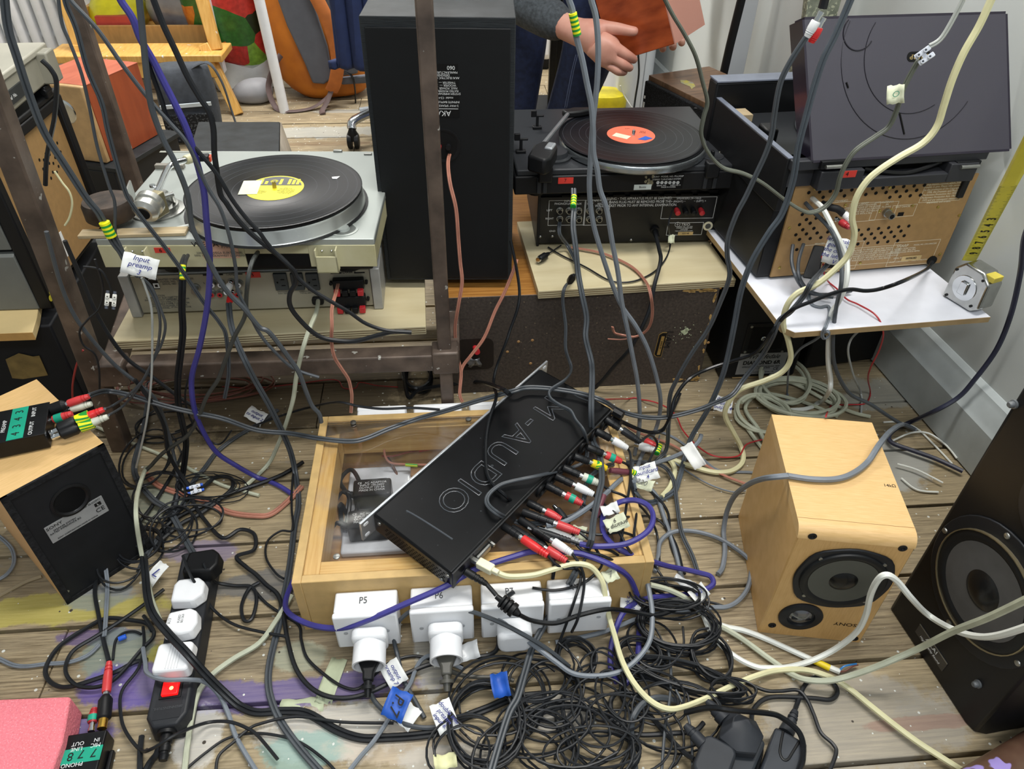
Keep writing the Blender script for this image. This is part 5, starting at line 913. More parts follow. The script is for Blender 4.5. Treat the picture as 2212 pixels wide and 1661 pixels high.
# ================================================================ RACK AUDIO INTERFACE
aM=T(-.159,.73,.175)@Matrix.Rotation(.823,4,'Z')@Matrix.Rotation(-.049,4,'Y')@Matrix.Rotation(.083,4,'X')
ai=thing('audio_interface','black rack audio interface with embossed lettering, slanted across the wooden box','audio interface',aM)
MBK=mat('glossy_black_case','#08090b',.3,var=.3,scale=25,speck=('#33363a',90,.72)); fz=-.044; Lx=.483
bx('face_plate',mat('silver_face_plate','#c4c8cc',.3,.7),ai,0,Lx,-.004,.0,fz,.0005,.0006)
for x in (.010,Lx-.010):
    for z in (-.009,-.036): MB().prism(rr(.010,.006,.0029),0,.0006,T(x,-.0046,z)@RX(-90)).build('rack_slot',WHT,ai)
bx('case',MBK,ai,.025,Lx-.025,-.165,-.004,fz,.0,.004)
bx('rear_panel',mat('dark_rear_panel','#1e1f21',.4,.3),ai,.027,Lx-.027,-.1665,-.164,fz+.002,-.002); rz=-.166
def emb(pts,name='embossed_line',r=.0009): 
    P=[V((*onz(aM,px,py,0),.0002)) for px,py in pts]; return MB().tube(spline(P,4) if len(P)>2 else P,r,6,flat=.6).build(name,EMB,ai)
EMB=mat('embossed_black','#43474c',.18,coat=.5)
emb([(878,1103),(900,1115),(940,1140),(978,1165)],r=.0016); emb([(1195,835),(1225,845),(1250,858),(1272,866)],r=.0016)
fvec=(aM.to_3x3().inverted()@V((0,0,1)))
# lettering runs down the long side, tops of letters to the rear
for ch,px,py in (('O',978,1078),('I',1012,1050),('D',1043,1023),('U',1080,975),('A',1120,940),('-',1148,915),('M',1185,880)):
    x,y=onz(aM,px,py,0); 
    cu=bpy.data.curves.new('t','FONT'); cu.body=ch; cu.size=.064; cu.align_x='CENTER'; cu.align_y='CENTER'; cu.fill_mode='NONE'; cu.bevel_depth=.0009; cu.resolution_u=4; oo=bpy.data.objects.new('t',cu); COL.objects.link(oo)
    me=bpy.data.meshes.new_from_object(oo.evaluated_get(bpy.context.evaluated_depsgraph_get())); bpy.data.objects.remove(oo); me.transform(T(x,y,.0003)@RZ(180)@Matrix.Diagonal((1,1,.6,1))); me.materials.clear(); me.materials.append(EMB); q=bpy.data.objects.new('embossed_letter',me); COL.objects.link(q); q.parent=ai
# perforated end and screws
hb=MB()
for i in range(18):
    for j in range(5): hb.box(.0248,.0252,-.150+.0068*i+.0034*(j%2)-.002,-.150+.0068*i+.0034*(j%2)+.002,fz+.007+.0055*j,fz+.010+.0055*j)
hb.build('vent_grid',HOLE,ai)
for y,z in ((-.018,-.012),(-.145,-.036),(-.158,-.012)): MB().stack((.025,y,z),(.0225,y,z),[(0,.0035),(.6,.0032),(1,.0015)],10).build('case_screw',STEEL,ai)
# ports along the rear edge, position found from the photo on the rear plane
def rp2(px,py): p=_loc(aM,px,py,1,rz); return p.x,p.z
for px,py in ((1306,905),(1284,930),(1257,966),(1231,990),(1207,1022),(1184,1055),(1163,1087)):
    x,z=rp2(px,py); z=-.020; MB().lathe([(.0125,0),(.0125,.003),(.011,.0045),(.009,.0045),(.0085,.001),(.001,.001)],T(x,rz,z)@RX(90),20).build('combo_socket',BLK,ai)
x,_=rp2(1041,1186); bx('serial_port',STEEL,ai,x-.016,x+.016,rz-.006,rz,-.030,-.016,.002); 
for s in (-.021,.021): MB().stack((x+s,rz,-.023),(x+s,rz-.008,-.023),[(0,.0035),(1,.003)],6).build('port_screw',STEEL,ai)
x,_=rp2(1325,895); MB().stack((x,rz,-.012),(x,rz-.018,-.012),[(0,.009),(1,.0085)],8).build('locking_nut',BLK,ai); MB().stack((x,rz,-.033),(x,rz-.018,-.033),[(0,.009),(1,.0085)],8).build('locking_nut',BLK,ai)
ai_inv=aM.inverted()
# ---------------------------------------------------------------- plugs in the rear of the interface
JK=mat('black_jack_body','#17181a',.35); JKR=mat('jack_ring','#8d9093',.25,.8)
def plug(label,a,b_,col,tipcol=None,band=None,za=None,l_ad=.45,grp=None,r=.0062,ext=None,adaptor=True):
    """a and b_ are pixels+heights of the two ends"""
    A=Z(*a);B=Z(*b_); t=thing('audio_plug',label,'plug',T(*A),grp); d=(B-A); l=d.length
    if adaptor:
        m=d*l_ad; b=MB().stack((0,0,0),m,[(0,r*.9),(.06,r*1.06),(.5,r*1.06),(.51,r*.96),(.56,r*.96),(.57,r*1.06),(.78,r*1.06),(.79,r*.96),(.84,r*.96),(.85,r*1.06),(1,r*1.02)],16); b.build('jack_adaptor',JK,t)
        MB().stack(m,m+d.normalized()*.008,[(0,r*.8),(.4,r*.8),(.41,r*.7),(1,r*.7)],14).build('metal_collar',CHR,t); s0=m+d.normalized()*.006
    else: MB().stack((0,0,0),d.normalized()*.012,[(0,r*.55),(1,r*.8)],12).build('metal_collar',CHR,t); s0=d.normalized()*.010
    rest=(d-s0); rr_=r*1.12
    MB().stack(s0,s0+rest*.62,[(0,rr_*.95),(.1,rr_),(.75,rr_),(1,rr_*.92)],16).build('phono_barrel',col,t)
    MB().stack(s0+rest*.60,d,[(0,rr_*.9),(.25,rr_*.9),(.26,rr_*.72),(.33,rr_*.72),(.34,rr_*.88),(.48,rr_*.86),(.49,rr_*.68),(.56,rr_*.68),(.57,rr_*.84),(.7,rr_*.82),(.71,rr_*.64),(.78,rr_*.64),(.79,rr_*.78),(1,rr_*.7)],14).build('strain_relief',col,t)
    if band: MB().stack(s0+rest*.25,s0+rest*.55,[(0,rr_*1.06),(1,rr_*1.06)],16).build('tape_band',band,t)
    return B
PWH=mat('white_phono','#dddfe0',.35,var=.03); PRED=mat('red_phono','#c43a3c',.35,var=.05); PDRD=mat('bright_red_phono','#d0292b',.35); PGB=mat('aged_white_phono','#c6c9bb',.4); PYEL=mat('yellow_phono','#e0c31d',.35); PGRY=mat('grey_phono','#8d9091',.4)
zp=.172
E1=plug('black and red-ended plug in the farthest interface socket',(1308,905,.180),(1383,955,.15),mat('black_phono','#1f2124',.35),l_ad=.4)
E2=plug('white plug second from the far end of the interface',(1287,930,.178),(1355,968,.15),PWH)
E3=plug('red plug with a green band, nearest the white one',(1268,965,.175),(1342,997,.15),PRED,band=GRN)
E4=plug('yellow plug wrapped in striped tape',(1240,985,.172),(1310,1012,.15),PYEL,band=YGS)
E5=plug('white plug with a green band in the middle of the interface',(1214,1022,.170),(1300,1042,.15),PGB,band=GRN) if False else plug('white plug with a green band in the middle of the interface',(1216,1010,.168),(1296,1045,.15),PGB,band=GRN)
E6=plug('plain white plug beside a curled green tape tag',(1200,1028,.165),(1282,1068,.148),PWH)
E7=plug('red plug with a green band, fourth from the near end of the interface',(1180,1048,.162),(1258,1088,.148),PRED,band=GRN)
E8=plug('red plug left of the bare black phono plug',(1140,1085,.160),(1212,1122,.15),PRED)
E9=plug('long red plug pointing at the masking tape tag',(1128,1105,.158),(1252,1150,.146),PRED,l_ad=.55)
E10=plug('bright red plug nearest the viewer on the interface',(1086,1135,.155),(1184,1200,.15),PDRD,l_ad=.38)
E11=plug('red plug lying under the bright red one',(1105,1140,.146),(1224,1212,.138),PRED,l_ad=.6)
E12=plug('white plug beside the purple cable end',(1122,1122,.150),(1236,1196,.144),PWH,l_ad=.6)
E13=plug('grey plug feeding the violet cable',(1165,1140,.140),(1258,1175,.140),PGRY,adaptor=False,r=.0068)
E14=plug('thin black jack with ribbed sleeve among the red plugs',(1140,1140,.150),(1232,1168,.146),mat('black_phono','#1f2124'),adaptor=False,r=.005)
E15=plug('loose black phono plug pointing up on the clear lid',(1196,1092,.142),(1228,1130,.140),mat('black_phono','#1f2124'),adaptor=False,r=.0055)
E16=plug('white plug lying right of the violet cable loop',(1370,960,.03),(1415,972,.03),PWH,adaptor=False,r=.0075); plug('red plug tucked behind the white one near the boards',(1385,948,.028),(1420,966,.028),PRED,adaptor=False,r=.007)
o=thing('usb_plug','cream square USB plug in the near end of the interface','plug',T(*Z(1028,1212,.150))); d=Z(1073,1236,.150)-Z(1028,1212,.150)
fm=Matrix(((d.normalized().x,-d.normalized().y,0,0),(d.normalized().y,d.normalized().x,0,0),(0,0,1,0),(0,0,0,1)))
for nm,m,a in (('metal_shell',STEEL,(-.008,.006,-.004,.004,-.004,.004)),('plug_body',mat('cream_plug','#dcd9bc',.4),(.004,.030,-.007,.007,-.006,.006)),('cable_sleeve',mat('cream_plug','#dcd9bc'),(.029,.040,-.004,.004,-.004,.004))): MB().box(*a,fm).build(nm,m,o,bevel=.0015)
o=thing('power_plug','black ribbed power plug in the front corner of the interface','plug',T(*Z(1003,1232,.145))); d=Z(1052,1262,.135)-Z(1003,1232,.145)
MB().stack((0,0,0),d,[(0,.004),(.05,.0062),(.45,.0062),(.46,.0052),(.52,.0052),(.53,.0060),(.62,.0058),(.63,.0048),(.69,.0048),(.7,.0054),(.8,.0052),(.81,.0042),(.86,.0042),(.87,.0046),(1,.0035)],14).build('plug_body',BLK,o)
o=thing('ferrite_choke','black ribbed ferrite choke on the cable before the P7 plug','choke',T(*Z(1072,1288,.125))); d=Z(1122,1328,.115)-Z(1072,1288,.125); MB().stack((0,0,0),d,[(0,.004),(.2,.0045),(.22,.010),(.3,.011),(.32,.0085),(.36,.011),(.44,.011),(.46,.0085),(.5,.011),(.6,.011),(.62,.0085),(.66,.011),(.8,.011),(.82,.007),(1,.004)],16).build('choke_body',BLK,o)
# ================================================================ SPEAKERS IN THE FOREGROUND
fA=Z(145,1305,0); fB=Z(330,1185,0); M,w_=frame(fA,fB); hL=up(8,1070,fA); LM_=M; k=thing('beech_speaker','beech-finished loudspeaker at the left showing its black back with a round port','speaker',M)
w_=.150; hL=.255
bx('cabinet',mat('beech_side','#d6aa78',.42,scale=14,stretch=(3,3,30),hx2='#cda06c'),k,0,w_,.002,.235,0,hL-.0008,.002); bx('top_veneer',BEECH,k,0,w_,.002,.235,hL-.0009,hL,.0)
RAG=mat('fuzzy_black_edge','#1a1b1d',.95,var=.5,scale=160,bump=.8)
b=MB()
for a in ((0,w_,-.002,.002,hL-.010,hL),(0,.010,-.002,.002,0,hL),(w_-.010,w_,-.002,.002,0,hL),(0,w_,-.002,.002,0,.008)): b.box(*a)
b.build('black_rim',RAG,k); bx('back_panel',mat('black_backboard','#17191c',.6,var=.15),k,.008,w_-.008,.0,.004,.006,hL-.008)
x,z=on(M,152,1080,0); o=MB().lathe([(.029,0),(.029,.0015),(.025,.0025),(.021,-.001),(.0205,-.006),(.001,-.006)],T(x,0,z)@RX(90),36).build('port_ring',BLK,k); MB().lathe([(.0205,-.001),(.0205,-.0005),(.001,-.0005)],T(x,0,z)@RX(90),30).build('port_hole',HOLE,o)
x,z=on(M,167,1121,0); lw,lh=.088,.036; tp_=T(x,-.0,z)@RX(90)@RZ(0); MB().prism(rr(lw,lh,.001),0,.0007,tp_).build('rating_plate',mat('silver_label','#a3a5a6',.4,.3),k)
text('SONY',.0075,INKB,k,T(x-.031,-.001,z+.012)@RX(90),sx=1.2); text('SPEAKER SYSTEM\nRATED IMPEDANCE 8Ω',.0045,INKB,k,T(x-.018,-.001,z+.002)@RX(90)); text('MODEL NO. SS-CCPY1',.0045,INKB,k,T(x+.018,-.001,z+.014)@RX(90)); text('CE',.0115,INKB,k,T(x+.034,-.001,z-.006)@RX(90)); MB().prism(rr(.010,.007,.0005),.0007,.001,T(x+.034,0,z+.006)@RX(90)).build('channel_mark',INKB,k); text('L',.006,WINK,k,T(x+.034,-.0012,z+.006)@RX(90)); text('SONY CORPORATION MADE IN CHINA',.0035,INKB,k,T(x-.004,-.001,z-.014)@RX(90))
x,z=on(M,146,1277,0); MB().cyl((x,0,z),(x,-.001,z),.0025).build('screw',STEEL,k)
b=MB(); random.seed(6)
for i in range(9): chipc(.012+.03*random.random()+.0,.004,.006,.003)
b.build('broken_corner',mat('bare_chip','#b8955a'),k)
# right Sony speaker, upside down
fA=Z(1637,1365,0); fB=Z(1858,1388,0); M,w_=frame(fA,fB); SRM=M; hR=.255; k=thing('beech_speaker','beech-finished loudspeaker at the right standing on its head, cones facing out','speaker',M)
rd=.018; SB=mat('beech_front','#cfa76d',.42,scale=14,stretch=(30,3,3),hx2='#c49b60')
MB().prism([(0,.240),(0,rd)]+[(rd-rd*math.cos(R(a)),rd-rd*math.sin(R(a))) for a in (30,60)]+[(rd,0),(w_-.004,0),(w_,.004),(w_,.240)] if False else [(0,.24),(0,.002),(.002,0),(w_-.002,0),(w_,.002),(w_,.24)],0,hR-rd).build('cabinet',SB,k)
pr=[(.24,hR),(rd,hR)]+[(rd-rd*math.sin(R(a)),hR-rd+rd*math.cos(R(a))) for a in (18,36,54,72)]+[(0,hR-rd),(.24,hR-rd)]
b=MB(); n=len(pr); b.add([(0,y,z) for y,z in pr]+[(w_,y,z) for y,z in pr],[tuple(range(n)),tuple(range(n,2*n))]+[(i,(i+1)%n,n+(i+1)%n,n+i) for i in range(n)]); b.build('top_cap',BEECH,k,smooth=50)
bx('joint_line',mat('joint_brown','#8b6232'),k,.0005,w_-.0005,rd+.004,rd+.0046,hR-.0001,hR+.0002)
def driver(par,M,cx,cz,r,pts_frame,capr,ring=None,label='woofer',yoff=0,cone=CONE):
    o=MB().prism(pts_frame,0,.004,T(cx,yoff,cz)@RX(90)).build(label,BLKM if False else mat('driver_frame','#1b1d21',.4),par,bevel=.0015,seg=2)
    q=RX(90); TT=T(cx,yoff-.004,cz)@q
    MB().lathe([(r*1.02,.0),(r*1.0,.003),(r*.93,.0045),(r*.86,.0032),(r*.80,.0012),(r*.79,.0008)],TT,44).build('surround',SURR,o)
    MB().lathe([(r*.815,.0021),(r*.6,.0015),(capr*1.05,.0010),(capr,.0009)],TT,44).build('cone',cone,o)
    MB().lathe([(capr,.0009),(capr*.92,.003),(capr*.6,.0065),(capr*.05,.008)],TT,30).build('dust_cap',mat('shiny_cap','#151515',.25),o)
    return o
cx,cz=on(M,1826,1236,0); fr_=[]
for a in range(0,360,9):
    aa=R(a+0); kx=1.0 if 0 else 1; r_=.069+.005*(max(0,abs(math.cos(2*aa+math.pi/2)))**6); fr_.append((r_*math.cos(aa),r_*math.sin(aa)))
cx=min(max(cx,.07),w_-.07); cz_=.158; drv=driver(k,M,cx,cz_,.060,fr_,.021)
for a in (45,135,225,315): MB().cyl((cx+.062*math.cos(R(a)),-.004,cz_+.062*math.sin(R(a))),(cx+.062*math.cos(R(a)),-.0055,cz_+.062*math.sin(R(a))),.003).build('driver_screw',STEEL,drv)
tx_,tz_=on(M,1729,1330,0); o=MB().lathe([(.033,0),(.033,.003),(.031,.0045),(.021,.0045),(.020,.0015),(.001,.0015)],T(tx_,0,tz_)@RX(90),36).build('tweeter',mat('driver_frame','#1b1d21'),k); MB().lathe([(.017,.001),(.013,.0035),(.006,.006),(.001,.0065)],T(tx_,-.001,tz_)@RX(90),26).build('tweeter_dome',mat('silver_dome','#7d7f83',.2,.8),o); MB().box(-.014,.014,-.0015,.0015,.004,.007,T(tx_,0,tz_)@RX(90)@RZ(0)).build('phase_bar',BLK,o)
for px,py in ((1755,1158),(1950,1184),(1668,1350),(1846,1379)): x,z=on(M,px,py,0); x=min(max(x,.012),w_-.012); MB().lathe([(.006,0),(.006,.001),(.003,.0012),(.0025,.0002),(.001,.0002)],T(x,0,z)@RX(90),18).build('grille_socket',BLK,k)
ftext(k,M,'SONY',1826,1348,.0105,mat('dark_print','#2d2113'),180,0,sx=1.25)
text('14kΩ',.008,INKB,k,T(w_-.012,.10,hR+.0003))
# black speaker at the right edge, front turned left
A=Z(1920,1310,0); B=Z(2105,1592,0); M,w_=frame(A,B); hA=.50; k=thing('black_front_speaker','tall black loudspeaker cut by the right edge, cones facing left','speaker',M)
AB=mat('satin_black_baffle','#151516',.4,var=.1,scale=12); MB().prism([(0,.005),(.005,0),(w_-.02,0),(w_-.006,.004),(w_,.018),(w_,.26),(0,.26)],0,hA).build('cabinet',AB,k,bevel=.003)
cx,cz=on(M,2132,1252,0); R_=.093; cx=w_/2+.002
z1=up(2130,1120,M@V((cx,0,0))); 
fr8=[(.112*math.cos(R(a)),.112*math.sin(R(a))) for a in (22,45,67,90,113,135,157)]; fr8=[]
for a in range(0,360,10):
    c_,s_=math.cos(R(a)),math.sin(R(a)); q=.100; 
    if abs(c_)>.72: q=.1
    fr8.append((q*c_,q*s_*1.06))
cz=_loc(M,2115,1255,1,0).z
drv=driver(k,M,cx,cz,.083,fr8,.030,yoff=0,cone=mat('grey_cone','#4a4948',.7))
MB().lathe([(.0845,.0),(.0845,.0052),(.083,.0052),(.083,.0)],T(cx,-.004,cz)@RX(90),44).build('gold_ring',mat('dull_gold_ring','#8f8468',.35,.7),drv)
for a in (100,172,262,340): MB().stack((cx+.094*math.cos(R(a)),-.004,cz+.098*math.sin(R(a))),(cx+.094*math.cos(R(a)),-.0065,cz+.098*math.sin(R(a))),[(0,.0045),(.6,.004),(1,.002)],12).build('driver_screw',STEEL,drv)
o=MB().lathe([(.058,0),(.058,.003),(.054,.0035),(.036,.0035),(.035,.001),(.001,.001)],T(cx+.02,0,hA-.12)@RX(90),40).build('tweeter',mat('driver_frame','#1b1d21'),k); MB().lathe([(.035,.0012),(.028,.0016),(.001,.0016)],T(cx+.02,-.0,hA-.12)@RX(90),36).build('tweeter_cone',mat('olive_cone','#5c6150',.5),o)
for px,py in ((2192,873),(2114,1477),(1,1)): 
    if px>1: x,z=on(M,px,py,0); MB().stack((x,0,z),(x,-.009,z),[(0,.006),(.3,.006),(.35,.0045),(.8,.0045),(1,.003)],14).build('grille_peg',mat('grey_peg','#5b5f62',.4),k)
x,z=on(M,2012,1398,0); o=MB().prism(rr(.068,.022,.001),0,.001,T(x,0,z)@RX(90)).build('maker_plate',mat('grey_plate','#3d3c3b',.35,.3),k); bx('plate_edge',STEEL,o,x-.034,x+.034,-.0014,-.0008,z+.0095,z+.011); text('AKAI',.010,WINK,o,T(x,-.0012,z+.003)@RX(90),sx=1.2); text('High Fidelity Sound',.006,WINK,o,T(x,-.0012,z-.006)@RX(90),shear=.3)
# ================================================================ SMALL THINGS IN THE FOREGROUND
def tape_label(s,par,x,y,z,size,rot,m=INKB): return text(s,size,m,par,T(x,y,z)@RZ(rot))
# phono preamp on the left speaker
pz=.2562; a=Z(-60,1005,pz); b_=Z(112,968,pz+.0); M,l=frame(a,b_); pa=thing('phono_preamp','small black phono preamp on the left beech speaker, green tape marked 3 4 3 4','preamp',M); ph=.030
lw=l; bx('case',BLKM,pa,0,lw,0,.075,.002,ph,.0015); bx('top_cover',BLKM,pa,-.001,lw+.001,-.001,.076,ph-.0005,ph+.001,.0005); MB().prism(rr(.03,.02,.006),0,.002,T(lw+.006,.035,.001)).build('mounting_ear',BLKM,pa)
def ptop(px,py): return onz(M,px,py,ph+.001)
x,y=ptop(35,930); bx('green_tape',GRN,pa,x-.011,x+.011,-.0,.075,ph+.001,ph+.0014)
for s,yy in (('3',.064),('4',.047),('3',.030),('4',.012)): tape_label(s,pa,x,yy,ph+.0016,.016,90)
for s,xx in (('OUTPUT     INPUT',x+.020),('PREAMP',x-.018),('PHONO',x-.032)): tape_label(s,pa,xx,.036,ph+.0012,.008,90,WINK)
# plugs out of its right end
def plug3(label,A,B,col,**k):
    global Z
    A=V(A);B=V(B); t=thing('audio_plug',label,'plug',T(*A)); d=B-A; rr_=.0058; u=d.normalized()
    MB().stack((0,0,0),u*.014,[(0,.0045),(.3,.0045),(.31,.0038),(1,.004)],12).build('metal_collar',CHR,t); s0=u*.012; rest=d-s0
    if k.get('ad'): MB().stack(s0,s0+rest*.42,[(0,.006),(.1,.0095),(.8,.0095),(1,.005)],14).build('splitter_body',BLK,t); MB().stack(s0+rest*.42,s0+rest*.48,[(0,.0045),(1,.0045)],12).build('metal_collar',CHR,t); s0=s0+rest*.47; rest=d-s0
    MB().stack(s0,s0+rest*.62,[(0,rr_),(.1,rr_*1.1),(.8,rr_*1.1),(1,rr_)],14).build('phono_barrel',col,t)
    MB().stack(s0+rest*.6,d,[(0,rr_),(.2,rr_),(.21,rr_*.75),(.3,rr_*.75),(.31,rr_*.95),(.5,rr_*.92),(.51,rr_*.7),(.6,rr_*.7),(.61,rr_*.88),(1,rr_*.7)],12).build('strain_relief',col,t)
    if k.get('band'): f0,f1=k.get('bf',(.1,.5)); MB().stack(s0+rest*f0,s0+rest*f1,[(0,rr_*1.2*k.get('bs',1)),(1,rr_*1.2*k.get('bs',1))],16).build('tape_band',k['band'],t)
    return B
F1=plug3('red plug on a black splitter, farthest of the plugs in the upper preamp',Z(92,892,pz+.02),Z(192,856,pz+.035),PRED,ad=True)
F2=plug3('grey-white plug beside the farthest red one in the upper preamp',Z(98,897,pz+.014),Z(198,872,pz+.022),PGB,ad=True)
F3=plug3('red and green taped plug in the middle of the upper preamp',Z(98,912,pz+.015),Z(156,893,pz+.022),PRED,band=GRN)
F4=plug3('red-ended plug wrapped in wide yellow and green tape at the upper preamp',Z(108,935,pz+.018),Z(224,884,pz+.034),PDRD,ad=True,band=YGS,bf=(-.1,.4),bs=1.35)
F5=plug3('white-ended plug wrapped in yellow and green tape, lowest in the upper preamp',Z(112,945,pz+.014),Z(233,900,pz+.024),PGB,ad=True,band=YGS,bf=(-.1,.4),bs=1.35)
# second preamp at the bottom left
ph=.034; A=Z(105,1680,ph); A=Z(100,1690,ph); B=Z(238,1690,ph); c1=Z(118,1592,ph);c2=Z(232,1575,ph); M,l=frame(V((c1.x,c1.y,0)),V((c2.x,c2.y,0))); p2=thing('phono_preamp','small black preamp on the floor, green tape marked 8 8 7 7','preamp',M)
bx('case',BLKM,p2,0,l,-.085,0,.002,ph,.002); bx('side_strip',BLK,p2,l,l+.006,-.08,-.018,.002,.012,.002)
x,y=onz(M,170,1632,ph); bx('green_tape',GRN,p2,0,l,y-.010,y+.010,ph,ph+.0004)
for s,px,py in (('7',203,1625),('7',176,1628),('8',152,1634),('8',127,1636)): x,y=onz(M,px,py,ph+.0006); tape_label(s,p2,x,y,ph+.0006,.016,180)
for s,px,py in (('MIC\nIN',208,1603),('LINE\nOUT',167,1612),('MIC\nIN',126,1622),('PHONO',155,1652)): x,y=onz(M,px,py,ph+.0004); tape_label(s,p2,x,y,ph+.0004,.0075,180,WINK)
F6=plug3('red plug with black and gold sleeve rising from the lower preamp',Z(222,1575,.026),Z(236,1430,.03),PRED,ad=True); F7=plug3('dark red plug with a green band beside the gold one',Z(197,1580,.026),Z(204,1530,.028),mat('dark_red_phono','#a52a30',.4),band=GRN)
GOLDP=mat('gold_plating','#c9a24a',.25,.95); o=MB().stack(Z(220,1574,.028),Z(227,1534,.029),[(0,.0062),(.5,.0062),(.52,.0048),(1,.0048)],16).build('gold_adaptor',GOLDP); tag(o,'gold-plated adaptor between the lower preamp and the black sleeve','adaptor')
# pink foam
q=[Z(-80,1512,.05),Z(152,1503,.05),Z(134,1600,.05),Z(100,1700,.05),Z(-80,1700,.05)]; o=MB().prism([(p.x,p.y) for p in q],.0,.05).build('pink_foam',mat('pink_foam','#e8808a',.9,scale=300,hx2='#dc7380',bump=.8,speck=('#f08f9a',420,.6)),bevel=.004); tag(o,'slab of pink packing foam at the lower left corner','foam')
# power strip
sz=.042; a=Z(298,1560,sz);b_=Z(398,1590,sz); tp0=Z(378,1180,sz); tp1=Z(478,1195,sz); c0=(Z(300,1560,sz)+Z(402,1580,sz))/2; c1=(Z(385,1180,sz)+Z(472,1190,sz))/2
c0=V((c0.x,c0.y,0)); c1=V((c1.x,c1.y,0)); dy=(c1-c0); L=dy.length; M=T(*c0)@Matrix.Rotation(math.atan2(dy.y,dy.x)-math.pi/2,4,'Z'); ps=thing('power_strip','black power strip with a glowing red switch and four plugs, left of the wooden box','power strip',M)
W=.060; SBK=mat('strip_black','#26282c',.45); MB().prism([(-W/2+.010,.0),(W/2-.010,.0),(W/2,.018),(W/2,L),(-W/2,L),(-W/2,.018)],.0,sz-.006,top=[(-W/2+.014,.004),(W/2-.014,.004),(W/2-.003,.020),(W/2-.003,L),(-W/2+.003,L),(-W/2+.003,.020)]).build('strip_body',SBK,ps,bevel=.004,seg=3)
bx('recessed_panel',mat('strip_panel','#1f2125',.5),ps,-.018,.018,.014,.044,sz-.0065,sz-.0055,.0)
x,y=onz(M,367,1486,sz); o=bx('switch_bezel',BLK,ps,-.015,.015,y-.013,y+.013,sz-.007,sz-.004,.001); bx('red_rocker',mat('lit_red_rocker','#e01414',.3,emit=.9),o,-.011,.011,y-.010,y+.010,sz-.005,sz+.001,.001); MB().lathe([(.0028,0),(.0028,.0004),(.0005,.0004)],T(.002,y-.001,sz+.001),14).build('neon_glow',mat('neon_orange','#ffb060',.3,emit=3),o)
text('BRENNENSTUHL',.0052,mat('embossed_strip','#3a3d41'),ps,T(0,.030,sz-.0053)@RZ(180))
MB().stack((0,.004,.02),(0,-.034,.016),[(0,.013),(.12,.013),(.13,.008),(.4,.0085),(.42,.0066),(.5,.0066),(.52,.008),(.7,.0075),(.72,.006),(.8,.006),(.82,.007),(1,.0055)],16).build('cord_sleeve',BLK,ps)
def ukplug(label,px,py,m,rot,shape,hh=.022):
    p=Z(px,py,sz+hh); lp=M.inverted()@p; t=thing('mains_plug',label,'plug',M@T(lp.x,lp.y,sz-.0055)@RZ(rot)); MB().prism(shape,0,hh,top=[(x*.9,y*.9) for x,y in shape]).build('plug_body',m,t,bevel=.004,seg=3); return t
shp1=[(-.026,-.020),(.010,-.024),(.026,-.012),(.026,.012),(.014,.024),(-.020,.024),(-.026,.014)]; shp2=[(-.026,-.018),(.0,-.026),(.020,-.024),(.027,-.008),(.024,.014),(.012,.022),(-.022,.018)]
ukplug('white plug at the top of the power strip row, next to the black one',404,1268,WHT,0,shp1); t=ukplug('white plug in the middle of the power strip',388,1334,WHT,0,shp2); text('A13',.006,GINK,t,T(-.016,.0,.0222)@RZ(90)); text('FUSED\nBS1363',.005,GINK,t,T(.0,.002,.0222)@RZ(90))
t=ukplug('square white plug nearest the red switch',370,1412,WHT,-3,rr(.055,.050,.007),.022)
for k_ in range(5): bx('moulded_rib',mat('rib_grey','#c6c8cb'),t,-.006+.004*k_,-.0052+.004*k_,-.02,.02,.0218,.0224)
ukplug('black plug at the far end of the power strip',432,1205,BLK,0,[(-.030,-.020),(.02,-.026),(.030,-.012),(.030,.012),(.018,.024),(-.024,.022)],.026)
# second strip with angular black plug, lower right
s2=.036; a=Z(1512,1650,s2); c0=Z(1552,1661,s2); top=Z(1618,1560,s2); d0=V((Z(1640,1580,s2)-Z(1590,1661,s2)).to_tuple()); M=T(*Z(1560,1690,0))@RZ(-26)
M=T(*(lambda q:(q.x,q.y,0))(Z(1556,1700,s2)))@RZ(math.degrees(math.atan2(*(lambda v:(v.y,v.x))(Z(1606,1590,s2)-Z(1556,1700,s2))))-90); p3=thing('power_strip','black power strip cut by the bottom edge, large angular plug in it','power strip',M); L3=(Z(1612,1570,s2)-Z(1556,1700,s2)).length
MB().prism(rr(.062,L3+.04,.006,4,0,L3/2-.02),0,s2,top=rr(.056,L3+.034,.006,4,0,L3/2-.02)).build('strip_body',mat('matt_strip','#2f3338',.5),p3,bevel=.003)
lp=M.inverted()@Z(1600,1580,s2+.02); t=thing('mains_plug','large angular black plug at the end of the lower right power strip','plug',M@T(lp.x,lp.y,s2+.0005)@RZ(8)); PB=mat('matt_black_plug','#2b2e33',.5)
sh=[(-.024,-.020),(.002,-.028),(.026,-.018),(.030,.010),(.016,.026),(-.018,.026),(-.026,.012)]; MB().prism(sh,0,.016,top=sh).build('plug_base',PB,t,bevel=.002); MB().prism(sh,.016,.030,top=[(x*.45-.002,y*.45+.004) for x,y in sh]).build('faceted_top',PB,t,bevel=.001)
MB().stack((-.022,.010,.012),(-.052,.026,.010),[(0,.011),(.3,.011),(.32,.009),(.55,.009),(.56,.0075),(.8,.0065),(1,.004)],14).build('cord_sleeve',PB,t)
lp=M.inverted()@Z(1545,1640,s2+.01); t=thing('mains_plug','flat black plug below the angular one','plug',M@T(lp.x,lp.y-.004,s2+.0005)@RZ(4)); MB().prism(rr(.048,.06,.012),0,.018,top=rr(.044,.056,.011)).build('plug_body',PB,t,bevel=.003); MB().stack((-.020,.014,.010),(-.05,.026,.010),[(0,.009),(.5,.0085),(.52,.0065),(.65,.0065),(.66,.0078),(1,.0045)],14).build('cord_sleeve',PB,t)
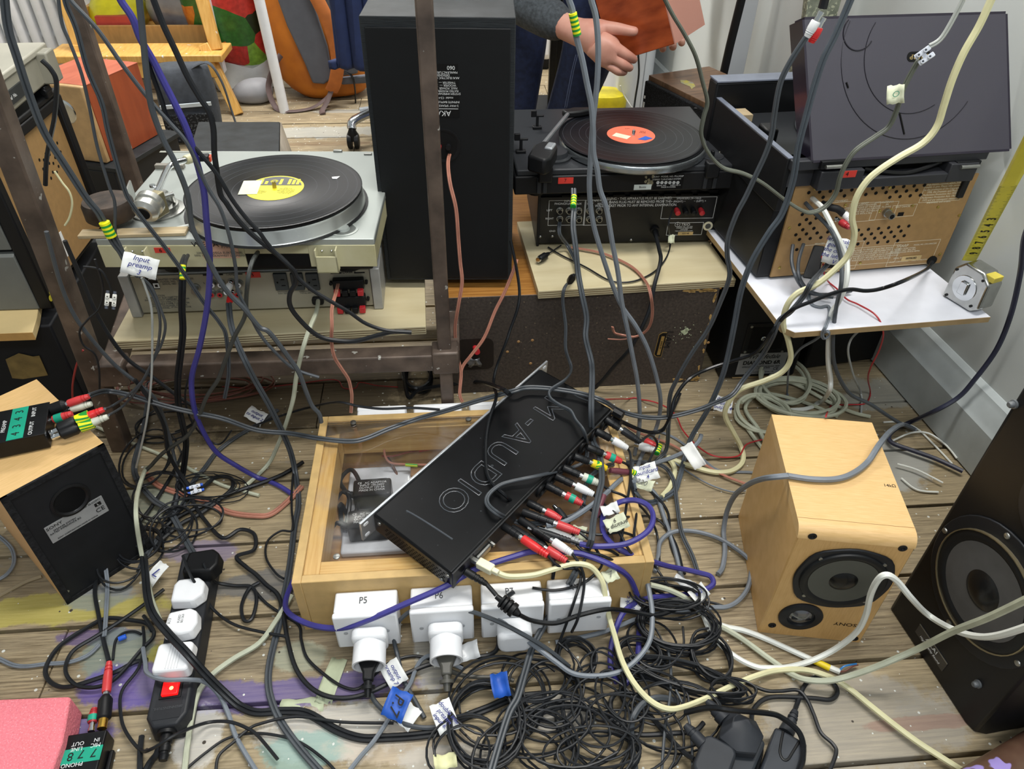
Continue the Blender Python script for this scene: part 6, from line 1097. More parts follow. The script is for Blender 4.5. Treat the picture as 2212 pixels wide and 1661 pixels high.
# laptop power brick
a=Z(1638,1665,.03); b_=Z(1745,1640,.03); c_=Z(1745,1605,.03); q=[Z(1676,1568,.03),Z(1746,1606,.03),Z(1710,1705,.03),Z(1636,1680,.03)]; o=thing('power_brick','flat black power brick at the bottom edge, embossed loop on its lid','power adapter',T(q[0].x,q[0].y,0)); 
MB().prism([(p.x-q[0].x,p.y-q[0].y) for p in q],.001,.03).build('brick_body',mat('brick_grey_black','#33373d',.45),o,bevel=.004,seg=3); iv=o.matrix_world.inverted()
MB().tube(spline([iv@Z(*p,.0305) for p in ((1692,1580),(1688,1600),(1685,1625),(1692,1640),(1702,1640),(1712,1625),(1726,1602))],5),.0018,8,flat=.6).build('embossed_loop',BLKM,o)
A=iv@Z(1697,1585,.018); B=iv@Z(1708,1562,.018); C_=iv@Z(1718,1535,.02); MB().stack(A,B,[(0,.011),(.8,.010),(1,.006)],12).build('inlet_plug',PB,o); MB().stack(B,C_,[(0,.0075),(.2,.0075),(.22,.0055),(.35,.0055),(.36,.007),(.5,.007),(.52,.0052),(.65,.0052),(.66,.0062),(1,.0045)],12).build('cord_sleeve',PB,o)
# rusty painted pipe in the corner
A=Z(2135,1700,.05)+V((-.02,-.02,0)); p0=Z(2080,1720,.03); p1=Z(2290,1590,.03); o=MB().stack(p0,p1,[(0,.026),(1,.026)],28).build('painted_pipe',mat('flaking_violet_paint','#4a2d26',.4,scale=14,hx2='#6d5644',speck=('#a08fd0',26,.56),bump=.5)); tag(o,'rusty pipe with flaking lilac paint in the lower right corner','pipe')
# ================================================================ CABLES
# each traced point lies on whatever surface is under it, or hangs in an upright plane when that is nearer
def rest(px,py,r):
    c=[]
    x,y=onz(aM,px,py,r)
    if -.003<x<.486 and -.175<y<.006: c.append(aM@V((x,y,r+.0008)))
    for M_,x1,y1,h in ((bM,bw_,bd,BH),(LM_,.15,.235,.2555),(SRM,.159,.24,.2555),(hM,hw,.4,.0125),(PL,plw,.4,.0185),(PR,prw,.3,.0185)):
        p=_loc(M_,px,py,2,h+r)
        if -.002<p.x<x1+.002 and -.002<p.y<y1+.002: c.append(M_@p)
    p=_loc(bM,px,py,2,.098+r)
    if .06<p.x<bw_-.03 and -.05<p.y<.004: c.append(bM@p)
    c.append(Z(px,py,r+.0006))
    return min(c,key=lambda p:(p-C0).length)
lc=[0]
def cab(label,m,r,pts,ys=None,twin=False,lift=None,k=6,n=7,group=None,name='cable'):
    lc[0]+=1; lf=(((lc[0]*7)%5)*.0022 if lift is None else lift); P=[]
    for p in pts:
        if len(p)==2:
            q=rest(p[0],p[1],r+lf)
            if ys is not None:
                h=Y(p[0],p[1],ys)
                if (h-C0).length<(q-C0).length: q=h
            P.append(q)
        elif len(p)==3: P.append(Z(*p))
        else: P.append((X if p[3]=='x' else Y)(*p[:3]))
    Q=spline(P,k); Q=[V((q.x,q.y,max(q.z,r+.0006))) for q in Q]; b=MB()
    if twin: b.tube(Q,r,n,off=r*.92); b.tube(Q,r,n,off=-r*.92)
    else: b.tube(Q,r,n)
    return tag(b.build(name,m),label,'cable',group)
A=cab
h=1.0
A('dark grey twin cable from the top left corner to the Input preamp 3 tag',DGRYC,.0028,[(9,-30),(10,0),(18,63),(38,127),(63,203),(96,286),(142,359),(187,428),(215,463),(243,519),(261,544),(275,568),(301,597)],h,True)
A('black twin cable hanging just left of the iron weight',DGRYC,.0022,[(124,-20),(134,50),(152,94),(177,162),(195,240),(210,316),(235,400),(248,438),(249,501),(258,525),(275,560)],h)
A('thin dark twin cable running over the silver deck corner to the violet cable',DGRYC,.0018,[(138,-20),(144,12),(165,63),(190,152),(220,223),(235,291),(266,400),(283,438),(316,483),(354,531),(395,587),(440,653),(476,699),(489,729),(494,805),(485,860)],h+.01,True)
A('long dark grey cable crossing from the top of the steel post toward the record',DGRYC,.0028,[(148,-20),(152,0),(210,63),(266,142),(321,213),(367,266),(405,311),(446,400),(476,451),(496,511),(509,577),(514,628),(539,678),(560,719),(588,754),(633,795),(689,815)],h-.01)
A('thick violet cable hanging at the left and looping round the wooden box front',PURP,.0046,[(252,-30),(261,0),(286,38),(304,84),(329,127),(354,177),(380,228),(405,283),(425,349),(440,410),(446,476),(453,552),(451,628),(443,691),(430,754),(414,818),(420,883),(440,934),(468,977),(509,1005),(560,1033),(600,1048),(632,1068)],h)
A('thick violet cable drooping across the sockets P5 and P6',PURP,.0046,[(633,1255,.01),(617,1298,.02),(626,1326,.04),(677,1351,.055),(740,1356,.068),(803,1336,.09),(879,1303,.11),(955,1270,.125),(1000,1245,.128),(1031,1228,.13),(1110,1202,.132),(1157,1191,.132),(1237,1194,.134),(1272,1201,.134),(1323,1222,.128),(1358,1246,.09),(1375,1282,.05),(1381,1303,.03),(1381,1341,.012),(1378,1417,.012),(1368,1450,.012),(1350,1478,.012)])
A('thick grey cable hanging right of the violet one, down past the silver turntable',DGRYC,.0040,[(300,-20),(301,0),(306,50),(311,101),(316,152),(324,215),(334,253),(354,304),(380,354),(405,420),(415,489),(440,539),(468,595),(494,633),(527,666),(560,706),(583,719),(626,775),(646,805),(661,845),(674,876),(689,893),(694,912)],h-.02)
A('thick black cable crossing the yellow-label record and looping above the steel bar',RUB,.0040,[(325,-20),(332,0),(354,56),(380,111),(405,165),(430,208),(451,241),(461,278),(463,329),(468,367),(476,418),(489,438),(509,468),(534,496),(560,519),(583,537),(613,562),(634,587),(639,610),(626,635),(628,663),(651,694),(682,722),(715,734),(765,737),(816,724),(854,716),(889,718)],h+.01)
A('black cable passing over the record edge and the row of mains outlets',RUB,.0032,[(318,120),(321,139),(349,215),(362,253),(405,304),(430,329),(468,375),(501,430),(532,471),(560,501),(575,522),(601,552),(634,582),(644,600),(677,628),(715,651),(753,673),(791,699),(836,714),(889,718)],h+.0)
A('black cable bundle leaving the silver turntable with a short striped tape band',RUB,.0030,[(402,552,1.09,'y'),(395,572,1.04,'y'),(394,615),(393,666),(395,716),(390,767),(384,820),(385,871),(395,921),(402,959),(395,1022),(382,1073),(365,1130),(345,1180)],h+.02,True)
A('grey-black mains cord from the recess of the silver turntable',mat('greyish_black','#3a3d3b',.45),.0036,[(557,545,1.10,'y'),(545,565,1.04,'y'),(537,595),(532,640),(529,683),(506,729),(486,780),(471,820),(446,858),(428,903),(405,941),(354,977),(327,1005),(314,1017)],h)
A('dirty white cord running down beside the power strip',MINT,.0038,[(316,1010,.03),(306,1035,.07),(296,1073,.11),(294,1119,.12),(304,1187,.06),(316,1240,.03),(327,1290),(339,1323),(346,1340)],None,lift=.02)
A('dirty white mains cord from the silver amplifier down to the floor',MINT,.0040,[(687,650,1.18,'y'),(686,660,1.14,'y'),(682,678,1.10,'y'),(669,709,1.05,'y'),(656,747),(646,785),(639,820),(633,863),(618,914),(601,959),(583,997),(558,1025),(530,1050)],1.03)
A('dirty white cable curving across the purple paint at lower left',MINT,.0042,[(630,1286),(596,1341),(560,1389),(506,1422),(461,1455),(430,1493),(415,1544),(405,1607),(398,1670)])
A('dirty white cord lying on the boards from the left speaker corner',MINT,.0034,[(205,922),(218,926),(278,954),(354,985),(430,1023),(481,1048),(530,1062),(560,1070)])
A('pink copper speaker wire pair out of the silver amplifier terminals',COPR,.0017,[(730,614,1.16,'y'),(727,628,1.10,'y'),(717,666,1.05,'y'),(717,704),(716,737),(722,770),(737,795),(752,818),(758,840),(760,858),(758,891)],1.03,True)
A('copper speaker wire from the dish of the tall black speaker',COPR,.0018,[(975,322,1.29,'y'),(968,350,1.24,'y'),(972,395,1.2,'y'),(985,451,1.18,'y'),(990,514,1.17,'y'),(994,565,1.16,'y'),(998,610,1.15,'y'),(990,661,1.14,'y'),(983,711,1.14,'y'),(988,767,1.14,'y'),(996,805,1.13,'y'),(993,850,1.1,'y'),(999,868,1.09,'y')],None,True)
A('copper speaker wire slanting past the red terminal of the oak-topped speaker',COPR,.0018,[(1116,560,1.22,'y'),(1110,582,1.21,'y'),(1089,633,1.20,'y'),(1069,673,1.19,'y'),(1046,729,1.17,'y'),(1018,767,1.16,'y'),(998,795,1.15,'y'),(994,830,1.12,'y')],None,True)
A('black cord hanging down the left of the right plywood board and over the interface',RUBS,.0030,[(1103,520,1.22,'y'),(1115,577,1.2,'y'),(1122,628,1.18,'y'),(1118,666,1.16,'y'),(1103,709,1.14,'y'),(1092,742,1.12,'y'),(1072,795,1.10,'y'),(1066,830),(1072,858),(1056,909),(1049,959),(1051,1017),(1066,1048),(1094,1073),(1125,1103),(1138,1136),(1176,1174),(1196,1212),(1194,1250)],1.06)
A('smooth grey cable with striped tape near its top, hanging before the black turntable',GRYC,.0042,[(1225,-20),(1229,0),(1237,25),(1244,76),(1257,127),(1267,177),(1277,228),(1281,278),(1282,329),(1290,367),(1296,410),(1310,451),(1323,527),(1335,590),(1343,653),(1356,716),(1366,767),(1376,820),(1381,871),(1381,921),(1371,982)],1.02)
A('smooth grey cable crossing behind the striped-taped one before the black turntable',GRYC,.0042,[(1274,-20),(1277,0),(1287,38),(1292,101),(1290,177),(1282,253),(1277,316),(1275,354),(1273,410),(1280,476),(1297,539),(1320,608),(1343,661),(1373,704),(1399,754),(1419,820),(1427,871),(1419,921),(1399,962),(1381,997),(1370,1040)],1.05)
A('black twin cable with striped tape at its neck, from the black turntable',DGRYC,.0028,[(1239,408,1.30,'y'),(1240,448,1.25,'y'),(1238,489,1.2,'y'),(1244,539,1.17,'y'),(1249,590,1.15,'y'),(1257,635,1.12,'y'),(1267,686,1.1,'y'),(1265,729,1.08,'y'),(1277,780),(1279,820),(1277,883),(1280,947),(1295,985),(1300,1035),(1292,1073),(1282,1124),(1275,1174),(1252,1212),(1240,1243),(1214,1286),(1181,1341),(1151,1397),(1133,1455),(1118,1506),(1100,1539),(1080,1600),(1060,1670)],1.05,True,lift=.03)
A('thick black mains cord of the black amplifier falling to the floor',RUB,.0042,[(1414,501,1.38,'y'),(1424,539,1.3,'y'),(1427,565,1.26,'y'),(1414,615,1.22,'y'),(1404,666,1.2,'y'),(1386,709,1.19,'y'),(1361,754,1.19,'y'),(1328,790,1.2,'y'),(1303,820,1.21,'y'),(1285,838,1.22,'y')])
A('thin black speaker cord sagging across the right plywood board',RUB,.0018,[(1452,455,1.38,'y'),(1444,486,1.34,'y'),(1448,527),(1439,557),(1416,585),(1378,605),(1341,610),(1310,603),(1265,577),(1214,552),(1184,534)],None,lift=.002)
A('thin knotted black cord from the black amplifier across the interface top',DGRYC,.0022,[(1209,480,1.38,'y'),(1209,506,1.36,'y'),(1227,532),(1242,562),(1247,587),(1234,603),(1219,623,1.2,'y'),(1216,653,1.19,'y'),(1222,704,1.17,'y'),(1222,754,1.15,'y'),(1234,795,1.12,'y'),(1222,820),(1189,843),(1189,861),(1209,876),(1232,888),(1244,909),(1262,934),(1268,972),(1262,997),(1227,1012),(1163,1028),(1105,1040),(1077,1050),(1054,1071),(1054,1091),(1077,1111),(1105,1123),(1138,1131),(1201,1126),(1252,1106),(1262,1073),(1266,1048),(1280,1025),(1315,1005),(1375,998),(1429,1005),(1454,1035),(1462,1086),(1472,1149),(1495,1200),(1508,1240)],None,True,lift=.012)
A('copper speaker wire curling over the right plywood board, bare at its end',COPR,.0017,[(1234,534),(1290,544),(1328,557),(1366,577),(1391,603),(1404,630,1.16,'y'),(1409,678,1.16,'y'),(1399,711,1.17,'y'),(1373,727,1.18,'y'),(1345,724,1.18,'y'),(1328,719,1.19,'y'),(1323,706,1.19,'y')],None,True)
A('short loose copper strand beside the bare end of the curled speaker wire',COPR,.0014,[(1376,726,1.18,'y'),(1345,733,1.18,'y'),(1313,732,1.19,'y')])
A('olive-grey cable over the black turntable edge to the block above the lid',mat('olive_grey_cable','#565a50',.45),.0026,[(1430,-15),(1437,0),(1454,33),(1480,76),(1503,122),(1518,177),(1528,220),(1520,253),(1515,291),(1530,329),(1561,362),(1606,375),(1648,396),(1697,433),(1735,456),(1758,458),(1784,445),(1805,418),(1814,385),(1827,354),(1849,324),(1892,294),(1920,273),(1938,235),(1951,192),(1979,139),(1985,132)],1.06,True)
A('pale grey-green cord from the top edge into the terminal block above the lid',LGRY,.0020,[(2085,-20),(2080,0),(2037,78),(2008,100)],1.05,True)
A('black cord ending in the white and red plugs at the top edge',RUB,.0060,[(1788,-30),(1782,0),(1777,18)],1.0)
A('black twin cord below the white and red plugs, down past the black turntable',DGRYC,.0022,[(1741,81),(1708,132),(1685,182),(1672,253),(1667,291),(1655,330),(1632,380),(1611,425),(1591,463),(1573,514),(1571,552),(1576,597),(1556,653),(1530,711),(1492,767),(1462,820),(1447,858),(1444,921),(1439,972),(1416,997),(1380,1040)],1.0,True)
A('blue-grey twin cord hanging in front of the music centre side to the interface plugs',mat('blue_grey_cable','#4a525a',.4),.0028,[(1842,-20),(1837,0),(1804,76),(1779,127),(1758,190),(1741,253),(1725,316),(1713,390),(1690,460),(1660,504),(1624,565),(1601,628),(1586,704),(1573,767),(1558,820),(1530,883),(1495,942),(1480,985),(1467,1035),(1454,1063),(1404,1086),(1373,1060),(1366,997)],1.02,True)
A('thick cream cable snaking over the raised lid and down the hardboard back',CREAM,.0052,[(2150,-20),(2141,0),(2115,56),(2082,114),(2057,172),(2039,228),(2024,273),(1994,309),(1943,339),(1900,367),(1872,392),(1850,428),(1841,471),(1846,506),(1834,547),(1809,577),(1766,613),(1723,633),(1700,661),(1692,699),(1703,737),(1708,775),(1690,803),(1652,822),(1601,840),(1576,866),(1566,896),(1581,929),(1601,967),(1604,997),(1581,1017),(1543,1020),(1492,1007),(1459,995),(1443,988),(1457,1012),(1449,1048),(1429,1073)],1.02)
A('white cable out of the hardboard back, down to the coil on the floor',WHTC,.0048,[(1752,426,1.19,'y'),(1765,438,1.16,'y'),(1779,453,1.13,'y'),(1804,501,1.1,'y'),(1824,542,1.08,'y'),(1830,572,1.06,'y'),(1827,615),(1811,653),(1796,678),(1790,729),(1789,780),(1794,820),(1791,845),(1774,868,.01),(1741,883,.01),(1690,886,.01)],1.04)
A('dark grey cable out of the hardboard back beside the white one',DGRYC,.0038,[(1740,438,1.18,'y'),(1761,461,1.15,'y'),(1789,489,1.11,'y'),(1806,519,1.08,'y'),(1817,565,1.06,'y'),(1817,615),(1806,666),(1799,729),(1801,780),(1815,820),(1839,853),(1880,873),(1918,898),(1948,916),(1975,927)],1.03)
A('left grey lead curving out of the bottom of the hardboard back',DGRYC,.0034,[(1713,529,1.18,'y'),(1710,565,1.15,'y'),(1720,600,1.12,'y'),(1736,623),(1758,635),(1804,635),(1839,628)],None)
A('right grey lead curving out of the bottom of the hardboard back',DGRYC,.0034,[(1736,527,1.18,'y'),(1725,565,1.15,'y'),(1727,600,1.12,'y'),(1748,628),(1779,638),(1800,642)],None)
A('black mains cord of the music centre lying over the white board',RUBS,.0034,[(2014,565,1.19,'y'),(2001,582,1.16,'y'),(1956,605),(1905,623),(1870,628),(1834,625),(1794,635),(1753,651),(1713,668),(1685,694,1.0,'y'),(1665,720,1.0,'y'),(1632,762,1.02,'y'),(1581,780,1.04,'y'),(1530,797,1.04,'y'),(1487,820,1.02,'y'),(1459,858,1.0,'y'),(1449,896),(1429,931),(1391,931),(1340,909)],.98,lift=.004)
A('black zip cord from the white board right across the wooden box to the upper preamp',DGRYC,.0024,[(1834,537,1.12,'y'),(1804,554,1.1,'y'),(1773,587,1.08,'y'),(1753,610),(1736,640),(1708,673),(1683,693,1.0,'y'),(1669,728,1.0,'y'),(1646,769,1.02,'y'),(1606,820,1.02,'y'),(1581,853),(1543,871),(1505,886),(1442,901),(1391,901),(1340,888),(1302,866),(1252,850),(1189,840),(1138,838),(1105,846),(1031,866),(968,886),(904,904),(841,926),(790,947),(753,953),(689,947),(626,936),(555,929),(481,904),(418,891),(354,876),(278,853),(228,845),(192,855,.29)],1.0,True,lift=.008)
A('black cable arching behind the wooden box sockets',RUB,.0024,[(545,921),(613,896),(664,881),(727,869),(778,878),(828,883),(892,881),(950,885)],None,lift=.05)
A('thin red and black wire pair over the edge of the white board',REDC,.0016,[(1778,570,1.13,'y'),(1781,592,1.1,'y'),(1789,608),(1809,625),(1829,646),(1855,658),(1892,681),(1908,716,1.02,'y'),(1900,754,1.04,'y'),(1880,795,1.06,'y'),(1875,820,1.1,'y'),(1880,848),(1870,871),(1834,874),(1804,876),(1789,888),(1784,900)],None)
A('thin red wire winding over the boards right of the interface',REDC,.0016,[(1302,864),(1353,862),(1404,866),(1442,881),(1462,901),(1475,929),(1505,962),(1543,985),(1594,985),(1614,959),(1660,947)])
A('thin red wire on the dark boards behind the wooden box',REDC,.0013,[(480,835),(550,838),(633,830),(722,820),(742,838),(768,838),(778,826),(816,833),(860,836)])
A('thick black cable arching over the floor behind the interface',RUBS,.0044,[(872,800),(882,858),(904,843),(955,833),(1031,825),(1082,840),(1100,852)],None,lift=.03)
A('pale grey cord hooked over the front edge of the white board',GRYC,.0017,[(1761,620),(1748,635),(1753,656),(1771,663),(1789,661),(1792,678),(1784,704,1.0,'y'),(1776,722,1.0,'y'),(1781,732,1.0,'y'),(1791,724,1.0,'y'),(1786,716,1.0,'y'),(1761,734,1.03,'y'),(1728,754,1.06,'y'),(1710,780,1.08,'y'),(1703,805,1.1,'y'),(1700,850,.004),(1697,880,.004)],None,True)
A('thin white cord hanging beneath the white board',LGRY,.0022,[(1860,711,1.06,'y'),(1839,732,1.06,'y'),(1832,759,1.06,'y'),(1839,795,1.08,'y'),(1847,820,1.1,'y'),(1860,850),(1860,896)])
A('dark cable from the right edge down over the skirting board',mat('dark_slate_cable','#2e3040',.4),.0046,[(2225,480,.98,'y'),(2212,519,.99,'y'),(2204,590,1.0,'y'),(2184,678,1.0,'y'),(2153,754,1.0,'y'),(2105,820,1.0,'y'),(2070,858,1.0,'y'),(2019,888,1.0,'y'),(1968,911),(1936,926),(1920,942),(1928,957),(1968,972),(2019,990),(2057,1007),(2080,1018)])
A('smooth grey cable draped over the top of the right beech speaker',GRYC,.0046,[(1978,929),(1951,917,.03),(1925,930,.16),(1900,959),(1875,997),(1842,1023),(1804,1035),(1753,1035),(1703,1028),(1700,1028,.262),(1668,1031,.255),(1645,1035,.225),(1619,1045,.17),(1589,1068,.10),(1571,1104,.04),(1563,1149),(1566,1187),(1561,1225),(1551,1240)],None,lift=.001)
A('grey cable end curving up past the white paper tag',GRYC,.0044,[(1515,939,.06),(1510,952,.055),(1495,967,.05),(1454,987,.05),(1411,1002,.06),(1380,1015,.08),(1343,1035,.12),(1315,1060,.14),(1285,1086,.15),(1227,1124,.15),(1180,1135,.15)])
A('grey cable running down along the right wall of the wooden box',GRYC,.0042,[(1390,1045),(1401,1053),(1419,1073),(1437,1124),(1454,1174),(1465,1215),(1475,1260)])
A('grey cable making a wide arc between the box and the right beech speaker',GRYC,.0040,[(1415,1235),(1422,1200),(1427,1169),(1454,1149),(1495,1147),(1543,1159),(1581,1179),(1619,1210),(1622,1240),(1614,1273),(1594,1298),(1568,1311),(1530,1313),(1404,1329),(1340,1351),(1290,1369),(1200,1388)])
A('cream cable from the square plug sweeping in a deep U over the heap',CREAM,.0044,[(1073,1236,.135),(1100,1245,.132),(1152,1242,.13),(1194,1230,.132),(1237,1218,.134),(1272,1222,.132),(1292,1240,.12),(1303,1261,.11),(1308,1291,.09),(1315,1329,.06),(1328,1374,.05),(1343,1425,.045),(1368,1473,.04),(1404,1513,.036),(1442,1531,.034),(1480,1526,.03),(1530,1506,.026),(1581,1481,.02),(1632,1460,.02),(1677,1448,.012),(1728,1446),(1766,1453),(1804,1468),(1842,1493),(1880,1524),(1930,1564),(1981,1602),(2032,1635),(2085,1668)])
A('aged white cable rising to the right edge in front of the black speaker',MINT,.0046,[(1404,1263,.05),(1442,1273,.04),(1480,1291,.03),(1505,1313,.02),(1530,1341),(1568,1359),(1606,1382),(1655,1418),(1682,1437),(1708,1455),(1741,1468,.02),(1791,1470,.03),(1842,1458,.04),(1905,1435,.07),(1981,1402,.63,'x'),(2057,1364,.625,'x'),(2133,1334,.615,'x'),(2230,1288,.60,'x')])
A('white cable humped in front of the right beech speaker and out at the right edge',WHTC,.0044,[(1515,1311,.02),(1530,1354,.015),(1556,1392,.01),(1594,1422),(1632,1440),(1660,1443),(1703,1441),(1753,1427),(1804,1402,.552,'y'),(1849,1367,.545,'y'),(1870,1329,.54,'y'),(1880,1286,.535,'y'),(1895,1255,.53,'y'),(1913,1242,.527,'y'),(1936,1253,.525,'y'),(1968,1291,.52,'y'),(2006,1329,.655,'x'),(2057,1359,.65,'x'),(2108,1374,.645,'x'),(2158,1372,.64,'x'),(2230,1350,.635,'x')])
o=A('white cable with a yellow tape ring and bare blue and brown cores',WHTC,.0045,[(1490,1270,.03),(1530,1335,.01),(1568,1354),(1606,1362),(1652,1379),(1703,1402),(1758,1427),(1790,1441),(1814,1451)])
b_=MB().tube([Z(1759,1427,.0075),Z(1792,1443,.0075)],.0052,12).build('tape_ring',mat('yellow_tape','#dfc61a',.45)); b_.parent=o; b_.matrix_parent_inverse=T(*o.location).inverted(); b_.location=b_.location
for nm,m,p in (('blue_core',mat('blue_core','#2f7fc4',.4),[(1812,1450,.006),(1822,1440,.012),(1836,1436,.012),(1850,1434,.01)]),('brown_core',mat('brown_core','#7a4a3c',.4),[(1812,1451,.005),(1826,1449,.006),(1840,1440,.01),(1853,1436,.008)])):
    q=MB().tube(spline([Z(*x) for x in p],5),.0015,6).build(nm,m); q.parent=o; q.matrix_parent_inverse=T(*o.location).inverted()
A('violet cable looping up off the corner of the wooden box',PURP,.0046,[(1253,1175,.142),(1289,1180,.145),(1341,1177,.145),(1375,1165,.145),(1402,1144,.145),(1411,1117,.145),(1401,1093,.145),(1375,1081,.145),(1349,1082,.14),(1330,1089,.14),(1306,1107,.14),(1301,1129,.135),(1304,1151,.135),(1318,1172,.132),(1341,1187,.13),(1375,1203,.11),(1409,1213,.07),(1444,1223,.04),(1480,1230,.02),(1510,1237,.016),(1535,1245,.014),(1540,1262,.014),(1520,1275,.014),(1490,1282,.016),(1465,1286,.02),(1404,1291,.03),(1366,1306,.03),(1343,1329,.03),(1328,1367,.02),(1320,1405,.014),(1320,1443,.012),(1333,1475,.012)])
A('black cord from the left tangle to the red plug of the lower preamp',RUB,.0034,[(402,960),(380,1010),(342,1073),(304,1124),(253,1167),(223,1200),(212,1240),(205,1278),(213,1329),(223,1379),(235,1428)],None,lift=.004)
A('outer of two black floor loops left of the power strip',RUB,.0034,[(324,1349),(329,1362),(316,1346),(278,1339),(228,1336),(177,1362),(127,1397),(101,1437),(101,1463),(122,1481),(152,1483),(203,1468),(253,1450),(291,1430),(319,1425)])
A('inner of two black floor loops left of the power strip',RUB,.0030,[(354,1273),(304,1311),(253,1346),(203,1377),(159,1405),(142,1437),(147,1463),(172,1483),(215,1483),(253,1463),(304,1405),(332,1374),(324,1349),(310,1330)])
A('black twin cord crossing diagonally over the white plugs of the power strip',RUB,.0032,[(310,1200,.05),(314,1240,.055),(319,1291,.06),(332,1329,.07),(367,1372,.072),(405,1412,.070),(443,1455,.045),(481,1493,.02),(519,1526),(555,1539),(613,1536),(664,1541),(727,1577),(778,1594),(828,1594),(904,1589),(955,1579),(993,1554),(1056,1529),(1110,1508),(1180,1500)],None,True)
A('grey cord over the power strip above its red switch',GRYC,.0034,[(309,1400,.02),(314,1432,.03),(319,1455,.04),(354,1468,.052),(405,1468,.05),(443,1473,.03),(473,1501,.01),(494,1544),(511,1594),(555,1668)])
A('thin black cable wandering round the foot of the power strip',RUB,.0024,[(309,1354),(311,1392),(299,1443),(263,1493),(261,1544),(273,1582),(304,1620),(329,1617,.04),(380,1587,.05),(443,1562),(494,1559),(532,1572),(557,1589),(600,1640)])
A('thin black cable leaving the bottom edge right of the power strip',RUB,.0020,[(392,1670),(443,1627),(494,1594),(560,1584),(640,1600),(700,1640),(730,1672)])
A('black cable curling up from the bottom edge toward the purple paint',RUB,.0022,[(466,1670),(473,1632),(506,1602),(532,1579),(560,1564),(640,1548),(740,1560),(850,1562)])
A('thick black supply cord of the power strip running off the bottom edge',RUB,.0048,[(344,1612,.018),(338,1630,.012),(326,1645),(312,1672)])
A('second thick black cord beside the power strip supply cord',RUB,.0040,[(306,1590),(303,1620),(302,1672)])
A('black cord slanting away right of the black plug on the power strip',RUB,.0024,[(395,1200,.075),(410,1240,.07),(443,1291,.03),(468,1323),(506,1349),(560,1364),(620,1375)])
A('black cord forming a small closed loop right of the power strip',RUB,.0030,[(440,1215,.07),(451,1240,.05),(468,1258,.015),(506,1265),(544,1268),(554,1296),(544,1336),(527,1339),(522,1308),(537,1273),(560,1258)])
TB='left tangle of black cables between the steel frame and the power strip'
A('black twin cord snaking to the S-bend above the purple paint',RUB,.0036,[(291,820),(329,871),(354,921),(362,972),(380,1010),(405,1048),(418,1086),(443,1124),(481,1162),(519,1144),(549,1154),(549,1187),(511,1202),(532,1225),(552,1240),(575,1263),(601,1286),(613,1329),(621,1379),(639,1443),(672,1486),(715,1506),(765,1506),(816,1488),(879,1455),(930,1435),(993,1422),(1056,1415),(1077,1392,.02),(1072,1341,.03),(1082,1303,.10),(1110,1278,.11)],1.0)
A('black twin cord running from the box corner down the left tangle',DGRYC,.0026,[(600,885),(560,914),(506,947),(468,977),(443,1010),(418,1040),(405,1073),(380,1111),(342,1162),(316,1200),(300,1235)],None,True)
A('glossy black cord lying straight toward the left side of the wooden box',RUBS,.0040,[(655,998),(610,1025),(560,1045),(506,1063),(456,1086),(405,1106),(367,1129),(342,1154)])
for nm,pp in (('black lead from the paper tag bending down to the upper preamp plugs',[(301,597),(327,620),(349,673),(357,704),(349,742),(327,785),(311,818),(278,853),(240,878),(226,883,.29)]),
  ('black lead beside the paper tag ending at the white phono plug of the upper preamp',[(301,597),(316,615),(337,653),(346,699),(339,754),(320,800),(290,850),(262,880),(234,897,.28)])): A(nm,DGRYC,.0022,pp,.99)
A('pale grey wire hanging from the paper tag through the left tangle',LGRY,.0018,[(306,600),(314,620),(327,666),(329,729),(327,818),(318,900),(306,960),(294,1010)],.98)
A('grey-black cord from the steel bar down into the left tangle and round the strip',DGRYC,.0030,[(325,800),(319,871),(309,934),(291,997),(296,1035),(329,1078),(367,1106),(405,1174),(443,1238)],None,True,lift=.01)
A('thick black cord bent in a hairpin beside the small terminal block on the floor',RUB,.0040,[(400,1080),(438,1053),(468,1030),(499,1033),(501,1055),(476,1078),(430,1111),(392,1131),(350,1165)])
A('copper speaker cable lying in a curve left of the wooden box',COPR,.0030,[(314,1023),(342,1048),(380,1063),(430,1078),(494,1106),(555,1114),(588,1109),(626,1078),(652,1050)],None,True,lift=.001)
A('twin black cord along the left wall of the wooden box to the bottom edge',DGRYC,.0028,[(494,655,1.12,'y'),(499,700,1.08,'y'),(512,740,1.05,'y'),(530,780,1.02,'y'),(550,820),(583,878),(608,929),(628,977),(639,1028),(645,1086),(636,1139),(626,1220),(611,1303),(601,1354),(583,1430),(580,1481),(591,1526),(613,1569),(651,1620),(695,1670)],1.02,True)
A('thin black loop pressed against the left wall of the wooden box',RUB,.0020,[(628,1080),(636,1007),(631,1048),(630,1098),(632,1144),(606,1147),(578,1169),(575,1205),(596,1238),(613,1250)])
A('thin black cable snaking from the box corner through the torn masking tape',RUB,.0024,[(550,1275),(575,1303),(613,1329),(646,1351),(651,1382),(664,1422),(702,1458),(740,1483),(773,1488),(803,1463),(841,1432),(892,1417),(942,1427),(1000,1440)])
A('dark grey mains cord from the P5 plug through the blue tape flag',DGRYC,.0036,[tuple(e5)+('w',)] if False else [(794,1440,.05),(795,1460,.03),(796,1481,.012),(808,1513),(836,1541),(874,1564),(917,1572),(955,1569)])
A('grey-brown mains cord from the P6 plug to the right',mat('grey_brown_plug','#4b4a44'),.0034,[(958,1425,.045),(965,1438,.03),(975,1450,.015),(1006,1460),(1056,1463),(1069,1458),(1110,1470)])
A('grey cable arching over the P6 adaptor and down to the heap',DGRYC,.0034,[(1230,1440,.02),(1180,1400,.05),(1110,1359,.085),(1056,1334,.09),(1006,1318,.09),(942,1312,.09),(892,1318,.08),(859,1346,.06),(851,1379,.03),(859,1417,.01),(872,1468),(899,1518),(917,1551)])
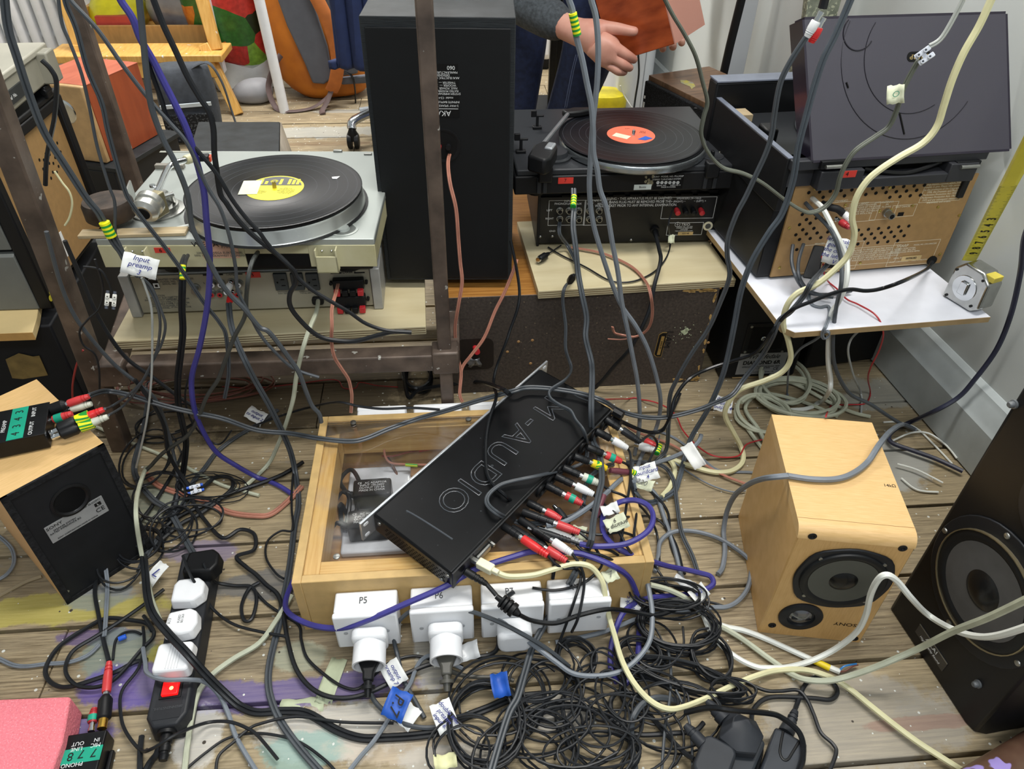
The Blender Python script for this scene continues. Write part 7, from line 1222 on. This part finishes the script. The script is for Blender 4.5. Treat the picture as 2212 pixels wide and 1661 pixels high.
A('grey cable from under the P6 plug to the bottom edge through the blue tape',GRYC,.0034,[(1000,1445),(942,1417),(915,1422),(899,1443),(887,1475),(874,1496),(841,1551),(808,1600),(778,1635),(752,1668)])
A('black power lead from the ferrite choke across the sockets P7 and P8',RUB,.0034,[(1050,1261,.134),(1060,1272,.13),(1072,1286,.125)]); A('black power lead snaking right from the ferrite choke to the bunched coil',RUBS,.0036,[(1122,1328,.115),(1151,1341,.10),(1201,1346,.09),(1252,1329,.085),(1315,1316,.08),(1366,1321,.06),(1416,1329,.05),(1454,1318,.045),(1475,1308,.04)])
A('smooth grey cable in a deep bow over the thin black heap',GRYC,.0040,[(1075,1340,.08),(1100,1354,.07),(1151,1392,.05),(1201,1430,.04),(1239,1455,.035),(1290,1460,.03),(1340,1450,.03),(1378,1422,.035),(1404,1382,.04),(1409,1329,.05),(1404,1286,.06),(1394,1240,.07)])
A('dark grey hooped cable standing at the bottom edge',DGRYC,.0050,[(1465,1516),(1440,1509,.02),(1416,1508,.03),(1390,1519,.03),(1370,1545,.03),(1363,1575,.02),(1366,1620),(1374,1675)])
A('thin cable dropping straight to the bottom edge through the heap',DGRYC,.0022,[(1440,1390),(1449,1443),(1447,1506),(1437,1569),(1429,1670)],None,lift=.02)
A('thin black cable dropping to the bottom edge beside the angular plug',DGRYC,.0020,[(1460,1490),(1484,1541),(1494,1594),(1496,1670)],None,lift=.02)
A('cord from the flat black plug looping round to the angular plug',RUB,.0036,[(1500,1640,.03),(1480,1627,.02),(1442,1589),(1404,1544),(1378,1506),(1340,1493),(1320,1513),(1323,1544),(1340,1569),(1378,1587),(1454,1584),(1500,1579),(1520,1561)],None,lift=.006)
A('thick black cord over the angular plug and across the power brick',RUBS,.0040,[(1480,1540,.05),(1530,1529,.075),(1581,1534,.085),(1660,1541,.06),(1690,1551,.05),(1723,1577,.04),(1735,1607,.037),(1733,1645,.037),(1722,1675,.036)])
A('black cord making a loop between strip and power brick into the brick inlet',RUB,.0034,[(1632,1670),(1644,1620),(1639,1594),(1624,1556),(1632,1526),(1667,1506),(1753,1508),(1794,1511),(1809,1493),(1794,1470),(1761,1463),(1738,1481),(1723,1518),(1716,1537,.02)])
A('thin black cord winding right of the power brick to the bottom edge',RUB,.0028,[(1600,1470),(1652,1491),(1685,1493),(1723,1491),(1743,1511),(1758,1544),(1773,1582),(1799,1607),(1806,1627),(1790,1670)])
for i,pp in enumerate(([(1908,912),(1943,912),(1981,926),(2019,962),(2057,1002)],[(1928,952),(1968,935),(2006,936),(2044,962),(2067,990)],[(1938,1002),(1981,1015),(2037,1043)],[(1947,1033),(1981,1058),(2027,1063)])):
    A(('white flat cord passing the back corner of the right beech speaker','white cord arching up to the skirting board','short white cord between the two right-hand speakers','white twin cord nearest the viewer between the right-hand speakers')[i],WHTC,.0020,pp)
A('copper cord from the interface to the boards behind the beech speaker',COPR,.0016,[(1330,895,.10),(1366,929,.05),(1416,947),(1454,962),(1505,992),(1556,1023),(1619,1048)],None,True)
A('thin pale grey cord beside the copper one behind the beech speaker',GRYC,.0016,[(1400,935),(1429,934),(1467,952),(1518,992),(1556,1017),(1619,1020),(1650,1025)],None,True)
A('grey cord fanning right from the interface under the white tag',GRYC,.0016,[(1425,940),(1423,960),(1440,985),(1480,1015),(1530,1045),(1580,1062),(1610,1060)])
A('black cord curving from the interface end to the blue-grey cord',RUB,.0026,[(1320,900,.14),(1340,912,.10),(1391,931,.05),(1429,928,.03),(1450,895),(1470,850)])
A('black cord from the loose phono plug down over the box edge',RUB,.0024,[(1228,1130,.14),(1236,1150,.14),(1245,1175,.14),(1262,1190,.136),(1300,1200,.134),(1350,1225,.10),(1390,1260,.03),(1420,1290)])
for i,(e,pp) in enumerate((((1212,1122,.15),[(1240,1140,.14),(1290,1155,.135),(1345,1150,.135),(1385,1170,.10),(1410,1215,.02),(1440,1260)]),((1252,1150,.146),[(1275,1170,.14),(1300,1210,.13),(1290,1235,.11),(1255,1262,.10),(1200,1275,.10),(1150,1270,.10)]),((1184,1200,.15),[(1200,1218,.14),(1225,1228,.13),(1260,1215,.13),(1275,1160,.14)]),((1224,1212,.138),[(1240,1225,.13),(1255,1245,.11),(1240,1300,.10),(1215,1370,.04),(1195,1420)]),((1236,1196,.144),[(1255,1225,.13),(1262,1262,.11),(1250,1330,.09),(1235,1365,.05)]),((1232,1168,.146),[(1270,1180,.14),(1320,1190,.13),(1350,1215,.10),(1380,1250,.03),(1450,1290),(1530,1300),(1565,1310)]),((1258,1088,.148),[(1275,1100,.14),(1300,1120,.135),(1330,1140,.135),(1360,1190,.13),(1390,1230,.03)]),((1282,1068,.148),[(1300,1085,.14),(1345,1115,.14),(1400,1115,.03),(1430,1130),(1460,1175),(1475,1230)]),((1296,1045,.15),[(1320,1060,.14),(1350,1072,.13),(1390,1100,.08),(1418,1150),(1425,1220)]),((1342,997,.15),[(1360,1010,.13),(1365,1050,.13),(1375,1100,.12),(1370,1160,.13),(1380,1230,.03)]),((1355,968,.15),[(1362,985,.14),(1361,1040,.13),(1352,1100,.13),(1340,1180,.13),(1330,1240,.05)]),((1383,955,.15),[(1405,940,.10),(1420,960,.06),(1405,990,.05),(1390,1040,.04),(1440,1100),(1450,1180),(1480,1240)]))):
    A(['black lead of the red plug left of the bare phono plug','black lead of the long red plug by the tag','black lead of the bright red plug','black lead of the red plug lying under the bright red one','black lead of the white plug beside the purple cable','black lead of the thin black jack running right to the coil','black lead of the red and green plug fourth from the near end','black lead of the plain white plug by the curled green tag','black lead of the white plug with green band','black lead of the red and green plug nearest the white one','black lead of the second farthest white plug','black lead of the farthest interface plug'][i],RUB,.0023,[e]+pp)
# coils and loose loops of thin black cable
def coil(label,cx,cy,rx,ry,n,r,m,seed,ang=0,jit=.12,h0=.004,h1=.03,group=None,drift=(0,0),pinch=0):
    random.seed(seed); c=Z(cx,cy,0); P=[]; N=n*9; ca,sa=math.cos(R(ang)),math.sin(R(ang)); ph=random.random()*6; K=[random.uniform(1-jit,1+jit) for _ in range(n+2)]; OX=[random.gauss(0,jit*.45) for _ in range(n+2)]; OY=[random.gauss(0,jit*.45) for _ in range(n+2)]
    for i in range(N+1):
        t=i/9; j=int(t); f=t-j; k=K[j]*(1-f)+K[j+1]*f; ox=OX[j]*(1-f)+OX[j+1]*f; oy=OY[j]*(1-f)+OY[j+1]*f; a=2*math.pi*t+ph
        q=1-pinch*abs(math.cos(a))**2 if pinch else 1
        x=rx*(k*math.cos(a)+ox)+drift[0]*(t/n-.5); y=ry*(k*math.sin(a)*q+oy)+drift[1]*(t/n-.5)
        P.append(V((c.x+x*ca-y*sa,c.y+x*sa+y*ca,r+h0+(h1-h0)*abs(math.sin(t*2.4+ph)))))
    return tag(MB().tube(spline(P,3),r,6).build('cable_coil',m),label,'cable',group)
Gk='thin black cable loops heaped in front of the wooden box'; LK=['below the blank blue tape flag','in the centre of the heap under the cream cable','at the bottom edge left of the angular plug','right beside the hooped grey cable','low in the heap, right of the preamp input 6 tag','directly left of the stretched bundle','half-way between blue flag and bottom edge','inside the bend of the cream cable','at the bottom edge under the hooped grey cable','at the bottom edge below the preamp input 6 tag','under the violet cable ends','between the P7 plug and the blank blue flag','crossing the deep bow of grey cable','just right of the preamp input 6 tag','between the stretched bundle and the angular plug']
coil('flat oval coil of thin black cable lying right of the P8 socket box',1462,1372,.060,.042,12,.0017,RUB,1,-8,.14,.004,.035)
coil('bunched black cable coil under the paper tag at the box corner',1440,1320,.055,.028,7,.0017,RUB,2,-10,.16,.02,.05)
coil('long stretched bundle of black cable tied in its middle, lower right of the heap',1478,1478,.085,.022,9,.0018,RUB,3,-22,.10,.005,.03,pinch=.35)
coil('bunched black cable knot left end of the stretched bundle',1375,1432,.035,.028,6,.0018,RUB,4,-10,.16,.004,.03)
coil('small black coil below the right end of the stretched bundle',1575,1508,.030,.014,3,.0017,RUB,5,-10,.12)
coil('round black coil to the left in the heap under the blue tape flag',1050,1580,.052,.060,9,.0019,RUB,6,0,.12,.004,.03)
coil('small round coil of black cable in the middle of the heap',1243,1436,.030,.032,7,.0018,RUB,7,0,.15,.004,.025)
coil('black coil standing right of the stretched bundle',1530,1435,.030,.040,4,.0022,RUB,8,0,.08)
coil('thick black coil on the dark floor behind the steel post',905,828,.030,.052,3,.0042,RUBS,9,0,.10,.004,.03)
coil('coil of dirty white cable on the floor under the white board',1715,872,.085,.060,4,.0042,MINT,10,-12,.16,.004,.02)
coil('loose loop of dirty white cable left of the coil under the white board',1645,905,.055,.055,2,.0042,MINT,12,-20,.1,.004,.02)
A('dirty white cable running from the floor coil toward the skirting board',MINT,.0042,[(1640,800),(1680,815),(1730,835),(1790,868,.006),(1840,890,.006),(1880,900,.006)])
A('dirty white cable curving behind the right beech speaker',MINT,.0042,[(1600,905,.006),(1640,960,.006),(1665,985,.006),(1640,930,.012),(1610,880,.008),(1650,850,.008),(1740,870,.008),(1810,900,.006)])
coil('second loop of dirty white cable reaching toward the white board shadow',1690,840,.050,.070,2,.0042,MINT,11,-20,.12,.01,.03)
coil('tangle of copper speaker wire on the dark floor beneath the steel frame',420,845,.14,.050,7,.0020,mat('dull_copper_wire','#7d4f44',.4,.1),12,0,.25,.002,.02)
coil('tangle of thin black wire beside the small terminal block',455,1062,.060,.030,4,.0011,RUB,13,-10,.25,.002,.02)
for i,(cx,cy,rx,ry,n,a,s) in enumerate(((1190,1520,.045,.05,4,10,21),(1280,1560,.055,.06,4,0,22),(1220,1610,.075,.05,5,0,23),(1330,1600,.07,.05,3,-10,24),(1130,1640,.06,.05,4,15,25),(1410,1520,.05,.035,3,-20,26),(1180,1580,.06,.035,3,5,27),(1340,1520,.035,.05,2,0,28),(1290,1640,.06,.03,4,0,29),(1000,1640,.055,.045,3,20,30),(1400,1400,.04,.05,2,0,31),(1160,1470,.05,.045,2,10,32),(1300,1490,.03,.045,2,0,33),(1080,1530,.06,.05,3,20,34),(1450,1560,.06,.04,2,0,35))):
    coil('thin black cable loops '+LK[i],cx,cy,rx,ry,n,.0018,RUB,s,a,.28,.003,.03,Gk,drift=(.02,.01))
LT=['left of the small terminal block on the floor','just beyond the black plug of the power strip','along the right edge of the left beech speaker','below the small terminal block on the floor','beside the lettered tag by the power strip','crossing the violet cable near the steel post','at the foot of the left beech speaker back']
for i,(cx,cy,rx,ry,n,a,s) in enumerate(((360,1080,.05,.06,2,20,41),(380,1160,.04,.05,3,0,42),(330,1010,.05,.09,2,10,43),(420,1130,.05,.03,2,0,44),(310,1200,.04,.05,3,20,45),(370,930,.06,.05,2,0,46),(270,1240,.035,.04,2,0,47))):
    coil('thin black cable loops '+LT[i],cx,cy,rx,ry,n,.0019,RUB,s,a,.25,.003,.03,TB)
for nm,pp in (('straight thin black cable on the far side of the left tangle',[(430,760),(400,850),(420,920),(470,960),(500,930)]),('thin black wire hanging left of the steel post past the white terminal block',[(205,560),(222,620),(215,665),(190,690),(172,715),(180,745),(205,765),(214,800),(215,850)]),('black lead into the top of the white terminal block, left of the plywood',[(180,576),(215,582),(232,605),(241,630)])): A(nm,RUB,.0018,pp,1.03)
A('black cable hugging the left steel post down to its foot',DGRYC,.0034,[(100,500),(130,610),(160,680),(200,735),(250,790),(300,830),(340,870),(370,960),(385,1050),(370,1120)],1.04)
A('second black cable crossing the foot of the left steel post',RUB,.0036,[(140,520),(175,600),(215,690),(270,770),(330,815),(390,860),(450,900)],1.06)
A('red wire hanging from the pale board at the left behind the speaker',REDC,.0020,[(180,755,1.08,'y'),(165,790,1.1,'y'),(157,830,1.12,'y'),(157,860,1.14,'y')])
A('thin cream wire curving over the hardboard back at the left',CREAM,.0016,[(118,370),(135,395),(150,415),(156,440),(150,470),(140,487)],1.08)
A('black lead of the beige deck hanging down the hardboard back',RUB,.0034,[(90,130),(110,150),(122,180),(118,250),(108,300),(100,350),(98,400)],1.12)
A('grey twin cord looping at the left edge below the speaker',GRYC,.0018,[(-15,1150),(0,1160),(25,1185),(30,1215),(15,1240),(-10,1255)],None,True)
A('pale grey cord hanging from the left speaker edge to the floor loops',GRYC,.0018,[(228,1225,.02),(232,1262),(230,1310),(227,1359),(225,1375)],None,True)
A('grey cord trailing in from the left edge above the pink foam',GRYC,.0018,[(-10,1420),(0,1424),(30,1437),(60,1439),(100,1434),(150,1430),(190,1415),(215,1392)],None,True)
A('frayed beige cord lying on the boards at the left edge',mat('frayed_beige','#8d8168',.8),.0030,[(-10,1292),(30,1270),(60,1255),(90,1245)])
A('short black cord with a blue crimp sleeve on the floor loops',RUB,.0020,[(244,1425),(248,1390),(255,1376),(270,1366),(290,1364),(305,1370)])
o=MB().stack(Z(256,1381,.008),Z(273,1374,.008),[(0,.0035),(.1,.004),(.9,.004),(1,.003)],12).build('wire_connector',mat('blue_cap','#2a5fd0',.35)); tag(o,'small blue crimp sleeve left of the power strip','connector')
# ================================================================ PAPER AND TAPE TAGS, TERMINAL BLOCKS
def flag(label,P,wpx,hpx,rot,m,s='',ink=INK,up_=.5,size=.3,curl=.15,name='paper_tag',cat='tag',tr=0):
    d=(C0-P).normalized(); t=(P-C0).dot(_f); nrm=(d*(1-up_)+V((0,0,1))*up_).normalized(); x=(_R-nrm*_R.dot(nrm)).normalized(); y=nrm.cross(x)
    Mx=Matrix(((x.x,y.x,nrm.x,P.x),(x.y,y.y,nrm.y,P.y),(x.z,y.z,nrm.z,P.z),(0,0,0,1)))@RZ(rot); k=1.12*t/FPX; size*=1.3; w_=wpx*k; h_=hpx*k/max(.5,abs(nrm.dot(d)))
    th=thing(name,label,cat,Mx); c=curl*w_
    g=[[V((w_*(i/6-.5)+.0015*random.random()*(j in (0,3)),h_*(j/3-.5)+.001*math.sin(i*2),c*((i/6-.5)**2)*2+.002*math.sin(i*.9+j))) for i in range(7)] for j in range(4)]
    MB().sheet(g).build('sheet',m,th,solid=.0003,smooth=80)
    if s: text(s,h_*size,ink,th,T(0,0,c*.30+.0030)@RZ(tr),shear=.25,bold=.0001)
    return th
random.seed(31)
flag('white paper tag reading Input Preamp 3, hanging before the silver turntable',Y(302,574,.975),62,40,-14,PAPER,'Input\npreamp\n3',up_=.0,size=.26)
flag('small written paper tag on the dark boards left of the wooden box',Z(553,898,.02),38,24,-25,PAPER,'output\nto input 2',size=.25)
flag('white paper tag wrapped on the cream cable, written double preamp output 4',Z(1562,873,.05),34,30,-15,PAPER,'double\npreamp\noutput 4',size=.22)
flag('blank white paper tag standing beside the grey cable end',Z(1497,985,.05),26,50,28,PAPER,up_=.3)
flag('white paper tag reading soundcard 4',Z(1395,1021,.12),44,32,14,PAPER,'input\nsoundcard\n4',up_=.4,size=.25)
flag('curled clear tape tag just under the soundcard 4 tag',Z(1385,1045,.11),46,20,-22,MASK,'220',ink=GINK,size=.5,curl=.4)
flag('blank folded paper tag above the preamp 9 tag',Z(1317,1101,.15),34,20,18,PAPER,curl=.3)
flag('masking tape tag reading preamp 4 and 9 on the clear lid',Z(1331,1131,.15),44,28,22,MASK,'preamp 4\n9',ink=INKB,size=.3,tr=180)
flag('masking tape tag reading 5 by the long red plug',Z(1250,1150,.134),28,24,-12,MASK,'5',ink=INKB,size=.5,tr=180)
flag('masking tape tag reading 7 at the top of the cream cable',Z(1318,1243,.115),28,24,25,MASK,'7',ink=GINK,size=.5)
flag('white paper tag reading output preamp 7 below the P5 plug',Z(850,1455,.02),38,46,35,PAPER,'output\npreamp 7',size=.18,tr=-90)
flag('blue tape flag reading P7 on the black mains cord',Z(857,1522,.035),44,54,-20,BLUT,'P.7',ink=INKB,size=.42,up_=.3,tr=-90)
flag('blank white paper tag tucked under the blue P7 flag',Z(882,1547,.012),34,42,-35,PAPER)
flag('paper tag reading double into preamp input 6',Z(960,1549,.03),42,58,25,PAPER,'double into\npreamp\ninput 6.',size=.15,tr=-70)
flag('blank blue tape flag over the heap of loops',Z(1080,1480,.04),34,44,12,BLUT,up_=.2,curl=.5)
flag('translucent tape wrap right of the P6 plug',Z(1003,1410,.02),54,32,14,mat('cloudy_tape','#c3c6c8',.3),curl=.5)
flag('white paper tag reading back of video at the box corner',Z(1362,1304,.03),40,28,-8,PAPER,'back of\nvideo',size=.3,tr=90)
flag('crumpled white paper tag on the bunched coil',Z(1508,1284,.04),34,26,35,PAPER,'in 2',size=.3,curl=.6)
flag('long translucent printed tag above the crumpled one',Z(1478,1258,.035),40,16,-30,mat('cloudy_tape','#c3c6c8',.3),curl=.2)
flag('yellowed masking tape fold at the bottom edge',Z(962,1645,.02),44,26,10,mat('yellow_mask','#d8d7a8',.7),curl=.5)
flag('white paper tag with one letter left of the black plug on the strip',Z(337,1238,.03),22,44,-28,PAPER,'L',size=.4,up_=.3)
flag('small masking tape flag marked O on the cord in front of the lid',Y(1934,204,1.055),30,34,8,MASK,'O',ink=mat('green_ink','#5d8f74'),up_=.0,size=.35)
flag('tiny masking tape fold on the cord under the black amplifier',Z(1450,516,.30),12,16,0,MASK,up_=0)
flag('paper tag with blue writing hanging on the hardboard back',Y(1808,543,1.09),46,52,-14,PAPER,'left speaker\ngoes into\nthe one on\nthe left side\nV',up_=.0,size=.16)
flag('torn strip of masking tape on the purple painted board',Z(715,1470,.001),34,80,-10,mat('floor_tape','#b5bd9f',.8),up_=1,curl=.0); flag('strip of masking tape across a board gap below the P5 plug',Z(652,1524,.001),84,26,4,mat('floor_tape','#b5bd9f',.8),up_=1,curl=0)
# striped bands
def band(label,a,b_,r,m=YGS):
    o=MB().stack(a,b_,[(0,r),(1,r)],16); o=o.build('tape_band',m); return tag(o,label,'tape')
def band2(label,a,b_,r,n=7):
    t=thing('striped_tape_band',label,'tape',T(*a)); d=b_-a
    for i in range(n): MB().stack(d*(i/n),d*((i+1)/n),[(0,r),(1,r)],14).build('stripe',mat('tape_yellow','#e9e61a',.4) if i%2==0 else mat('tape_green','#1f9133',.4),t)
band2('striped yellow and green tape on the dark cable above the Input Preamp 3 tag',Y(225,480,.995),Y(241,511,.995),.0075)
band2('striped tape on the grey cable by the person\'s wrist',Y(1237,28,1.018),Y(1247,76,1.018),.0055,10)
band2('striped tape at the neck of the black turntable cable',Y(1240,424,1.275),Y(1238,447,1.245),.0055,8)
band2('short striped tape below the silver turntable',Y(395,573,1.035),Y(394,603,1.018),.0045,7)
band2('striped tape wound on the black lead behind the white plug',Z(1425,961,.035),Z(1418,980,.03),.006,8)
band2('wine-coloured sleeve end with striped tape beside the soundcard tag',Z(1362,1018,.125),Z(1372,1022,.12),.005,4)
o=MB().stack(Z(1318,1016,.14),Z(1362,1021,.125),[(0,.0045),(.3,.006),(.8,.0055),(1,.004)],12).build('heat_shrink',mat('wine_sleeve','#6b3a45',.3)); tag(o,'wine-coloured heat-shrink sleeve behind the yellow taped plug','sleeve')
o=MB().stack(Z(1286,1118,.142),Z(1304,1070,.15),[(0,.004),(.3,.0055),(1,.005)],12).build('heat_shrink',mat('wine_sleeve','#6b3a45')); tag(o,'wine-coloured heat-shrink sleeve on the grey cable above the lid','sleeve')
# terminal blocks
def block(label,P,dirx,scale,m,facing=None,cap=None):
    d=(C0-P).normalized() if facing is None else facing; x=(_R*math.cos(R(dirx))+_U*math.sin(R(dirx))); x=(x-d*x.dot(d)).normalized(); y=d.cross(x)
    t=thing('terminal_block',label,'connector',Matrix(((x.x,y.x,d.x,P.x),(x.y,y.y,d.y,P.y),(x.z,y.z,d.z,P.z),(0,0,0,1)))); s=scale
    for sy in (-1,1):
        b=MB(); b.prism(rr(.022*s,.007*s,.0015*s,3,0,sy*.0055*s),-.004*s,.003*s); b.build('terminal_barrel',m,t,bevel=.0006)
        for sx in (-.005,.005): MB().lathe([(.0028*s,.002*s),(.0028*s,.007*s),(.0015*s,.007*s),(.0015*s,.003*s)],T(sx*s,sy*.0055*s,0),12).build('screw_well',m,t)
        if cap: 
            for sx in (-1,1): MB().cyl((sx*.011*s,sy*.0055*s,0),(sx*.016*s,sy*.0055*s,0),.003*s).build('wire_sleeve',cap,t)
    bx('bridge',m,t,-.003*s,.003*s,-.004*s,.004*s,-.003*s,.002*s)
FRO=mat('translucent_white','#cdd2dc',.25); block('translucent terminal block on the cords in front of the raised lid',Y(1997,120,1.05),35,1.0,FRO)
block('white terminal block left of the plywood board',Y(239,648,1.07),85,.95,mat('white_nylon','#dcdbd3',.4),cap=mat('slate_sleeve','#474c56',.5)); block('translucent terminal block with blue caps on the floor tangle',Z(422,1056,.02),-165,.9,FRO,cap=mat('blue_cap','#2a5fd0',.35))
# plugs hanging at the top and on the amplifiers
plug3('white phono plug hanging at the top beside the black cord',Y(1775,25,1.0),Y(1743,80,1.0),PWH); plug3('red phono plug tucked behind the white one at the top',Y(1779,38,1.004),Y(1752,92,1.004),PDRD)
plug3('white phono plug in the silver amplifier tape socket',Y(499,610,1.17),Y(488,633,1.13),PWH); plug3('red phono plug in the silver amplifier beside the white one',Y(503,630,1.17),Y(494,656,1.13),PDRD)
plug3('red phono plug on the music centre back',Y(1805,472,1.16),Y(1835,492,1.13),mat('dark_red_phono','#a52a30',.4)); plug3('white phono plug partly hidden by the cream cable',Y(1818,452,1.17),Y(1836,478,1.14),PWH)
o=MB().tube(spline([Y(1775,440,1.18),Y(1795,448,1.165),Y(1810,452,1.16),Y(1822,462,1.16)],5),.0065,10).build('taped_lead',mat('black_tape','#1d1e20',.6)); tag(o,'black taped lead leaving the hardboard back','cable')
o=MB().add([Y(*p) for p in ((1758,529,1.16),(1782,532,1.15),(1768,605,1.10),(1733,600,1.10),(1758,529,1.175),(1782,532,1.165),(1768,605,1.115),(1733,600,1.115))],BF).build('tape_wrapped_plug',mat('black_tape','#1d1e20'),bevel=.003); tag(o,'block wrapped in black tape plugged into the hardboard back','plug')
o=MB().stack(Y(1775,555,1.14),Y(1783,562,1.12),[(0,.004),(1,.003)],12).build('red_push_plug',PDRD); tag(o,'small red plug beside the block of black tape','plug')
o=thing('din_plug','black round plug lying on the right plywood board','plug',T(*Z(1165,560,.28))); dd=Z(1186,547,.28)-Z(1165,560,.28); MB().stack((0,0,0),dd,[(0,.006),(.1,.0075),(.6,.0075),(.62,.006),(1,.003)],14).build('plug_body',BLK,o); MB().stack((0,0,0),dd*-.15,[(0,.0055),(1,.0055)],14).build('metal_ring',CHR,o)
A('thin lead of the round plug lying on the right plywood board',RUB,.0016,[(1186,547),(1200,538),(1212,530)])
o=MB().stack(Y(1240,594,1.16),Y(1228,612,1.19),[(0,.003),(.3,.007),(.7,.007),(1,.003)],10).build('cord_knot',RUB); tag(o,'knot in the thin black cord at the edge of the right plywood board','knot')
